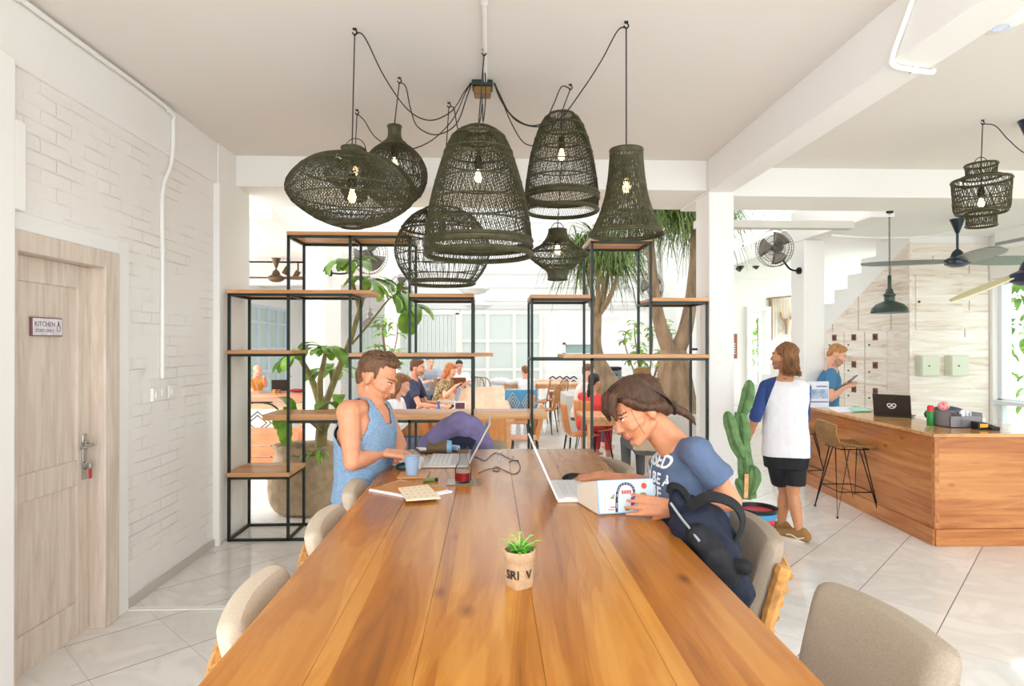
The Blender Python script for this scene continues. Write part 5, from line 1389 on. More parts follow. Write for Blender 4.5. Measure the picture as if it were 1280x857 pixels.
        sl.loft([[p + V((0, 0, z)) for p in pts] for z in (.0, .026)]); sl.build('sole', mat('off_white_rubber', (214, 204, 186), .7), ob)
        st = MB()
        for q in (-1, 1): st.tube(smoothcurve([g + sd * q * .049 + f * x + V((0, 0, z)) for x, z in ((-.05, .05), (.0, .036), (.05, .055), (.09, .05))], 4), .005, 5)
        st.build('side_stripe', mat('cream_stripe', (226, 218, 200), .7), ob)
    return t
man_standing()
# ---------------------------------------------------------------- generic far figures
def simple_person(label, Hc, face, skin, hair, cloth, pants, lean=0.12, sit=True, hairstyle='short', hands=None, sleeves='short', key=None, vox=.011, faceup=(0, 0, 1), beard=0, clothname='shirt', seatz=.47, legs=True, k=1.0, pattern=None, turn=None):
    """seated or standing person: head centre given, the rest hangs from it"""
    key = key or label[-9:]
    ks = skinset(key, skin, hair)
    Hc = V(Hc); f = V(face); fh = V((f.x, f.y, 0)).normalized()
    if turn is not None: fh = V((turn[0], turn[1], 0)).normalized()
    side = V((0, 0, 1)).cross(fh)        # person's left
    neck = Hc - fh * (.03 + lean * .2) - V((0, 0, .155 * k)); chest = neck - fh * (lean * .4) - V((0, 0, .16 * k))
    pel = V((0, 0, 0))
    if sit: pel = V((chest.x, chest.y, 0)) - fh * (lean * .7); pel.z = max(seatz + .08, chest.z - .42)
    else: pel = chest - V((0, 0, .36)) - fh * .02
    shL = neck + side * .175 * k - V((0, 0, .05)); shR = neck - side * .175 * k - V((0, 0, .05))
    t = thing('person', label, 'person', (pel.x, pel.y, 0))
    H = Head(Hc, f, faceup, k)
    mb = MB(); head_prims(mb, H); capsule(mb, H.p(0, -.03, -.06), neck, .052 * k, .058 * k)
    loftbody(mb, torso_rings(pel, chest, neck, .98 * k, side), side)
    arms = []
    for s_, sg in ((shL, 1), (shR, -1)):
        capsule(mb, neck - V((0, 0, .04)), s_, .05, .052)
        if hands and hands[0 if sg == 1 else 1] is not None:
            w_ = V(hands[0 if sg == 1 else 1])
        else: w_ = s_ + fh * .36 - V((0, 0, .36)) - side * sg * .05
        mid = (s_ + w_) / 2; L = (w_ - s_).length; h = sqrt(max(.0004, .29 ** 2 - (L / 2) ** 2)) if L < .58 else .02
        e_ = mid + (V((0, 0, -1)) * .8 - fh * .25 + side * sg * .45).normalized() * h
        arm_prims(mb, s_, e_, w_, .95 * k); arms.append((s_, e_, w_))
        hand(mb, w_, (w_ - e_).normalized() + fh * .4, V((0, 0, 1)) + fh * .2, -sg, .4, .95)
    if sit:
        hs = [pel + side * .09 * q - V((0, 0, .02)) for q in (1, -1)]; kns = [V((h.x, h.y, pel.z + .0)) + fh * .42 for h in hs]; ans = [V((q.x, q.y, .09)) - fh * .02 for q in kns]
    else:
        hs = [pel + side * .085 * q for q in (1, -1)]; kns = [V((h.x, h.y, pel.z * .52)) + fh * .03 for h in hs]; ans = [V((q.x, q.y, .09)) - fh * .03 for q in kns]
    tos = [a + fh * .14 - V((0, 0, .05)) for a in ans]
    for h, kn, an, to in zip(hs, kns, ans, tos): leg_prims(mb, h, kn, an, to)
    fuse('body', mb, ks, t, vox, 3, face_paint(H, beard=beard))
    if hairstyle != 'bald':
        hm = MB(); R = H.R()
        L = [(0, -.022, .054, .083, .096, .083), (0, .02, .098, .062, .062, .034), (0, -.075, .0, .06, .036, .058)]
        if hairstyle in ('long', 'bob'):
            L += [(0, -.07, -.05, .078, .05, .09), (.066, -.02, -.03, .026, .045, .08), (-.066, -.02, -.03, .026, .045, .08), (0, .05, .088, .06, .05, .03)]
        if hairstyle == 'long': L += [(.05, -.05, -.13, .04, .045, .10), (-.05, -.05, -.13, .04, .045, .10), (0, -.08, -.16, .06, .035, .11)]
        if hairstyle == 'tail': L += [(0, -.13, -.06, .035, .03, .05), (0, -.15, -.14, .028, .026, .08)]
        if hairstyle == 'bun': L += [(0, -.10, .06, .05, .05, .05)]
        for (x, y, z, rx, ry, rz) in L: hm.ball(H.p(x, y, z), (rx * k, ry * k, rz * k), 14, 10, R)
        fuse('hair', hm, ks[4], t, .010, 3, disp=(.010, .02))
    CL = cloth if not isinstance(cloth, tuple) else mat('cloth_' + key, cloth, .9, bump=.2, bscale=25)
    tm = MB(); rg = torso_rings(pel, chest, neck, .98 * k, side, .018)
    loftbody(tm, [(pel - V((0, 0, .05)), .182, .135)] + rg[1:6] + [(chest.lerp(neck, .8), .095, .08)], side)
    for (s_, e_, w_) in arms:
        capsule(tm, neck - V((0, 0, .05)), s_, .055, .062)
        if sleeves == 'short': tm.cyl(s_, s_.lerp(e_, .65), .064, .062)
        elif sleeves == 'long': capsule(tm, s_, e_, .062, .052); tm.cyl(e_, e_.lerp(w_, .9), .05, .042); tm.ball(e_, .052)
    fuse(clothname, tm, CL, t, .011, 3, disp=(.016, .09))
    if legs:
        PN = mat('trousers_' + key, pants, .9, bump=.2)
        sm = MB(); loftbody(sm, [(pel - V((0, 0, .1)), .165, .125), (pel, .178, .13), (pel + V((0, 0, .05)), .165, .118)], side)
        for h, kn, an in zip(hs, kns, ans): capsule(sm, h, kn, .094, .066); capsule(sm, kn, kn.lerp(an, .85), .066, .05)
        fuse('trousers', sm, PN, t, .013, 3)
    return t, H, dict(neck=neck, chest=chest, pel=pel, fh=fh, side=side, arms=arms)
# man with the phone by the lockers
q = W(1046, 444, 7.8)
ph, Hh, J = simple_person('person with fair beard in a blue tee looking at a phone beside the lockers', q, (.85, -.35, -.42), (226, 168, 140), (176, 124, 74), (72, 122, 160), (60, 62, 70), .1, False, 'short',
    hands=(W(1058, 480, 7.75) , W(1056, 484, 7.55)), k=1.07, key='fair', vox=.008, beard=1, faceup=(.3, 0, 1), turn=(.8, -.55))
pq = W(1066, 473, 7.6)
pf = thing('phone', 'dark phone held up by the person in the blue tee', 'phone', tuple(pq))
MB().bar(pq + V((-.06, -.02, -.035)), pq + V((.05, .02, .035)), .07, .009, (0, .3, 1)).build('phone_body', BLACK, pf, bevel=.003)
MB().bar(pq + V((-.05, -.018, -.024)), pq + V((.045, .018, .038)), .058, .003, (0, .3, 1)).build('phone_screen', mat('phone_screen_glass', (60, 66, 80), .1), pf)
# ================================================================ RECEPTION COUNTER
ck = WZ(1168, 682, 0)
lk = WZ(1008, 604, 0)                              # left end
HC = .925
ct = thing('reception_counter', 'long knotty pine reception counter with an angled front on the right', 'counter', (ck.x, ck.y, 0))
def slab(pts, z0, z1, nm, mt, par=ct, **k):
    mb = MB(); mb.prism([(p[0], p[1]) for p in pts], z1 - z0, Matrix.Translation((0, 0, z0))); return mb.build(nm, mt, par, smooth=False, **k)
dirL = (lk - ck); dirL.z = 0; LL = dirL.length; dirL.normalize(); nL = V((-dirL.y, dirL.x, 0))
if nL.x < 0: nL = -nL                                 # pointing away from us, to the right/back
rk = V((6.44, ck.y - .06, 0))
# left front panel: build in its own local frame so that the planks run along it
def panel_local(nm, p0, p1, z0, z1, th, mt, par, y0=0):
    d = p1 - p0; L = d.length; ang = atan2(d.y, d.x)
    o = None
    mb = MB(); mb.box(0, L, y0, th, z0, z1)
    e = mb.build(nm, mt, None, smooth=False, bevel=.004)
    e.parent = par; e.location = (p0.x - ck.x, p0.y - ck.y, 0); e.rotation_euler = (0, 0, ang)
    WM[e.name] = Matrix.Translation((p0.x, p0.y, 0)) @ Matrix.Rotation(ang, 4, 'Z')
    return e
panel_local('front_panel', lk, ck, .14, HC - .03, .04, PINE, ct)
panel_local('front_panel', ck, rk, .14, HC - .03, .04, PINE, ct)
panel_local('plinth_board', lk, ck + nL * 0.0, 0, .14, .05, PINE, ct, -.014)
panel_local('plinth_board', ck, rk, 0, .14, .05, PINE, ct, -.014)
ov = .03
out1 = ck - nL * ov + V((0, -ov, 0)); tl = lk - nL * ov - V((0, 0, 0)); bl = lk + nL * .62; inn = ck + nL * .62 + V((0.1, .35, 0))
slab([(tl.x, tl.y), (out1.x, out1.y), (6.44, rk.y - ov), (6.44, rk.y + .62), (ck.x + .52, ck.y + .62), (bl.x, bl.y)], HC - .03, HC, 'counter_top', TOPW, bevel=.004)
ed = lk + nL * .5
panel_local('end_panel', lk + nL * .58, lk, .0, HC - .03, .03, PINE, ct)
# ---- bar stools, woven bucket seat on hairpin legs
BRASSR = mat('brown_rattan', (150, 112, 66), .45, var=.25, vscale=60)
def bar_stool(label):
    t = thing('bar_stool', label, 'bar stool', (0, 0, 0), 0, 'woven bar stools at the reception counter')
    def S(u, v):
        # u across -1..1 ; v 0 (front) .. 1 (top of back); faces +y
        if v < .55:
            f = v / .55; y = .20 - .36 * f; z = .66 + .05 * u * u * (.3 + .9 * f) - .012 * sin(pi * f) + .02 * max(0, .25 - f); w = .21 + .01 * f
        else:
            f = (v - .55) / .45; y = -.16 - .085 * sin(f * pi / 2) + .07 * u * u * f; z = .66 + .05 * u * u * 1.2 * (1 - f * .4) + .25 * f * (1 - .28 * u * u); w = .22 - .03 * f * f
            y -= .015
        return V((u * w, y, z))
    mb = MB()
    for i in range(27):
        u = -1 + 2 * i / 26; mb.tube([S(u, k / 22) for k in range(23)], .0042, 4)
    for k in range(34):
        v = k / 33; mb.tube([S(-1 + 2 * i / 12, v) + V((0, 0, .002 * (-1) ** (i + k))) for i in range(13)], .0035, 4)
    mb.build('woven_seat', BRASSR, t, world=False)
    rim = [S(-1 + 2 * i / 12, 0) for i in range(13)] + [S(1, k / 16) for k in range(1, 17)] + [S(1 - 2 * i / 12, 1) for i in range(1, 13)] + [S(-1, 1 - k / 16) for k in range(1, 16)]
    MB().tube(rim, .011, 7, True).build('seat_rim', BRASSR, t, world=False)
    MB().tube([(.15, .14, .645), (.15, -.13, .645), (-.15, -.13, .645), (-.15, .14, .645)], .006, 6, True).build('seat_frame', BLACKM, t, world=False)
    for sx in (-1, 1):
        for sy in (-1, 1):
            fx, fy = .225 * sx, .20 * sy - .0
            m = MB(); m.tube([(.15 * sx, .05 * sy, .645), (fx, fy, .012), (.06 * sx, .135 * sy, .645)], .0058, 6)
            m.ball((fx, fy, .012), .012, 8, 6); m.build('hairpin_leg', BLACKM, t, world=False)
    MB().tube([(.178 * sx, .155 * sy, .24) for sx, sy in ((1, 1), (-1, 1), (-1, -1), (1, -1))], .0055, 6, True).build('foot_rest', BLACKM, t, world=False)
    return t
bs = bar_stool('woven rattan bar stool standing out clear in front of the reception counter')
c1 = WZ(1055, 640, 0)
bs.location = (c1.x + .02, c1.y, 0); bs.rotation_euler = (0, 0, atan2(nL.y, nL.x) - pi / 2)
c2 = WZ(1003, 612, 0)
dup(bs, (c2.x + .02, c2.y + .08, 0), atan2(nL.y, nL.x) - pi / 2 + .2, 'woven rattan bar stool half hidden behind the standing man at the counter\'s left end')
# ---- things on the counter
def onc(px, py, z=HC): return WZ(px, py, z)
lp = thing('laptop', 'dark laptop with a white logo on its lid standing open on the reception counter', 'laptop', tuple(onc(1115, 520)))
a = onc(1092, 520); b_ = onc(1120, 523); ex = (b_ - a).normalized(); ey = V((-ex.y, ex.x, 0)); Lw = (b_ - a).length
DK = mat('dark_laptop_shell', (58, 56, 52), .4, .3)
Ml = Matrix(((ex.x, ey.x, 0, a.x), (ex.y, ey.y, 0, a.y), (0, 0, 1, HC), (0, 0, 0, 1)))
Lw = .33
ex = V((.72, -.69, 0)).normalized(); ey = V((.69, .72, 0)); a = onc(1092, 519.5)
Ml = Matrix(((ex.x, ey.x, 0, a.x), (ex.y, ey.y, 0, a.y), (0, 0, 1, HC), (0, 0, 0, 1)))
mb = MB(); mb.M = Ml; mb.box(0, Lw, 0, .23, 0, .016); mb.build('base', DK, lp, smooth=False, bevel=.003)
Rx = Matrix.Translation((0, .0, .014)) @ Matrix.Rotation(radians(16), 4, 'X')
mb = MB(); mb.M = Ml @ Rx; mb.box(0, Lw, -.004, .004, 0, .225); lid = mb.build('screen_lid', DK, lp, smooth=False, bevel=.003)
mb = MB(); mb.M = Ml @ Rx; mb.box(.01, Lw - .01, .004, .005, .012, .215); mb.build('screen', SCR, lid, smooth=False)
mb = MB(); mb.M = Ml @ Rx
for q in (-1, 1): mb.tube([(Lw / 2 + q * (.02 + .018 * cos(t_)), -.0052, .115 + .016 * sin(t_)) for t_ in [i * 2 * pi / 12 for i in range(12)]], .0045, 5, True)
mb.tube([(Lw / 2 + .034 * cos(t_), -.0052, .11 + .03 * sin(t_)) for t_ in [pi + i * pi / 8 for i in range(9)]], .004, 5)
mb.build('lid_logo', PAPER, lid)
mb = MB(); mb.M = Ml
for i in range(4):
    for j in range(11): mb.box(.025 + j * .026, .046 + j * .026, .06 + i * .028, .082 + i * .028, .016, .018)
mb.build('keyboard', BLACK, lp, smooth=False)
q = onc(1163, 531)
cn = thing('spray_can', 'green cylinder with a red cap standing on the reception counter', 'can', tuple(q))
MB().lathe([(0, 0), (.028, 0), (.03, .006), (.03, .12), (.027, .128)], 20).build('green_body', mat('bright_green_can', (44, 140, 64), .35), cn, world=False)
MB().lathe([(.0275, .126), (.0275, .165), (.02, .178), (0, .18)], 20).build('red_cap', mat('bright_red_cap', (214, 46, 52), .35), cn, world=False)
q = onc(1206, 534)
og = thing('desk_organizer', 'clear grey desk organizer full of papers and cards on the reception counter', 'organizer', tuple(q))
ACR = mat('smoky_acrylic', (186, 182, 190), .15, trans=.5)
X, Y = q.x, q.y + .06
m = MB(); m.box(X - .15, X + .14, Y - .08, Y - .074, HC, HC + .10); m.box(X - .15, X + .14, Y + .14, Y + .146, HC, HC + .13); m.box(X - .15, X - .144, Y - .08, Y + .14, HC, HC + .13); m.box(X + .134, X + .14, Y - .08, Y + .14, HC, HC + .13); m.box(X - .15, X + .14, Y - .08, Y + .14, HC, HC + .006); m.box(X - .05, X - .044, Y - .08, Y + .14, HC, HC + .12); m.build('tray', ACR, og, smooth=False)
m = MB()
for i, (dx, hh) in enumerate(((-.03, .14), (.0, .15), (.05, .14), (.09, .13))): m.box(X + dx, X + dx + .025, Y - .05 + .02 * i, Y - .03 + .02 * i, HC + .008, HC + hh)
m.build('cards', PAPER, og, smooth=False)
m = MB(); m.box(X - .02, X + .09, Y + .0, Y + .012, HC + .09, HC + .125); m.build('navy_card', mat('navy_card', (44, 52, 96), .5), og, smooth=False)
q2 = onc(1189, 534)
rb = thing('tape_roll', 'red and white ball of tape on top of the clear organizer', 'tape roll', (q2.x + .02, q2.y + .12, HC + .132))
MB().ball((q2.x + .02, q2.y + .12, HC + .175), (.05, .035, .045), 16, 10).build('roll', mat('coral_red_tape', (216, 70, 74), .4, col2=(240, 190, 190), vscale=30), rb)
bo = thing('cloth_pouch', 'dark blue grey pouch lying at the back of the clear organizer', 'pouch', (X + .1, Y + .25, HC))
m = MB(); m.ball((X + .06, Y + .25, HC + .08), (.2, .09, .08), 18, 10); m.build('pouch', mat('slate_fabric', (66, 78, 92), .7, bump=.3), bo)
wp = tag(MB().box(X + .08, X + .26, Y + .02, Y + .15, HC + .0, HC + .075).build('paper_stack', PAPER, smooth=False, bevel=.01), 'block of white papers beside the card reader on the reception counter', 'papers')
q = onc(1226, 536)
cr = thing('card_reader', 'black card terminal with an orange screen on the reception counter', 'card terminal', tuple(q))
m = MB(); m.prism([(-.06, 0), (.09, 0), (.10, .03), (.02, .06), (-.06, .065)], .09, Matrix.Translation((q.x, q.y + .045, HC)) @ Matrix.Rotation(pi / 2, 4, 'X')); m.build('terminal_body', BLACK, cr, smooth=False, bevel=.008)
MB().box(q.x - .045, q.x + .025, q.y - .0475, q.y - .044, HC + .02, HC + .05).build('orange_screen', mat('orange_screen', (240, 160, 50), .3, emis=.3), cr, smooth=False)
m = MB(); m.box(q.x + .02, q.x + .1, q.y - .09, q.y - .0, HC, HC + .03); m.build('keypad', mat('dark_teal_pad', (30, 44, 48), .5), cr, smooth=False, bevel=.008)
q = onc(1060, 514)
def flatc(name, label, pts, z0, h, mt, cat='papers'):
    P_ = [onc(x, y, z0 + h) for x, y in pts]; mb = MB(); mb.prism([(p.x, p.y) for p in P_], h, Matrix.Translation((0, 0, z0)))
    return tag(mb.build(name, mt, smooth=False), label, cat)
flatc('paper_sheets', 'white papers spread on the left part of the reception counter', [(1030, 508.5), (1062, 507.5), (1088, 513), (1048, 514.5)], HC, .006, PAPER)
flatc('mint_folder', 'mint green folder lying on the papers beside the dark laptop', [(1060, 509), (1078, 508), (1090, 512.5), (1066, 513.5)], HC + .0065, .008, mat('mint_card', (176, 226, 204), .6))
q = onc(1022, 505); q.y = lk.y - .16
bh = thing('brochure_stand', 'white framed brochure with a blue photo standing at the counter\'s left end', 'brochure', tuple(q))
pz0 = HC + .0; w0 = WY(1010, 505, q.y); w1 = WY(1036, 505, q.y)
m = MB(); m.box(w0.x, w1.x, q.y, q.y + .012, HC, HC + .30); m.box(w0.x, w1.x, q.y - .03, q.y + .06, HC, HC + .006); m.build('acrylic_board', mat('pale_print_paper', (226, 228, 236), .3), bh, smooth=False)
m = MB(); m.box(w0.x + .01, w1.x - .01, q.y - .002, q.y, HC + .10, HC + .21); m.build('blue_photo', mat('hazy_blue_print', (120, 150, 190), .4, col2=(196, 208, 224), vscale=14), bh, smooth=False)
m = MB(); m.box(w0.x + .01, w1.x - .01, q.y - .002, q.y, HC + .055, HC + .07); m.box(w0.x + .1, w1.x - .02, q.y - .002, q.y, HC + .235, HC + .25); m.build('print_bands', mat('grey_blue_band', (110, 126, 160), .4), bh, smooth=False)
# ================================================================ LOCKER WALL UNDER THE STAIR
L0 = V((5.4, 7.8, 0)); uu = V((-.107, 1, 0)).normalized(); vv = V((uu.y, -uu.x, 0))     # vv points to +x, into the stair
def ML(): return Matrix(((vv.x, uu.x, 0, L0.x), (vv.y, uu.y, 0, L0.y), (0, 0, 1, 0), (0, 0, 0, 1)))   # local: x into the stair, y along, z up
ANG = atan2(uu.y, uu.x) - pi / 2
def zdiag(u): return 2.97 - .668 * u
lw = thing('locker_bank', 'whitewashed plank lockers filling the space under the stair', 'lockers', tuple(L0))
mb = MB()
prof = [(0.0, 0), (4.4, 0), (4.4, max(.02, zdiag(4.4))), (0, zdiag(0))]
Mpr = ML() @ Matrix(((0, 0, 1, 0), (1, 0, 0, 0), (0, 1, 0, 0), (0, 0, 0, 1)))
mb.M = None
mb.prism(prof, .05, Mpr)
e = mb.build('plank_cladding', WASH, lw, smooth=False)
tagm = mat('rust_number_tag', (126, 74, 56), .6); tagi = mat('dark_tag', (70, 40, 34), .6)
rows = [(1.46, 1.84), (1.10, 1.45), (.73, 1.09), (.36, .72)]
for i, y0 in enumerate((.36, .79, 1.22, 1.65)):
    for j, (z0, z1) in enumerate(rows):
        if z1 > zdiag(y0 + .42): continue
        dm = MB(); dm.M = ML(); dm.box(-.018, 0, y0 + .008, y0 + .418, z0 + .006, z1 - .006)
        dd = dm.build('locker_door', WASH, lw, smooth=False, bevel=.004)
        tm = MB(); tm.M = ML(); tm.box(-.026, -.018, y0 + .17, y0 + .26, z1 - .125, z1 - .035); tm.build('number_tag', tagm, dd, smooth=False)
        km = MB(); km.M = ML(); km.box(-.028, -.026, y0 + .195, y0 + .235, z1 - .10, z1 - .06); km.build('tag_mark', tagi, dd, smooth=False)
        km = MB(); km.M = ML(); km.lathe([(.012, 0), (.010, .012), (0, .014)], 10, (-.018, y0 + .33, (z0 + z1) / 2), (-1, 0, 0)); km.build('lock', BLACKM, dd)
sh_ = MB()
for y in (.30, .93, 1.5): sh_.M = ML(); sh_.box(-.006, 0, y, y + .008, 1.86, zdiag(y))
sh_.build('panel_joint', mat('pale_brown_joint', (190, 164, 140), .7), lw, smooth=False)
# front plank wall
fw_ = thing('plank_partition', 'whitewashed plank partition facing us at the back of the reception', 'partition', (5.4, 7.8, 0))
MB().box(5.4, 6.44, 7.78, 7.86, 0, 2.97).build('planks', WASHX, fw_, smooth=False)
m = MB(); m.box(5.388, 5.42, 7.765, 7.80, 0, 2.97); m.build('corner_strip', WASHX, fw_, smooth=False)
hz = MB(); a = WY(1145, 343, 7.77); b_ = WY(1203, 412, 7.77)
hz.box(a.x, b_.x, 7.765, 7.78, b_.z, a.z); hz.build('hatch_door', WASHX, fw_, smooth=False, bevel=.004)
k = WY(1149, 377, 7.76); MB().lathe([(.014, 0), (.016, .012), (0, .02)], 10, (k.x, 7.765, k.z), (0, -1, 0)).build('hatch_knob', mat('dark_wood_knob', (96, 70, 50), .5), fw_)
jm = MB()
for x, z0, z1 in ((5.95, 2.45, 2.57), (6.18, 2.1, 2.22), (6.18, 2.57, 2.68), (6.12, 1.75, 1.86), (5.7, 2.68, 2.8)): jm.box(x, x + .008, 7.776, 7.78, z0, z1)
jm.build('butt_joint', mat('brown_gap', (176, 150, 124), .8), fw_, smooth=False)
for (px, lab) in ((1163, 'pale green metal cabinet on the plank partition, nearer the lockers'), (1200, 'pale green metal cabinet on the plank partition, nearer the window')):
    a = WY(px - 11, 444, 7.66); b_ = WY(px + 12, 470, 7.66)
    o = thing('electrical_box', lab, 'electrical box', ((a.x + b_.x) / 2, 7.7, b_.z))
    MB().box(a.x, b_.x, 7.67, 7.778, b_.z, a.z).build('box_body', mat('pale_sage_metal', (212, 216, 196), .4), o, smooth=False, bevel=.004)
    MB().box(a.x + .012, b_.x - .008, 7.66, 7.67, b_.z + .01, a.z - .01).build('box_door', mat('pale_sage_metal', (212, 216, 196), .4), o, smooth=False, bevel=.003)
    MB().lathe([(.008, 0), (.008, .012), (0, .014)], 10, ((a.x * .6 + b_.x * .4), 7.66, (a.z + b_.z) / 2), (0, -1, 0)).build('key_lock', BLACKM, o)
struct(MB().box(5.4, 6.45, 7.78, 7.86, 2.97, 3.05).build('wall_reception_back', WALLW, smooth=False))
# stair over the lockers: stringer with zigzag top + treads
stp = MB(); n = 15; du = 4.4 / n
pro = [(0, zdiag(0)), (4.4, zdiag(4.4))]
top = []
for i in range(n):
    u1 = 4.4 - i * du; u0 = u1 - du
    zt = zdiag(u1) + .668 * du + .30
    top += [(u1, zt), (u0, zt)]
poly = [(0, zdiag(0))] + [(4.4, zdiag(4.4))] + [p for p in top]
mb = MB(); mb.prism(poly, .06, ML() @ Matrix(((0, 0, 1, 0), (1, 0, 0, 0), (0, 1, 0, 0), (0, 0, 0, 1))))
mb.M = None
sto = thing('staircase', 'white staircase rising above the lockers with a zigzag stringer', 'staircase', tuple(L0))
mb.build('stringer', WALLW, sto, smooth=False)
mb = MB(); mb.M = ML()
for i in range(n):
    u1 = 4.4 - i * du; u0 = u1 - du; zt = zdiag(u1) + .668 * du + .30; mb.box(.06, 1.0, max(u0, .12), u1 + .02, zt - .05, zt)
mb.build('treads', WALLW, sto, smooth=False)
# low starting steps to the left of it
ls = thing('entry_steps', 'low white steps at the foot of the stair behind the standing man', 'steps', tuple(WY(945, 520, 12.3)))
x0 = WY(912, 500, 12.4).x
m = MB()
for i in range(5): m.box(x0 + .26 * i, x0 + 1.9, 12.34, 12.88, 0.17 * i, 0.17 * (i + 1))
m.build('steps_block', WALLW, ls, smooth=False)
pl_ = MB(); c0 = WY(935, 525, 12.0); pl_.box(x0 + .45, x0 + 1.5, 12.3, 12.34, 0.02, .42); pl_.build('plank_side', WASHX, ls, smooth=False)
# ================================================================ HANGING THINGS ON THE RIGHT
q = W(1112, 391, 6.5)
gp = thing('pendant_lamp', 'dark green metal dome pendant on a chain above the reception counter', 'lamp', (q.x, q.y, q.z))
GRN = mat('dark_green_enamel', (44, 60, 50), .35); s_ = 6.5 / F
MB().lathe([(.19 * .93, 0), (.178, .012), (.165, .05), (.13, .09), (.075, .115), (.05, .125), (.05, .17), (.058, .18), (.058, .195), (.04, .21), (.03, .25), (.018, .26), (.018, .38), (.008, .4), (.002, .4)], 32).build('dome_shade', GRN, gp, world=False, solid=.004)
MB().lathe([(0, .025), (.165, .022), (.17, .01)], 28).build('white_lining', WPLAS, gp, world=False)
MB().ball((0, 0, .04), .032).build('bulb', mat('plain_bulb', (250, 240, 220), .3, emis=3.0), gp, world=False)
ch = MB(); zc = .40; k = 0
while q.z + zc < 3.04:
    ch.tube([(.008 * cos(t_) * (1 if k % 2 else 0), .008 * cos(t_) * (0 if k % 2 else 1), zc + .014 + .016 * sin(t_)) for t_ in [i * pi / 4 for i in range(8)]], .0025, 4, True); zc += .026; k += 1
ch.build('chain', BLACKM, gp, world=False)
m = MB(); m.lathe([(.04, 3.05 - q.z), (.035, 3.03 - q.z), (0, 3.025 - q.z)], 16); m.build('ceiling_rose', BLACKM, gp, world=False)
def blade_fan(label, hub, zceil, blades, bl, bw_, mtb, mth, pitch=.22, rod=True, a0=0.0, droop=0.0):
    t = thing('ceiling_fan', label, 'ceiling fan', tuple(hub))
    x, y, z = hub
    MB().lathe([(.012, zceil - z - .16), (.02, zceil - z - .15), (.07, zceil - z - .01), (.075, zceil - z)], 20).build('canopy', mth, t, world=False)
    MB().cyl((0, 0, .05), (0, 0, zceil - z - .1), .013).build('down_rod', mth, t, world=False)
    MB().lathe([(0, -.07), (.06, -.068), (.12, -.04), (.13, -.01), (.12, .02), (.07, .045), (.05, .10), (.02, .13)], 28).build('motor_housing', mth, t, world=False)
    for a in blades:
        ca, sa = cos(a), sin(a); mb = MB(); vs = []
        n = 8
        for i in range(n + 1):
            f = i / n; r = .11 + (bl - .11) * f; w = bw_ * (.55 + .75 * sin(pi * min(1, f * .75 + .15))) / 2 * (1 if f < .97 else .7)
            for q in (-1, 1):
                for h in (.004, -.004):
                    o = q * w; zz = h + q * w * pitch * (-1) - droop * f
                    vs.append(V((r * ca - o * sa, r * sa + o * ca, zz)))
        fs = []
        for i in range(n):
            o = i * 4; p = o + 4
            fs += [(o, o + 2, p + 2, p), (o + 1, p + 1, p + 3, o + 3), (o, p, p + 1, o + 1), (o + 2, o + 3, p + 3, p + 2)]
        fs += [(0, 1, 3, 2), (n * 4, n * 4 + 2, n * 4 + 3, n * 4 + 1)]
        mb.add(vs, fs); mb.build('blade', mtb, t, world=False)
    return t
BLU = mat('dark_blue_grey_metal', (58, 68, 76), .25, .7)
h = W(1197, 326, 6.9)
blade_fan('dark steel ceiling fan with three slim blades in front of the plank partition', h, 3.05, (-.1, 2.75, 4.45), .95, .13, mat('smoky_blade', (128, 132, 130), .25, .5), BLU, .45)
h = W(1288, 345, 4.6)
blade_fan('ceiling fan with pale beige blades at the right edge of the view', h, CZ, (2.75, 4.7, .6), .50, .12, mat('beige_blade', (214, 206, 160), .45), mat('navy_motor', (34, 38, 64), .35), .25, droop=.17)
def wall_fan(label, c, facing, mount, R=.21):
    t = thing('wall_fan', label, 'fan', tuple(mount))
    c = V(c); f = V(facing).normalized(); q = V((0, 0, 1)).rotation_difference(f)
    def P(x, y, z): return c + q @ V((x, y, z))
    m = MB()
    for zz, rr in ((.05, R * .35), (.055, R * .7), (.03, R), (-.03, R), (-.055, R * .7)): m.tube([P(rr * cos(i * pi / 14), rr * sin(i * pi / 14), zz) for i in range(28)], .004, 4, True)
    for i in range(40):
        a = 2 * pi * i / 40; m.tube([P(.02 * cos(a), .02 * sin(a), .055), P(R * .7 * cos(a), R * .7 * sin(a), .055), P(R * cos(a), R * sin(a), .03), P(R * cos(a), R * sin(a), -.03), P(R * .7 * cos(a), R * .7 * sin(a), -.055), P(.05 * cos(a), .05 * sin(a), -.06)], .0016, 3)
    m.build('wire_guard', mat('dark_chrome_wire', (110, 104, 96), .35, .8), t)
    for k in range(3):
        a0 = 2 * pi * k / 3; m = MB()
        def S(i, j):
            r = .03 + (R * .88 - .03) * i / 6; a = a0 + (j / 4 - .5) * (1.3 if i > 0 else .8); return P(r * cos(a), r * sin(a), .03 * (j / 4 - .5))
        m.grid(S, 7, 5); m.build('fan_blade', mat('grey_steel_blade', (122, 116, 106), .3, .7), t, solid=.002)
    m = MB(); m.lathe([(.0, -.16), (.055, -.15), (.065, -.10), (.06, -.05), (.03, .0), (.03, .04), (0, .05)], 20, c, f); m.build('motor', mat('fan_motor_brown', (86, 78, 66), .4, .4), t)
    bk = P(0, 0, -.12); mt_ = V(mount)
    m = MB(); m.tube(smoothcurve([bk, bk + V((0, 0, -.06)), V(((bk.x + mt_.x) / 2, (bk.y + mt_.y) / 2, mt_.z + .02)), mt_], 5), .012, 7); m.build('arm', BLACKM, t)
    m = MB(); d_ = (V((mt_.x, mt_.y, 0)) - V((bk.x, bk.y, 0))).normalized(); m.lathe([(.045, -.02), (.045, 0), (.02, .0)], 12, mt_ , d_); m.build('mount_plate', BLACKM, t)
    return t
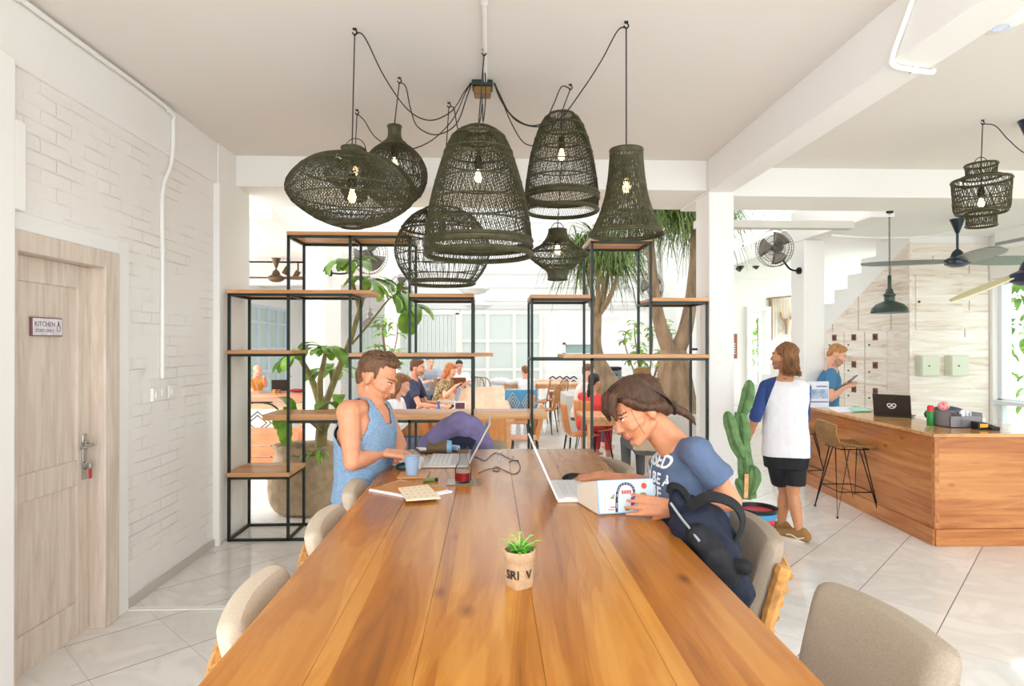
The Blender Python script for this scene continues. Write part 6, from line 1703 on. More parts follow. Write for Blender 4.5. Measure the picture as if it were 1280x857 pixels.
wall_fan('dark wire wall fan on the second white column beside the reception', W(968, 310, 7.75), (-.75, -.62, -.15), (3.995, 7.85, W(1003, 336, 7.8).z), .23)
# AC unit
a = WX(1272, 292, XR)
ac = thing('air_conditioner', 'white wall air conditioner high up at the right edge', 'air conditioner', tuple(a))
MB().box(XR - .22, XR, a.y - .85, a.y + .1, a.z - .17, a.z + .13).build('ac_body', WPLAS, ac, smooth=False, bevel=.03, bseg=3)
MB().box(XR - .224, XR - .21, a.y - .82, a.y + .07, a.z - .14, a.z - .10).build('air_vent', GREYP, ac, smooth=False)
conduit('ceiling_conduit', 'thin white conduit crossing the ceiling above the reception lockers', [W(1040, 294, 7.2), W(1110, 297, 7.2), W(1180, 292, 7.3), W(1230, 270, 7.3)], .012)
# macrame hanging and brown sign
a = W(979, 372, 11.8)
mc = thing('wall_hanging', 'tan macrame wall hanging on a stick behind the standing man', 'wall hanging', tuple(a))
xl, xr = W(972, 372, 12.8).x, W(997, 372, 12.8).x; zt_ = W(980, 372, 12.8).z; zb = W(980, 425, 12.8).z
MB().tube([(xl - .1, 12.86, zt_), (xr + .08, 12.86, zt_ + .06)], .018, 7).build('stick', BARK, mc)
m = MB(); rnd = random.Random(4)
for i in range(17):
    x = xl + (xr - xl) * i / 16; m.tube(smoothcurve([(x, 12.86, zt_), (x + rnd.uniform(-.03, .03), 12.85, zt_ - .4), (x + rnd.uniform(-.05, .05), 12.86, zb + rnd.random() * .2)], 5), .006, 4)
m.build('cords', mat('tan_cotton', (206, 188, 160), .9), mc)
m = MB(); cx = (xl + xr) / 2 + .1; m.tube(smoothcurve([(cx - .12, 12.84, zt_ - .28), (cx - .09, 12.84, zt_ - .42), (cx, 12.83, zt_ - .46), (cx + .09, 12.84, zt_ - .42), (cx + .12, 12.84, zt_ - .25)], 4), .02, 6); m.tube([(cx, 12.83, zt_ - .42), (cx, 12.83, zt_ - .75)], [.05, .02], 7); m.build('horned_motif', mat('driftwood', (170, 146, 118), .8), mc)
for s_ in (0,):
    MB().tube([(xl - .02, 12.85, zt_), (xl - .02, 12.85, zb)], .035, 6).build('thick_cord', BARK, mc)
a = WY(918, 417, 12.85); b_ = WY(922, 448, 12.85)
sg2 = thing('brown_sign', 'narrow rust brown sign with white lines on the far wall beside the white column', 'sign', tuple(a))
MB().box(WY(905, 417, 12.85).x, b_.x, 12.87, 12.90, b_.z, a.z).build('sign_board', mat('rust_brown_board', (150, 96, 80), .6), sg2, smooth=False)
m = MB()
for i in range(5): m.box(b_.x - .14, b_.x - .04, 12.865, 12.87, a.z - .22 - i * .05, a.z - .20 - i * .05)
m.build('white_lines', PAPER, sg2, smooth=False)
for (px, py, lab) in ((926, 334, 'small dark track spotlight by the palm fronds right of the white column'), (947, 331, 'small dark track spotlight left of the wall fan')):
    a = W(px, py, 11.0); o = thing('spotlight', lab, 'spotlight', tuple(a))
    MB().cyl(a + V((-.05, 0, -.05)), a + V((.06, 0, .09)), .05).build('lamp_head', BLACK, o); MB().cyl(a + V((.04, 0, .06)), a + V((.04, 0, .4)), .012).build('stem', BLACK, o)
struct(MB().box(3.4, 6, 10.95, 11.1, W(940, 322, 11).z + .26, W(940, 322, 11).z + .4).build('trim_10', WALLW, smooth=False))
# ================================================================ PLANTS
def leaves_on(mb, tips, n, L, w, rnd, droop=.5, up=.25, fold=.12, shape=None):
    for tip, ax in tips:
        ax = V(ax).normalized()
        for i in range(n):
            a = 2 * pi * i / n + rnd.random() * .8
            o = ax.orthogonal().normalized(); b = ax.cross(o)
            d = (o * cos(a) + b * sin(a)) * 1.0 + ax * (up + rnd.uniform(-.15, .25))
            k = rnd.uniform(.75, 1.15)
            leaf(mb, V(tip) + ax * rnd.uniform(-.05, .01) + d.normalized() * .015, d, (0, 0, 1), L * k, w * k, droop * rnd.uniform(.6, 1.4), 6, fold, shape)
obov = lambda t: (sin(pi * min(1, (t ** 1.45) * .93 + .02)) ** .7)
# big frangipani in a jute sack behind the left shelving
D0 = 6.15
B = W(384, 648, D0); B.z = 0
pt = thing('potted_frangipani', 'tall broad leaved plant growing from a jute sack behind the left shelving', 'potted plant', tuple(B))
rings = []; rnd = random.Random(12)
for z, r in ((0, .22), (.03, .27), (.16, .305), (.34, .31), (.50, .28), (.58, .255), (.63, .27), (.68, .285), (.66, .25), (.56, .23)):
    rings.append([V((B.x + r * (1.18 if abs(cos(a)) > .4 else 1.05) * cos(a) * (1 + .05 * sin(5 * a + z * 9) + .025 * sin(13 * a - 6 * z)), B.y + r * sin(a) * .92 * (1 + .04 * sin(7 * a)), z)) for a in [2 * pi * k / 48 for k in range(48)]])
fuse('jute_sack', MB().loft(rings), JUTE, pt, .014, 3, disp=(.05, .13))
MB().lathe([(0, .60), (.25, .59)], 24, (B.x, B.y, 0)).build('soil', SOIL, pt)
tr_ = MB(); tips = []
def branch(pts, r0, r1, leafy=True, mb=tr_):
    p = [W(x, y, d) for x, y, d in pts]; sc = smoothcurve(p, 6); n = len(sc)
    mb.tube(sc, [r0 + (r1 - r0) * i / (n - 1) for i in range(n)], 9)
    if leafy: tips.append((sc[-1], sc[-1] - sc[-5]))
branch([(398, 585, D0), (402, 540, D0), (404, 500, D0)], 0.061, 0.054, False)
branch([(404, 512, D0), (420, 470, D0 - .05), (436, 430, D0), (450, 385, D0), (458, 350, D0 - .05)], 0.036, 0.019, True)
branch([(450, 390, D0), (440, 350, D0 + .1), (436, 325, D0 + .1)], 0.022, 0.014)
branch([(404, 520, D0), (392, 480, D0 + .1), (378, 452, D0 + .1), (370, 440, D0 + .1)], 0.040, 0.019)
branch([(402, 520, D0), (400, 480, D0 - .15), (404, 455, D0 - .15), (408, 435, D0 - .15)], 0.036, 0.017)
branch([(404, 505, D0 + .1), (415, 480, D0 + .25), (412, 460, D0 + .3)], 0.029, 0.016)
branch([(440, 430, D0), (465, 400, D0 + .1), (485, 375, D0 + .15), (498, 365, D0 + .2)], 0.012, 0.007)
branch([(456, 372, D0), (470, 362, D0 + .2), (490, 372, D0 + .3), (512, 388, D0 + .3)], 0.010, 0.006)
branch([(404, 540, D0), (385, 525, D0 - .25), (362, 520, D0 - .3)], 0.022, 0.010)
branch([(404, 545, D0), (415, 520, D0 - .25), (425, 512, D0 - .3)], 0.022, 0.010)
tr_.build('trunk', STEMG, pt)
lf = MB(); rnd = random.Random(21)
leaves_on(lf, tips, 12, .28, .12, rnd, .8, .25, .10, obov)
lf.build('foliage', LEAF1, pt)
# fern at its foot
fn = MB(); c = W(393, 568, 5.95)
for i in range(26):
    a = rnd.random() * 2 * pi; el = rnd.uniform(.2, 1.2); d = V((cos(a), sin(a), el)); L = rnd.uniform(.12, .22)
    leaf(fn, c + V((rnd.uniform(-.05, .05), rnd.uniform(-.05, .05), 0)), d, (0, 0, 1), L, .035, 1.2, 5)
fe = fn.build('fern_tuft', LEAF2, pt)
# small fig in the far left background (light green)
D1 = 9.5
c = W(484, 480, D1); c.z = 0
ft = thing('potted_fig', 'slim light green leafy plant behind the shelving between the fans and the blind', 'potted plant', tuple(c))
MB().lathe([(0, 0), (.16, 0), (.2, .04), (.22, .4), (.2, .4), (.18, .33), (0, .33)], 24, c).build('pot', CONC, ft)
tm = MB(); tps = []
for k in range(8):
    a = rnd.random() * 6.3; top = W(484 + rnd.uniform(-16, 18), rnd.uniform(388, 445), D1 + rnd.uniform(-.2, .2)); sc = smoothcurve([c + V((0, 0, .33)), c + V((0.04 * cos(a), .04 * sin(a), .9)), top - V((0, 0, .25)), top], 5)
    tm.tube(sc, [.018 - .012 * i / (len(sc) - 1) for i in range(len(sc))], 6)
    for q in (5, 8, 11, 15): 
        if q < len(sc): tps.append((sc[q], sc[q] - sc[q - 2]))
tm.build('stems', BARK, ft)
lm = MB(); leaves_on(lm, tps, 5, .2, .075, rnd, .6, .2); lm.build('foliage', LEAF2, ft)
# ---- ponytail palms
def strapset(mb, c, n, L, w, rnd, dn=.9, spread=1.0):
    for i in range(n):
        a = rnd.random() * 2 * pi; el = rnd.uniform(-.15, 1.3)
        d = V((cos(a), sin(a), el)).normalized()
        s = d.cross(V((0, 0, 1))).normalized(); p = V(c); k = rnd.uniform(.6, 1.15); vs = []; fs = []; n_ = 7; v = d.copy()
        for j in range(n_ + 1):
            f = j / n_; ww = w * (1 - f * .85) * .5; vs += [p - s * ww, p + s * ww]
            p = p + v * (L * k / n_); v = (v + V((0, 0, -1)) * dn * .33).normalized()
        for j in range(n_): fs.append((2 * j, 2 * j + 1, 2 * j + 3, 2 * j + 2))
        mb.add(vs, fs)
# right, thick forked trunk in a concrete planter
DT = 8.6
b0 = W(848, 514, DT)
pz = b0.z
plt_ = thing('concrete_planter', 'square pale concrete planter under the thick forked palm', 'planter', (b0.x, b0.y, 0))
m = MB(); hw = .42
m.box(b0.x - hw, b0.x + hw, b0.y - .4, b0.y - .34, 0, pz); m.box(b0.x - hw, b0.x + hw, b0.y + .74, b0.y + .8, 0, pz); m.box(b0.x - hw, b0.x - hw + .06, b0.y - .34, b0.y + .74, 0, pz); m.box(b0.x + hw - .06, b0.x + hw, b0.y - .34, b0.y + .74, 0, pz)
m.build('planter_wall', CONC, plt_, smooth=False, bevel=.01)
MB().box(b0.x - hw + .06, b0.x + hw - .06, b0.y - .34, b0.y + .74, 0.02, pz - .03).build('planter_soil', SOIL, plt_, smooth=False)
pb = thing('ponytail_palm', 'thick grey trunk forking in two behind the right shelving with hanging strap leaves', 'tree', (b0.x, b0.y + .2, pz - .03))
m = MB(); dt = DT + .2
pts = [W(849, 517, dt), W(846, 500, dt), W(843, 470, dt), W(842, 452, dt), W(842, 438, dt)]
m.tube(smoothcurve(pts, 5), [.33, .31, .29, .28, .27] + [.27 - .0062 * i for i in range(16)], 18)
for br, r0, r1 in (([(838, 440, dt), (828, 415, dt), (820, 380, dt), (816, 340, dt), (812, 300, dt + .05), (806, 262, dt + .1)], .115, .06), ([(846, 440, dt), (856, 415, dt), (863, 380, dt), (867, 340, dt), (869, 300, dt), (870, 255, dt)], .12, .07)):
    sc = smoothcurve([W(*p) for p in br], 5); m.tube(sc, [r0 + (r1 - r0) * min(1, 1.6 * i / len(sc)) for i in range(len(sc))], 14)
m.build('trunk', BARK, pb)
sm = MB(); rnd = random.Random(31)
for (x, y, dd) in ((806, 258, dt + .1), (870, 245, dt), (850, 262, dt + .5), (835, 255, dt - .2), (885, 262, dt + .3), (826, 262, dt + .5), (812, 275, dt), (862, 275, dt + .2), (880, 278, dt - .2)):
    strapset(sm, W(x, y - 8, dd), 170, 1.15, .026, rnd, 1.05)
sm.build('strap_leaves', LEAF3, pb)
# left palm, slimmer trunk
DT2 = 12.0
b1 = W(757, 492, DT2)
pq2 = thing('concrete_planter', 'low concrete planter box at the foot of the slender multi-headed palm', 'planter', (b1.x, b1.y, 0))
MB().box(b1.x - .8, b1.x + .9, b1.y - .4, b1.y + .7, 0, b1.z).build('planter_wall', CONC, pq2, smooth=False, bevel=.01)
pc = thing('ponytail_palm', 'slender flared trunk with several leafy heads seen between the right shelving bays', 'tree', (b1.x, b1.y, b1.z))
m = MB()
tp = [W(762, 492, DT2 + .1), W(754, 470, DT2 + .1), W(748, 450, DT2 + .1), W(745, 430, DT2 + .1), W(746, 405, DT2 + .1), W(747, 388, DT2 + .1)]
sc = smoothcurve(tp, 5); rr = [.34, .22, .13, .105, .09, .085]
m.tube(sc, [rr[min(5, int(i / 5))] * (1 - (i % 5) / 5) + rr[min(5, int(i / 5) + 1)] * ((i % 5) / 5) for i in range(len(sc))], 16)
heads = [(728, 345), (736, 330), (748, 322), (762, 330), (772, 342), (776, 330), (755, 345)]
for (x, y) in heads:
    s2 = smoothcurve([W(747, 395, DT2 + .1), W((747 + x) / 2 - (747 - x) * .1, (395 + y) / 2 + 4, DT2 + rnd.uniform(-.3, .5)), W(x, y, DT2 + rnd.uniform(-.5, .7))], 5)
    m.tube(s2, [.06 - .03 * i / (len(s2) - 1) for i in range(len(s2))], 8)
m.build('trunk', BARK, pc)
sm = MB()
for (x, y) in heads + [(745, 312), (765, 315), (785, 322), (722, 322)]: strapset(sm, W(x, y - 12, DT2 + rnd.uniform(-.4, .6)), 90, 1.35, .034, rnd, 1.05)
sm.build('strap_leaves', LEAF3, pc)
# light green shrub behind the hat
c = W(808, 500, 10.5); c.z = 0
sh2 = thing('leafy_shrub', 'bright light green leafy shrub in front of the white wall beside the forked palm', 'shrub', tuple(c))
tm = MB(); tps = []
for k in range(14):
    top = W(806 + rnd.uniform(-26, 28), rnd.uniform(400, 475), 10.5 + rnd.uniform(-.4, .4)); sc = smoothcurve([c + V((rnd.uniform(-.1, .1), 0, 0)), c + V((0, 0, .6)), top - V((0, 0, .3)), top], 5); tm.tube(sc, [.02 - .014 * i / (len(sc) - 1) for i in range(len(sc))], 5)
    for q in (6, 9, 12, 15): tps.append((sc[q], sc[q] - sc[q - 2]))
tm.build('stems', STEMG, sh2)
lm = MB(); leaves_on(lm, tps, 6, .17, .08, rnd, .7, .2); lm.build('foliage', LEAF2, sh2)
# ---- cactus in painted pot
q = WZ(945, 668, 0)
DC = 4.95
q = W(946, 672, DC); q.z = 0
cc = thing('potted_cactus', 'tall ribbed green cactus in a colourful painted pot beside the white column', 'potted plant', tuple(q))
CAC = mat('cactus_green', (92, 126, 76), .6, var=.25, vscale=18, bump=.2)
pot = MB(); pr = [(.09, 0), (.10, .02), (.135, .25), (.15, .33), (.155, .36), (.14, .36), (.13, .28), (0, .28)]
pot.lathe([(0, 0)] + pr[:4], 32, q); 
m1 = mat('pot_red', (214, 62, 78), .5); pot.build('painted_pot', m1, cc)
MB().lathe([(.150, .325), (.157, .36), (.142, .362), (.13, .29), (0, .28)], 32, q).build('black_rim', mat('pot_black', (28, 30, 34), .4), cc)
m = MB(); m.lathe([(.1445, .285), (.1515, .328), (.1535, .328), (.1465, .285)], 32, q, close=True); m.build('blue_band', mat('pot_blue', (66, 150, 190), .5), cc)
ym = MB(); km = MB()
for k in range(14):
    a = 2 * pi * k / 14; r = .1355
    for (mb_, z, s_, ao) in ((ym, .17, .018, 0), (km, .235, .02, .22), (km, .11, .014, .22)):
        rr_ = .10 + (z - .02) * .152 + .002; ce = q + V((rr_ * cos(a + ao), rr_ * sin(a + ao), z)); tn = V((-sin(a + ao), cos(a + ao), 0)); ou = V((cos(a + ao), sin(a + ao), -.15)).normalized() * .003
        mb_.add([ce - tn * s_ + ou, ce - V((0, 0, s_ * 1.6)) + ou, ce + tn * s_ + ou, ce + V((0, 0, s_ * 1.6)) + ou], [(0, 1, 2, 3)])
ym.build('yellow_leaf_print', mat('pot_yellow', (224, 196, 70), .5), cc); km.build('black_diamond_print', mat('pot_dark', (60, 40, 70), .5), cc)
MB().lathe([(0, .292), (.128, .288)], 20, q).build('soil', SOIL, cc)
def cact(pts, rs, name='cactus_stem', rib=5):
    pts = smoothcurve([V(p) for p in pts], 7); n = len(pts); seg = rib * 4; rings = []; u = None
    for i, p in enumerate(pts):
        t = (pts[min(i + 1, n - 1)] - pts[max(i - 1, 0)]).normalized()
        u = t.orthogonal().normalized() if u is None else (u - t * u.dot(t)).normalized(); w = t.cross(u)
        f = i / (n - 1) * (len(rs) - 1); j = min(len(rs) - 2, int(f)); r = rs[j] + (rs[j + 1] - rs[j]) * (f - j)
        rings.append([p + (u * cos(2 * pi * k / seg) + w * sin(2 * pi * k / seg)) * r * (1.12 if k % 4 == 0 else .98 if k % 4 in (1, 3) else .78) for k in range(seg)])
    return MB().loft(rings).build(name, CAC, cc)
d = DC
cact([W(935, 622, d), W(932, 590, d), W(929, 560, d), W(927, 535, d), W(925, 515, d)], [.055, .062, .062, .052, .05, .062, .05, .045])
cact([W(925, 522, d), W(929, 512, d), W(933, 500, d), W(935, 488, d), W(937, 478, d), W(938, 475, d)], [.03, .045, .05, .048, .03, .01])
cact([W(928, 570, d - .03), W(919, 553, d - .03), W(914, 535, d - .03), W(910, 520, d - .03), W(909, 514, d - .03)], [.04, .048, .045, .05, .035, .012])
cact([W(936, 618, d - .02), W(941, 604, d - .06), W(943, 592, d - .06), W(941, 582, d - .06)], [.03, .04, .05, .04, .015])
cact([W(930, 618, d - .05), W(924, 604, d - .06), W(921, 598, d - .06)], [.03, .035, .03, .015])
MB().bar(W(932, 622, d - .09), W(933, 592, d - .09), .032, .01).build('wooden_stake', SHELFW, cc)
# ---- trees outside the right windows and the narrow far window
def garden_tree(label, c, h, r, rnd, n=620):
    c = V(c); t = thing('garden_tree', label, 'tree', tuple(c), 0, 'garden trees outside the windows')
    m = MB(); m.tube(smoothcurve([c, c + V((.05, 0, h * .4)), c + V((0, .05, h * .75))], 5), [.09, .085, .08, .075, .07, .065, .06, .055, .05, .045, .04], 8); m.build('trunk', BARK, t)
    lm = MB()
    for i in range(n):
        v = V((rnd.gauss(0, 1), rnd.gauss(0, 1), rnd.gauss(0, 1))).normalized() * r * rnd.uniform(.35, 1); p = c + V((0, 0, h * .62)) + V((v.x, v.y, v.z * 1.25))
        d = V((rnd.gauss(0, 1), rnd.gauss(0, 1), rnd.uniform(-.6, .5))); leaf(lm, p, d, (0, 0, 1), .24, .10, .6, 4)
    lm.build('foliage', LEAF2 if rnd.random() < .6 else LEAF1, t)
rnd = random.Random(77)
for i, (x, y, h, r) in enumerate(((8.6, 9.0, 3.4, 1.3), (8.8, 6.2, 3.2, 1.2), (8.9, 3.3, 3.6, 1.3), (8.7, .8, 3.2, 1.2))):
    garden_tree(('light green garden tree outside the right hand window behind the reception', 'light green garden tree outside the right windows beside the ceiling fan blades', 'light green garden tree outside the middle window of the right wall', 'light green garden tree outside the nearest right window')[i], (x, y, 0), h, r, rnd)
g = W(948, 440, 14.6)
garden_tree('green tree glimpsed through the narrow far window behind the standing man', (g.x, g.y, 0), 3.0, .9, rnd, 300)
# ================================================================ BACKPACK AND HOODIE
def backpack():
    NAVY = mat('navy_canvas', (20, 27, 46), .8, bump=.35, bscale=60, var=.15, vscale=14); STR = mat('black_webbing', (15, 17, 22), .7)
    a = W(862, 640, 1.98)
    t = thing('backpack', 'navy and black backpack hanging beside the seated woman, a strap looping up over its top', 'backpack', tuple(W(890, 720, 1.95)))
    m = MB()
    limb(m, [W(850, 632, 2.02), W(868, 660, 1.98), W(893, 700, 1.94), (W(912, 735, 1.92))], [.042, .082, .095, .07])
    limb(m, [W(845, 622, 2.03), W(862, 634, 2.02), W(890, 655, 2.0), W(905, 690, 1.97)], [.028, .045, .06, .06])
    fuse('bag_body', m, NAVY, t, .007, 5, disp=(.03, .07))
    m = MB(); limb(m, [W(872, 668, 1.90), W(890, 694, 1.87), W(908, 716, 1.86)], [.038, .052, .04]); fuse('front_pocket', m, STR, t, .007, 5, disp=(.015, .05))
    def strap(pts, w, nm, mt):
        sc = smoothcurve([W(*p) for p in pts], 7); mb = MB(); rg = []
        for i, p in enumerate(sc):
            tt = (sc[min(i + 1, len(sc) - 1)] - sc[max(i - 1, 0)]).normalized(); s_ = tt.cross(V((.25, .95, .1))).normalized(); n_ = s_.cross(tt)
            s2 = (n_ * .85 + s_ * .5).normalized(); n2 = s2.cross(tt).normalized()
            rg.append([p + s2 * w + n2 * .003, p - s2 * w + n2 * .003, p - s2 * w - n2 * .003, p + s2 * w - n2 * .003])
        mb.loft(rg); return mb.build(nm, mt, t, smooth=False)
    strap([(862, 634, 1.93), (880, 622, 1.93), (900, 622, 1.95), (920, 632, 1.97), (928, 650, 1.97), (922, 672, 1.95), (912, 692, 1.93), (905, 712, 1.90)], .019, 'shoulder_strap', STR)
    strap([(836, 616, 2.02), (838, 608, 2.02), (846, 608, 2.02), (856, 616, 2.0), (866, 636, 1.97), (872, 660, 1.93)], .014, 'grab_strap', STR)
    m = MB(); m.tube(smoothcurve([W(838, 628, 1.96), W(850, 645, 1.93), W(862, 660, 1.89), (W(874, 676, 1.855))], 6), .004, 6); m.build('zip_piping', mat('pale_grey_piping', (150, 154, 160), .6), t)
    m = MB(); limb(m, [W(914, 706, 1.86), W(930, 708, 1.84)], [.022, .026]); fuse('strap_end_roll', m, STR, t, .006, 3)
backpack()
m = MB(); YH = 3.93
limb(m, [W(536, 556, YH), W(556, 540, YH), W(575, 530, YH - .02), W(590, 536, YH), W(606, 556, YH)], [.07, .08, .085, .08, .06])
limb(m, [W(534, 560, YH), W(532, 600, YH), W(534, 640, YH)], [.065, .07, .05]); limb(m, [W(604, 560, YH), W(606, 600, YH), W(604, 640, YH)], [.055, .06, .05])
loftbody(m, [(W(570, 690, YH + .05), .20, .05), (W(570, 600, YH + .04), .20, .06), (W(570, 552, YH + .03), .17, .06)], (1, 0, 0))
fuse('hoodie_body', m, LIL, hd, .010, 5, disp=(.03, .09))
m = MB(); m.ball(W(578, 556, YH - .06), (.11, .035, .06)); fuse('dark_lining', m, mat('dark_navy_lining', (30, 34, 56), .9), hd, .008, 3)
# ================================================================ FAR TABLES
def simple_table(label, x0, x1, y0, y1, z=.75, leg=.05, group=None, mt=FARW, steel=False, nm='table'):
    t = thing(nm, label, 'table', ((x0 + x1) / 2, (y0 + y1) / 2, 0), 0, group)
    MB().box(x0, x1, y0, y1, z - .04, z).build('tabletop', mt, t, smooth=False, bevel=.004)
    m = MB(); i = .06; m.box(x0 + i, x1 - i, y0 + i, y0 + i + .03, z - .12, z - .04).box(x0 + i, x1 - i, y1 - i - .03, y1 - i, z - .12, z - .04).box(x0 + i, x0 + i + .03, y0 + i, y1 - i, z - .12, z - .04).box(x1 - i - .03, x1 - i, y0 + i, y1 - i, z - .12, z - .04); m.build('apron', mt if not steel else STEEL, t, smooth=False)
    for x in (x0 + .08, x1 - .08):
        for y in (y0 + .08, y1 - .08): MB().box(x - leg / 2, x + leg / 2, y - leg / 2, y + leg / 2, 0, z - .04).build('leg', mt if not steel else STEEL, t, smooth=False)
    return t
simple_table('long pale wooden work table behind the counter board, people along its left side', -.85, .30, 7.5, 13.4, .75, .08)
simple_table('far wooden table near the back wall with white things on it, behind the patterned chair', .3, 2.2, 14.4, 15.2, .75, nm='table')
a = W(727, 513, 8.3)
simple_table('small wooden table the person in red sits at, behind the right shelving', a.x - .05, a.x + .9, 7.72, 8.42, .75)
simple_table('small far table behind the spindle back chairs near the window grid', 1.1, 1.9, 15.4, 16.2, .75)
TR2 = wood('reddish_table_wood', (196, 120, 84), (222, 150, 112), (236, 176, 140), 'X', .3)
simple_table('reddish wooden table with laptops in the left wing, behind the left shelving', -5.2, -2.9, 11.3, 12.4, .75, mt=TR2)
simple_table('pale low table in front of the reddish table in the left wing', -4.2, -2.75, 9.3, 10.1, .72)
a = W(320, 575, 8.2)
cr_ = thing('wooden_bench', 'low terracotta coloured slatted bench in the left wing below the shelving\'s middle shelf', 'bench', (-2.9, 8.3, 0))
for i in range(3): MB().box(-3.4, -2.5, 8.2, 8.24, .05 + i * .145, .18 + i * .145).build('front_slat', TERRA, cr_, smooth=False, bevel=.004)
m = MB(); m.box(-3.4, -2.5, 8.2, 8.7, .47, .51); m.build('seat_board', TERRA, cr_, smooth=False, bevel=.004)
m = MB(); m.box(-3.4, -3.35, 8.24, 8.7, 0, .47).box(-2.55, -2.5, 8.24, 8.7, 0, .47); m.build('side_boards', TERRA, cr_, smooth=False)
# ================================================================ FAR CHAIRS
BROWNW = mat('walnut_chair', (176, 120, 70), .45, var=.15)
def spindle_chair(label, group='spindle back chairs around the far tables'):
    t = thing('spindle_chair', label, 'chair', (0, 0, 0), 0, group)
    m = MB(); m.box(-.21, .21, -.2, .21, .43, .46); m.build('seat', BROWNW, t, bevel=.012, world=False)
    m = MB(); m.tube(smoothcurve([(-.2, -.19, .46), (-.22, -.24, .72), (-.15, -.27, .88), (0, -.285, .91), (.15, -.27, .88), (.22, -.24, .72), (.2, -.19, .46)], 5), .013, 7); m.build('bow_back', BROWNW, t, world=False)
    for i in range(5):
        x = -.12 + .06 * i; MB().tube([(x * .8, -.19, .46), (x, -.268, .88)], .007, 5).build('spindle', BROWNW, t, world=False)
    for sx in (-1, 1):
        for sy in (-1, 1):
            MB().tube([(.16 * sx, .16 * sy, .435), (.2 * sx, .21 * sy, 0)], .009, 6).tube([(.12 * sx, .16 * sy, .435), (.2 * sx, .21 * sy, 0)], .006, 5).build('hairpin_leg', BLACKM, t, world=False)
    return t
c0 = W(680, 512, 11.6)
s0 = spindle_chair('spindle back chair standing alone in front, right of the patterned chair')
s0.location = (c0.x, c0.y, 0); s0.rotation_euler = (0, 0, 1.2)
for (px, d, rz, lab) in ((672, 13.2, 1.5, 'spindle back chair just behind the lone front spindle chair'), (603, 13.9, 3.3, 'spindle back chair at the far end of the long work table, facing us, right one'), (594, 14.1, 3.2, 'spindle back chair at the far end of the long work table, left one'), (692, 13.6, 1.0, 'spindle back chair by the far wall right of the window grid')):
    p = W(px, 500, d); dup(s0, (p.x, p.y, 0), rz, lab)
def ply_chair(label, wood_, rz, loc, group):
    t = thing('plywood_chair', label, 'chair', loc, rz, group)
    m = MB(); rg = []
    P = [(.22, .44), (.1, .435), (-.1, .435), (-.17, .46), (-.21, .56), (-.235, .72), (-.25, .87)]
    sc = smoothcurve([(0, y, z) for y, z in P], 4)
    def S(i, j):
        p = sc[i]; f = i / (len(sc) - 1); u = -1 + 2 * j / 8; w = .21 - .03 * f; return V((u * w, p.y + .03 * u * u * (1 if f > .5 else 0), p.z + .02 * u * u * (1 - f)))
    m.grid(S, len(sc), 9); m.build('shell_seat', wood_, t, solid=.012, world=False)
    for sx in (-1, 1):
        for sy in (-1, 1): MB().tube([(.15 * sx, .15 * sy, .43), (.2 * sx, .2 * sy, 0)], .008, 6).tube([(.09 * sx, .15 * sy, .43), (.2 * sx, .2 * sy, 0)], .006, 5).build('hairpin_leg', BLACKM, t, world=False)
    return t
GP = 'honey coloured plywood chairs'
p = WZ(718, 552, 0); ply0 = ply_chair('honey plywood chair seen side on left of the person in red', ORANGEW, -pi / 2 + .1, (W(722, 552, 8.5).x, 8.3, 0), GP)
dup(ply0, (W(742, 552, 8.8).x, 8.78, 0), -1.0, 'honey plywood chair the person in red sits on')
for (px, d, rz, lab) in ((632, 8.0, pi / 2, 'honey plywood chair nearest on the right of the long work table'), (628, 9.6, pi / 2 + .1, 'honey plywood chair second along the right of the long work table'), (560, 7.2, .1, 'honey plywood chair at the near end of the long work table, right one'), (520, 7.3, -.1, 'honey plywood chair at the near end of the long work table below the counter board'), (612, 7.15, .0, 'honey plywood chair at the near end of the long work table, under its right corner')):
    p = W(px, 500, d); dup(ply0, (p.x + (.25 if 'right of' in lab else 0), p.y, 0), rz, lab)
# patterned armchair
p = W(650, 500, 10.4)
pc_ = thing('armchair', 'armchair with a blue and orange ikat patterned back beside the long work table', 'chair', (p.x, p.y, 0))
IK = mat('ikat_blue', (88, 158, 204), .9); IKO = mat('ikat_cream', (232, 206, 170), .9)
X, Y = p.x, p.y
MB().box(X - .26, X + .26, Y - .27, Y - .22, .48, .92).build('patterned_back', IK, pc_, smooth=False, bevel=.015)
m = MB()
for k in range(3):
    for sx in (-1, 1):
        cx = X - .13 + .26 * (sx > 0); s_ = .11 - .04 * k
        m.tube([(cx + s_ * cos(a), Y - .272, .70 + s_ * 1.6 * sin(a)) for a in (0, pi / 2, pi, 3 * pi / 2)], .008, 4, True)
m.build('diamond_pattern', IKO, pc_)
MB().box(X - .27, X + .27, Y - .24, Y + .27, .38, .47).build('seat', BROWNW, pc_, smooth=False, bevel=.015)
for sx in (-1, 1):
    MB().tube(smoothcurve([(X + .27 * sx, Y + .25, .38), (X + .29 * sx, Y + .26, .62), (X + .29 * sx, Y, .66), (X + .27 * sx, Y - .24, .66)], 5), .018, 7).build('armrest', BROWNW, pc_)
    for sy in (-1, 1): MB().tube([(X + .24 * sx, Y + .22 * sy, .4), (X + .25 * sx, Y + .25 * sy, 0)], .02, 7).build('leg', BROWNW, pc_)
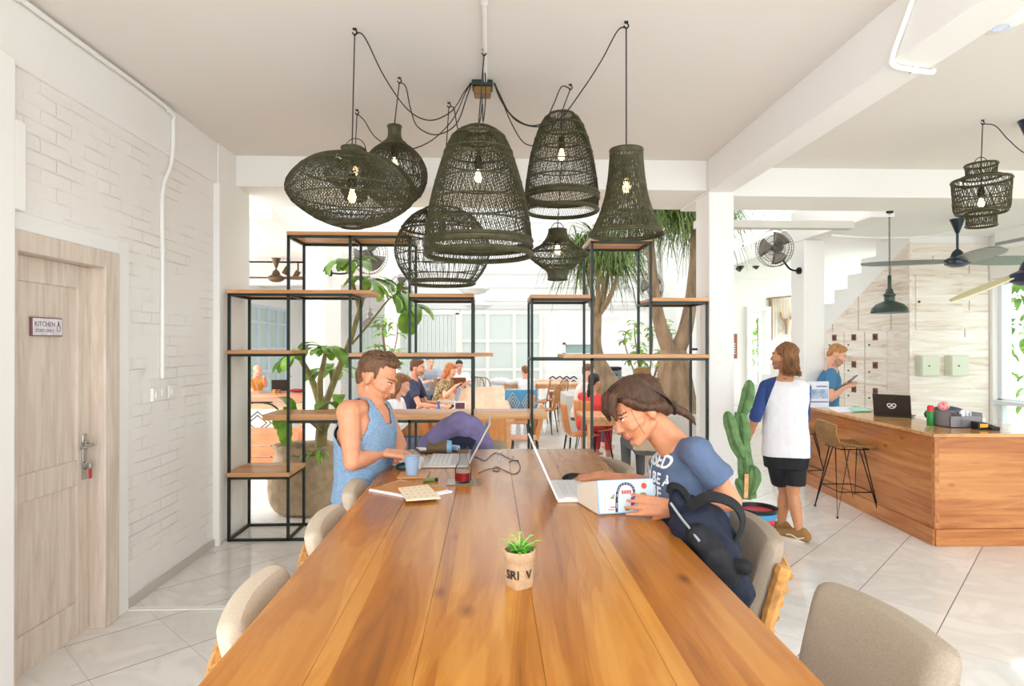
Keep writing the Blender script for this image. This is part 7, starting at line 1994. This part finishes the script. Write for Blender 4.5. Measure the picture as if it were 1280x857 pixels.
# zigzag bench back far right
p = W(702, 490, 15.9)
zb_ = thing('patterned_chair', 'far chair with a black zigzag patterned back beyond the spindle chairs', 'chair', (p.x, p.y, 0))
MB().box(p.x - .35, p.x + .45, p.y, p.y + .05, .5, .86).build('patterned_back', PAPER, zb_, smooth=False, bevel=.01)
m = MB()
for r in range(3):
    z = .58 + .1 * r
    for i in range(8): m.bar((p.x - .32 + .09 * i, p.y - .004, z + (.07 if i % 2 else 0)), (p.x - .23 + .09 * i, p.y - .004, z + (0 if i % 2 else .07)), .03, .006, (0, 1, 0))
m.build('zigzag_pattern', BLACK, zb_, smooth=False)
MB().box(p.x - .35, p.x + .45, p.y - .42, p.y, .40, .46).build('seat', BROWNW, zb_, smooth=False)
for sx in (-.3, .4):
    for sy in (-.36, -.04): MB().box(p.x + sx - .02, p.x + sx + .02, p.y + sy - .02, p.y + sy + .02, 0, .40).build('leg', BROWNW, zb_, smooth=False)
# printer on a cabinet
p = W(763, 476, 13.0)
cb = thing('low_cabinet', 'low pale cabinet under the printer, behind the person in red', 'cabinet', (p.x, p.y, 0))
MB().box(p.x - .5, p.x + .5, p.y - .2, p.y + .3, 0, p.z - .02).build('cabinet_body', CONC, cb, smooth=False, bevel=.006); MB().box(p.x - .52, p.x + .52, p.y - .22, p.y + .3, p.z - .02, p.z).build('cabinet_top', CONC, cb, smooth=False)
pr_ = thing('printer', 'blue grey office printer on a low cabinet behind the person in red', 'printer', tuple(p))
PG = mat('printer_grey', (118, 124, 146), .4)
MB().box(p.x - .18, p.x + .2, p.y - .18, p.y + .2, p.z, p.z + .22).build('printer_body', PG, pr_, smooth=False, bevel=.01); MB().box(p.x - .18, p.x + .2, p.y - .18, p.y + .2, p.z + .23, p.z + .3).build('scanner_lid', BLACK, pr_, smooth=False, bevel=.01); MB().box(p.x - .08, p.x + .1, p.y - .19, p.y - .17, p.z + .04, p.z + .15).build('output_tray', BLACK, pr_, smooth=False)
# laptops & things on far tables
def far_laptop(label, c, face, mt=LAP, scr_=SCR, w=.32):
    c = V(c); f = V((face[0], face[1], 0)).normalized(); s_ = V((f.y, -f.x, 0))
    t = thing('laptop', label, 'laptop', tuple(c))
    M = Matrix(((s_.x, f.x, 0, c.x), (s_.y, f.y, 0, c.y), (0, 0, 1, c.z), (0, 0, 0, 1)))
    m = MB(); m.M = M; m.box(-w / 2, w / 2, -.11, .11, 0, .015); m.build('base', mt, t, smooth=False)
    Rx = Matrix.Translation((0, .11, .012)) @ Matrix.Rotation(radians(-18), 4, 'X')
    m = MB(); m.M = M @ Rx; m.box(-w / 2, w / 2, -.004, .004, 0, .215); lid = m.build('screen_lid', mt, t, smooth=False)
    m = MB(); m.M = M @ Rx; m.box(-w / 2 + .012, w / 2 - .012, -.0055, -.004, .015, .20); m.build('screen', scr_, lid, smooth=False)
WOODLID = mat('brown_laptop_lid', (120, 78, 54), .4)
far_laptop('silver laptop seen from behind in front of the bald person in orange', W(331, 490, 11.75), (-.75, -.3))
far_laptop('dark laptop on the reddish table right of the silver one', W(351, 488, 11.9), (.3, -1), DK)
far_laptop('brown backed laptop of the far person in white at the end of the long table', W(573, 484, 13.1), (0, -1), WOODLID)
far_laptop('grey laptop in front of the far boy in grey', W(536, 486, 12.4), (.9, -.5), LAP)
far_laptop('open silver laptop on the near left part of the long work table', W(560, 503, 8.6), (1, .2), LAP)
p = W(548, 508, 8.1); p.z = .75
tag(MB().lathe([(0, 0), (.035, 0), (.04, .02), (.02, .1), (.014, .14), (.016, .165), (0, .168)], 16, p).build('bottle', mat('cobalt_blue_plastic', (70, 104, 190), .3)), 'small cobalt blue bottle on the near left corner of the long work table', 'bottle')
p = W(575, 509, 8.0); p.z = .75
bx = thing('picture_card_stand', 'clear stand with a dark picture card on the long work table', 'card stand', tuple(p))
MB().box(p.x - .075, p.x + .075, p.y, p.y + .01, .75, .92).build('card_holder', PAPER, bx, smooth=False); MB().box(p.x - .06, p.x + .06, p.y - .003, p.y, .765, .905).build('picture_card', mat('dark_red_card', (110, 60, 70), .5, col2=(60, 70, 100), vscale=22), bx, smooth=False)
p = W(548, 503, 9.0); 
m = MB(); m.tube(smoothcurve([(p.x + .18, 8.6, .76), (p.x + .28, 8.65, .82), (p.x + .32, 8.8, .77), (p.x + .2, 8.9, .79)], 5), .012, 6); tag(m.build('tangled_cable', BLACK), 'tangle of black cable behind the picture card on the long table', 'cable')
p = W(625, 477, 14.5); 
wt_ = thing('cloth_bundle', 'heap of white cloth and bags on the far table by the window grid', 'bundle', (p.x, p.y, .75)); m = MB(); m.ball((p.x, p.y, .80), (.25, .14, .09)); m.ball((p.x + .16, p.y, .79), (.14, .12, .06)); fuse('cloth_heap', m, PAPER, wt_, .012, 3, disp=(.04, .08))
p = W(372, 488, 11.8); rbx = thing('pencil_case', 'dark red pouch on the reddish table in the left wing', 'pouch', (p.x, p.y, .75)); m = MB(); m.ball((p.x, p.y, .785), (.16, .08, .035)); fuse('pouch_body', m, mat('dark_red_fabric', (150, 40, 48), .8), rbx, .01, 2)
for (px, lab) in ((343, 'small amber jar on the reddish table in front of the dark laptop'), (349, 'small brown cup on the reddish table beside the amber jar')):
    p = W(px, 491, 11.6); p.z = .75; tag(MB().lathe([(0, 0), (.03, 0), (.034, .07), (.03, .07), (.027, .005), (0, .005)], 14, p).build('jar' if px == 343 else 'cup', mat('amber_ceramic' if px == 343 else 'brown_ceramic', (206, 150, 70) if px == 343 else (130, 90, 60), .4)), lab, 'jar' if px == 343 else 'cup')
# diamond patterned cushion / chair in the left wing
p = W(322, 528, 9.0)
dc = thing('woven_chair', 'chair with a cream diamond patterned back in the left wing beside the bench', 'chair', (p.x, p.y, 0))
MB().box(p.x - .30, p.x + .34, p.y, p.y + .05, .30, .72).build('patterned_back', mat('cream_weave', (236, 226, 210), .9), dc, smooth=False, bevel=.02)
m = MB()
for s_ in (.18, .12): m.tube([(p.x + s_ * cos(a) * 1.1, p.y - .004, .52 + s_ * .9 * sin(a)) for a in (0, pi / 2, pi, 3 * pi / 2)], .010, 4, True)
m.build('diamond_pattern', BLACK, dc)
m = MB(); m.tube(smoothcurve([(p.x - .32, p.y, 0), (p.x - .34, p.y, .5), (p.x - .2, p.y + .02, .78), (p.x + .2, p.y + .02, .78), (p.x + .38, p.y, .5), (p.x + .36, p.y, 0)], 5), .014, 6); m.tube([(p.x - .30, p.y - .4, 0), (p.x - .3, p.y - .4, .32), (p.x + .34, p.y - .4, .32), (p.x + .34, p.y - .4, 0)], .014, 6); m.build('tube_frame', BLACKM, dc)
MB().box(p.x - .30, p.x + .34, p.y - .4, p.y, .30, .35).build('seat', mat('cream_weave', (236, 226, 210), .9), dc, smooth=False, bevel=.01)
# ================================================================ FAR PEOPLE
p = W(512, 462, 8.7)
simple_person('person with short brown hair and earphones in a navy tee at the long work table', W(522, 460, 8.6), (1, -.15, -.1), (226, 160, 126), (104, 66, 42), (60, 66, 92), (60, 60, 66), .12, True, 'short', hands=(W(548, 503, 8.9), W(546, 508, 8.3)), key='navy', beard=1, vox=.009)
simple_person('person with light brown hair in a white top behind the man in the tank top', W(501, 481, 7.0), (1, -.1, -.25), (232, 176, 148), (146, 98, 62), (238, 236, 240), (96, 104, 134), .14, True, 'long', hands=(W(522, 512, 7.2), W(520, 516, 6.8)), sleeves='long', key='white', vox=.009)
simple_person('brown haired person in a grey tee at the far left of the long table', W(538, 452, 12.6), (.35, -1, -.25), (232, 186, 162), (156, 98, 62), (170, 176, 190), (80, 80, 90), .12, True, 'short', hands=(W(549, 473, 12.3), W(537, 476, 12.2)), key='grey')
rp_, _, _ = simple_person('person with long ginger hair in a leopard print top at the long work table', W(563, 463, 10.8), (1, -.2, -.35), (236, 186, 160), (196, 112, 58), mat('leopard_print', (206, 178, 130), .9, col2=(70, 52, 36), vscale=26), (90, 80, 80), .16, True, 'long', hands=(W(583, 478, 10.9), W(570, 482, 10.4)), key='ginger')
simple_person('dark haired person in a white shirt behind a brown laptop in the distance', W(574, 457, 14.0), (.1, -1, -.25), (222, 164, 136), (60, 46, 40), (236, 238, 242), (70, 70, 80), .1, True, 'short', hands=(W(584, 478, 13.6), W(572, 480, 13.6)), sleeves='long', key='farwhite')
simple_person('person in a white shirt seated back to us beyond the blue patterned armchair', W(656, 464, 14.0), (-.2, 1, -.1), (222, 168, 140), (140, 92, 60), (238, 238, 240), (80, 90, 120), .1, True, 'short', sleeves='long', key='backwhite', hands=(W(632, 478, 14.5), None))
simple_person('bald person in orange resting chin on hand at the reddish table in the left wing', W(322, 463, 12.7), (.75, -.5, -.15), (224, 160, 132), (90, 70, 60), (232, 160, 70), (70, 70, 80), .1, True, 'bald', hands=(W(330, 472, 12.45), W(318, 492, 12.0)), key='bald')
simple_person('person with tied dark hair in red at the small table behind the right shelving', W(743, 478, 8.85), (.6, .75, -.1), (206, 150, 120), (40, 30, 28), (222, 74, 72), (190, 60, 70), .1, True, 'tail', sleeves='long', key='red', hands=(W(765, 500, 8.9), None), vox=.010)
simple_person('pale person with brown hair in a light top facing right behind the person in red', W(736, 465, 9.9), (1, -.3, -.1), (236, 186, 166), (120, 84, 60), (240, 222, 214), (90, 90, 100), .1, True, 'short', sleeves='long', key='pale')
hp, Hh2, _ = simple_person('person in a wide straw hat behind the seated woman\'s head', W(803, 481, 7.0), (-.2, 1, -.15), (214, 160, 128), (80, 60, 46), (196, 176, 150), (90, 90, 90), .1, True, 'short', key='hat')
hat = thing('straw_hat', 'brown straw hat showing above the seated woman\'s hair', 'hat', tuple(Hh2.p(0, -.01, .07)))
m = MB(); m.lathe([(.19, -.02), (.2, -.012), (.105, .012), (.098, .07), (.08, .115), (.04, .13), (0, .13), (0, .122), (.07, .105), (.09, .0), (.19, -.026)], 28, Hh2.p(0, -.01, .07), Hh2.u); m.build('hat_body', mat('brown_straw', (150, 116, 74), .9, bump=.4, bscale=90), hat)
m = MB(); m.lathe([(.1055, .014), (.1015, .045), (.0985, .045), (.102, .012)], 28, Hh2.p(0, -.01, .07), Hh2.u, close=True); m.build('hat_band', BLACK, hat)
# ================================================================ FANS AND LAMPS FAR LEFT
h = W(345, 347, 10.0)
blade_fan('dark bronze ceiling fan in the left wing, seen above the shelving', (h.x, h.y, h.z), 2.85 if False else 3.05, (.1, 3.2, 1.9), .55, .10, mat('bronze_blade', (110, 92, 70), .35, .5), mat('bronze_metal', (96, 76, 52), .35, .6), .3)
for (px, py, lab) in ((358, 338, 'small bronze track spotlight right of the left wing ceiling fan'), (371, 343, 'small bronze track spotlight nearer the shelving post')):
    a = W(px, py, 10.6); o = thing('spotlight', lab, 'spotlight', tuple(a))
    MB().cyl(a + V((-.04, 0, -.06)), a + V((.03, 0, .06)), .045).build('lamp_head', mat('bronze_metal', (96, 76, 52), .35, .6), o); MB().cyl(a + V((.02, 0, .05)), V((a.x + .02, a.y, 3.05)), .012).build('stem', BLACK, o)
struct(MB().box(-5, -3.0, 10.5, 10.7, W(360, 318, 10.6).z, 3.05).build('trim_11', WALLW, smooth=False))
wall_fan('wire wall fan on the left cream column behind the shelving\'s top bay', W(462, 318, 8.3), (.6, -.75, -.15), (-2.09, 8.2, W(430, 343, 8.3).z), .26)
wall_fan('smaller wire wall fan beside the slim white column, left of the barrel lamp', W(501, 358, 11.6), (.55, -.8, -.2), (-1.70, 11.75, W(490, 365, 11.6).z), .22)
wall_fan('dark wall fan on the white column seen through the right shelving', W(814, 358, 10.9), (-.7, -.6, -.15), (3.095, 11.15, W(830, 366, 11.0).z), .24)
q = W(462, 409, 9.6)
gp = thing('pendant_lamp', 'small grey metal bell pendant among the broad leaves behind the left shelving', 'lamp', tuple(q))
MB().lathe([(.165, 0), (.15, .03), (.11, .09), (.06, .125), (.045, .14), (.045, .2), (.06, .205), (.06, .22), (.03, .23), (.03, .29), (.006, .3), (.006, 3.3 - q.z)], 28).build('bell_shade', mat('grey_zinc', (132, 126, 118), .35, .5), gp, world=False, solid=.003)
MB().ball((0, 0, .05), .03).build('bulb', mat('plain_bulb', (250, 240, 220), .3, emis=3.0), gp, world=False)
struct(MB().box(-2.3, -1.2, 9.5, 9.7, 3.28, 3.42).build('trim_12', WALLW, smooth=False))
for (px, py, d, r, lab) in ((592, 362, 13.5, .36, 'nearer wide white industrial pendant hanging in the atrium behind the bell lamp'), (598, 382, 16.5, .40, 'farther white industrial pendant low in the atrium under the nearer one')):
    q = W(px, py, d); gp = thing('pendant_lamp', lab, 'lamp', tuple(q))
    MB().lathe([(r, 0), (r, .03), (r * .6, .06), (r * .3, .10), (r * .28, .3), (r * .18, .36), (.012, .40), (.012, 6.5 - q.z)], 28).build('white_shade', mat('white_enamel', (226, 226, 226), .35), gp, world=False, solid=.004)
    MB().lathe([(r * .8, -.0), (r * .75, -.06), (r * .4, -.1), (0, -.11)], 24).build('glass_bowl', mat('milky_bowl', (220, 224, 224), .15), gp, world=False)
struct(MB().box(-2.3, 4.7, 13.4, 13.6, 6.5, 6.7).box(-2.3, 4.7, 16.4, 16.6, 6.5, 6.7).build('trim_13', WALLW, smooth=False))
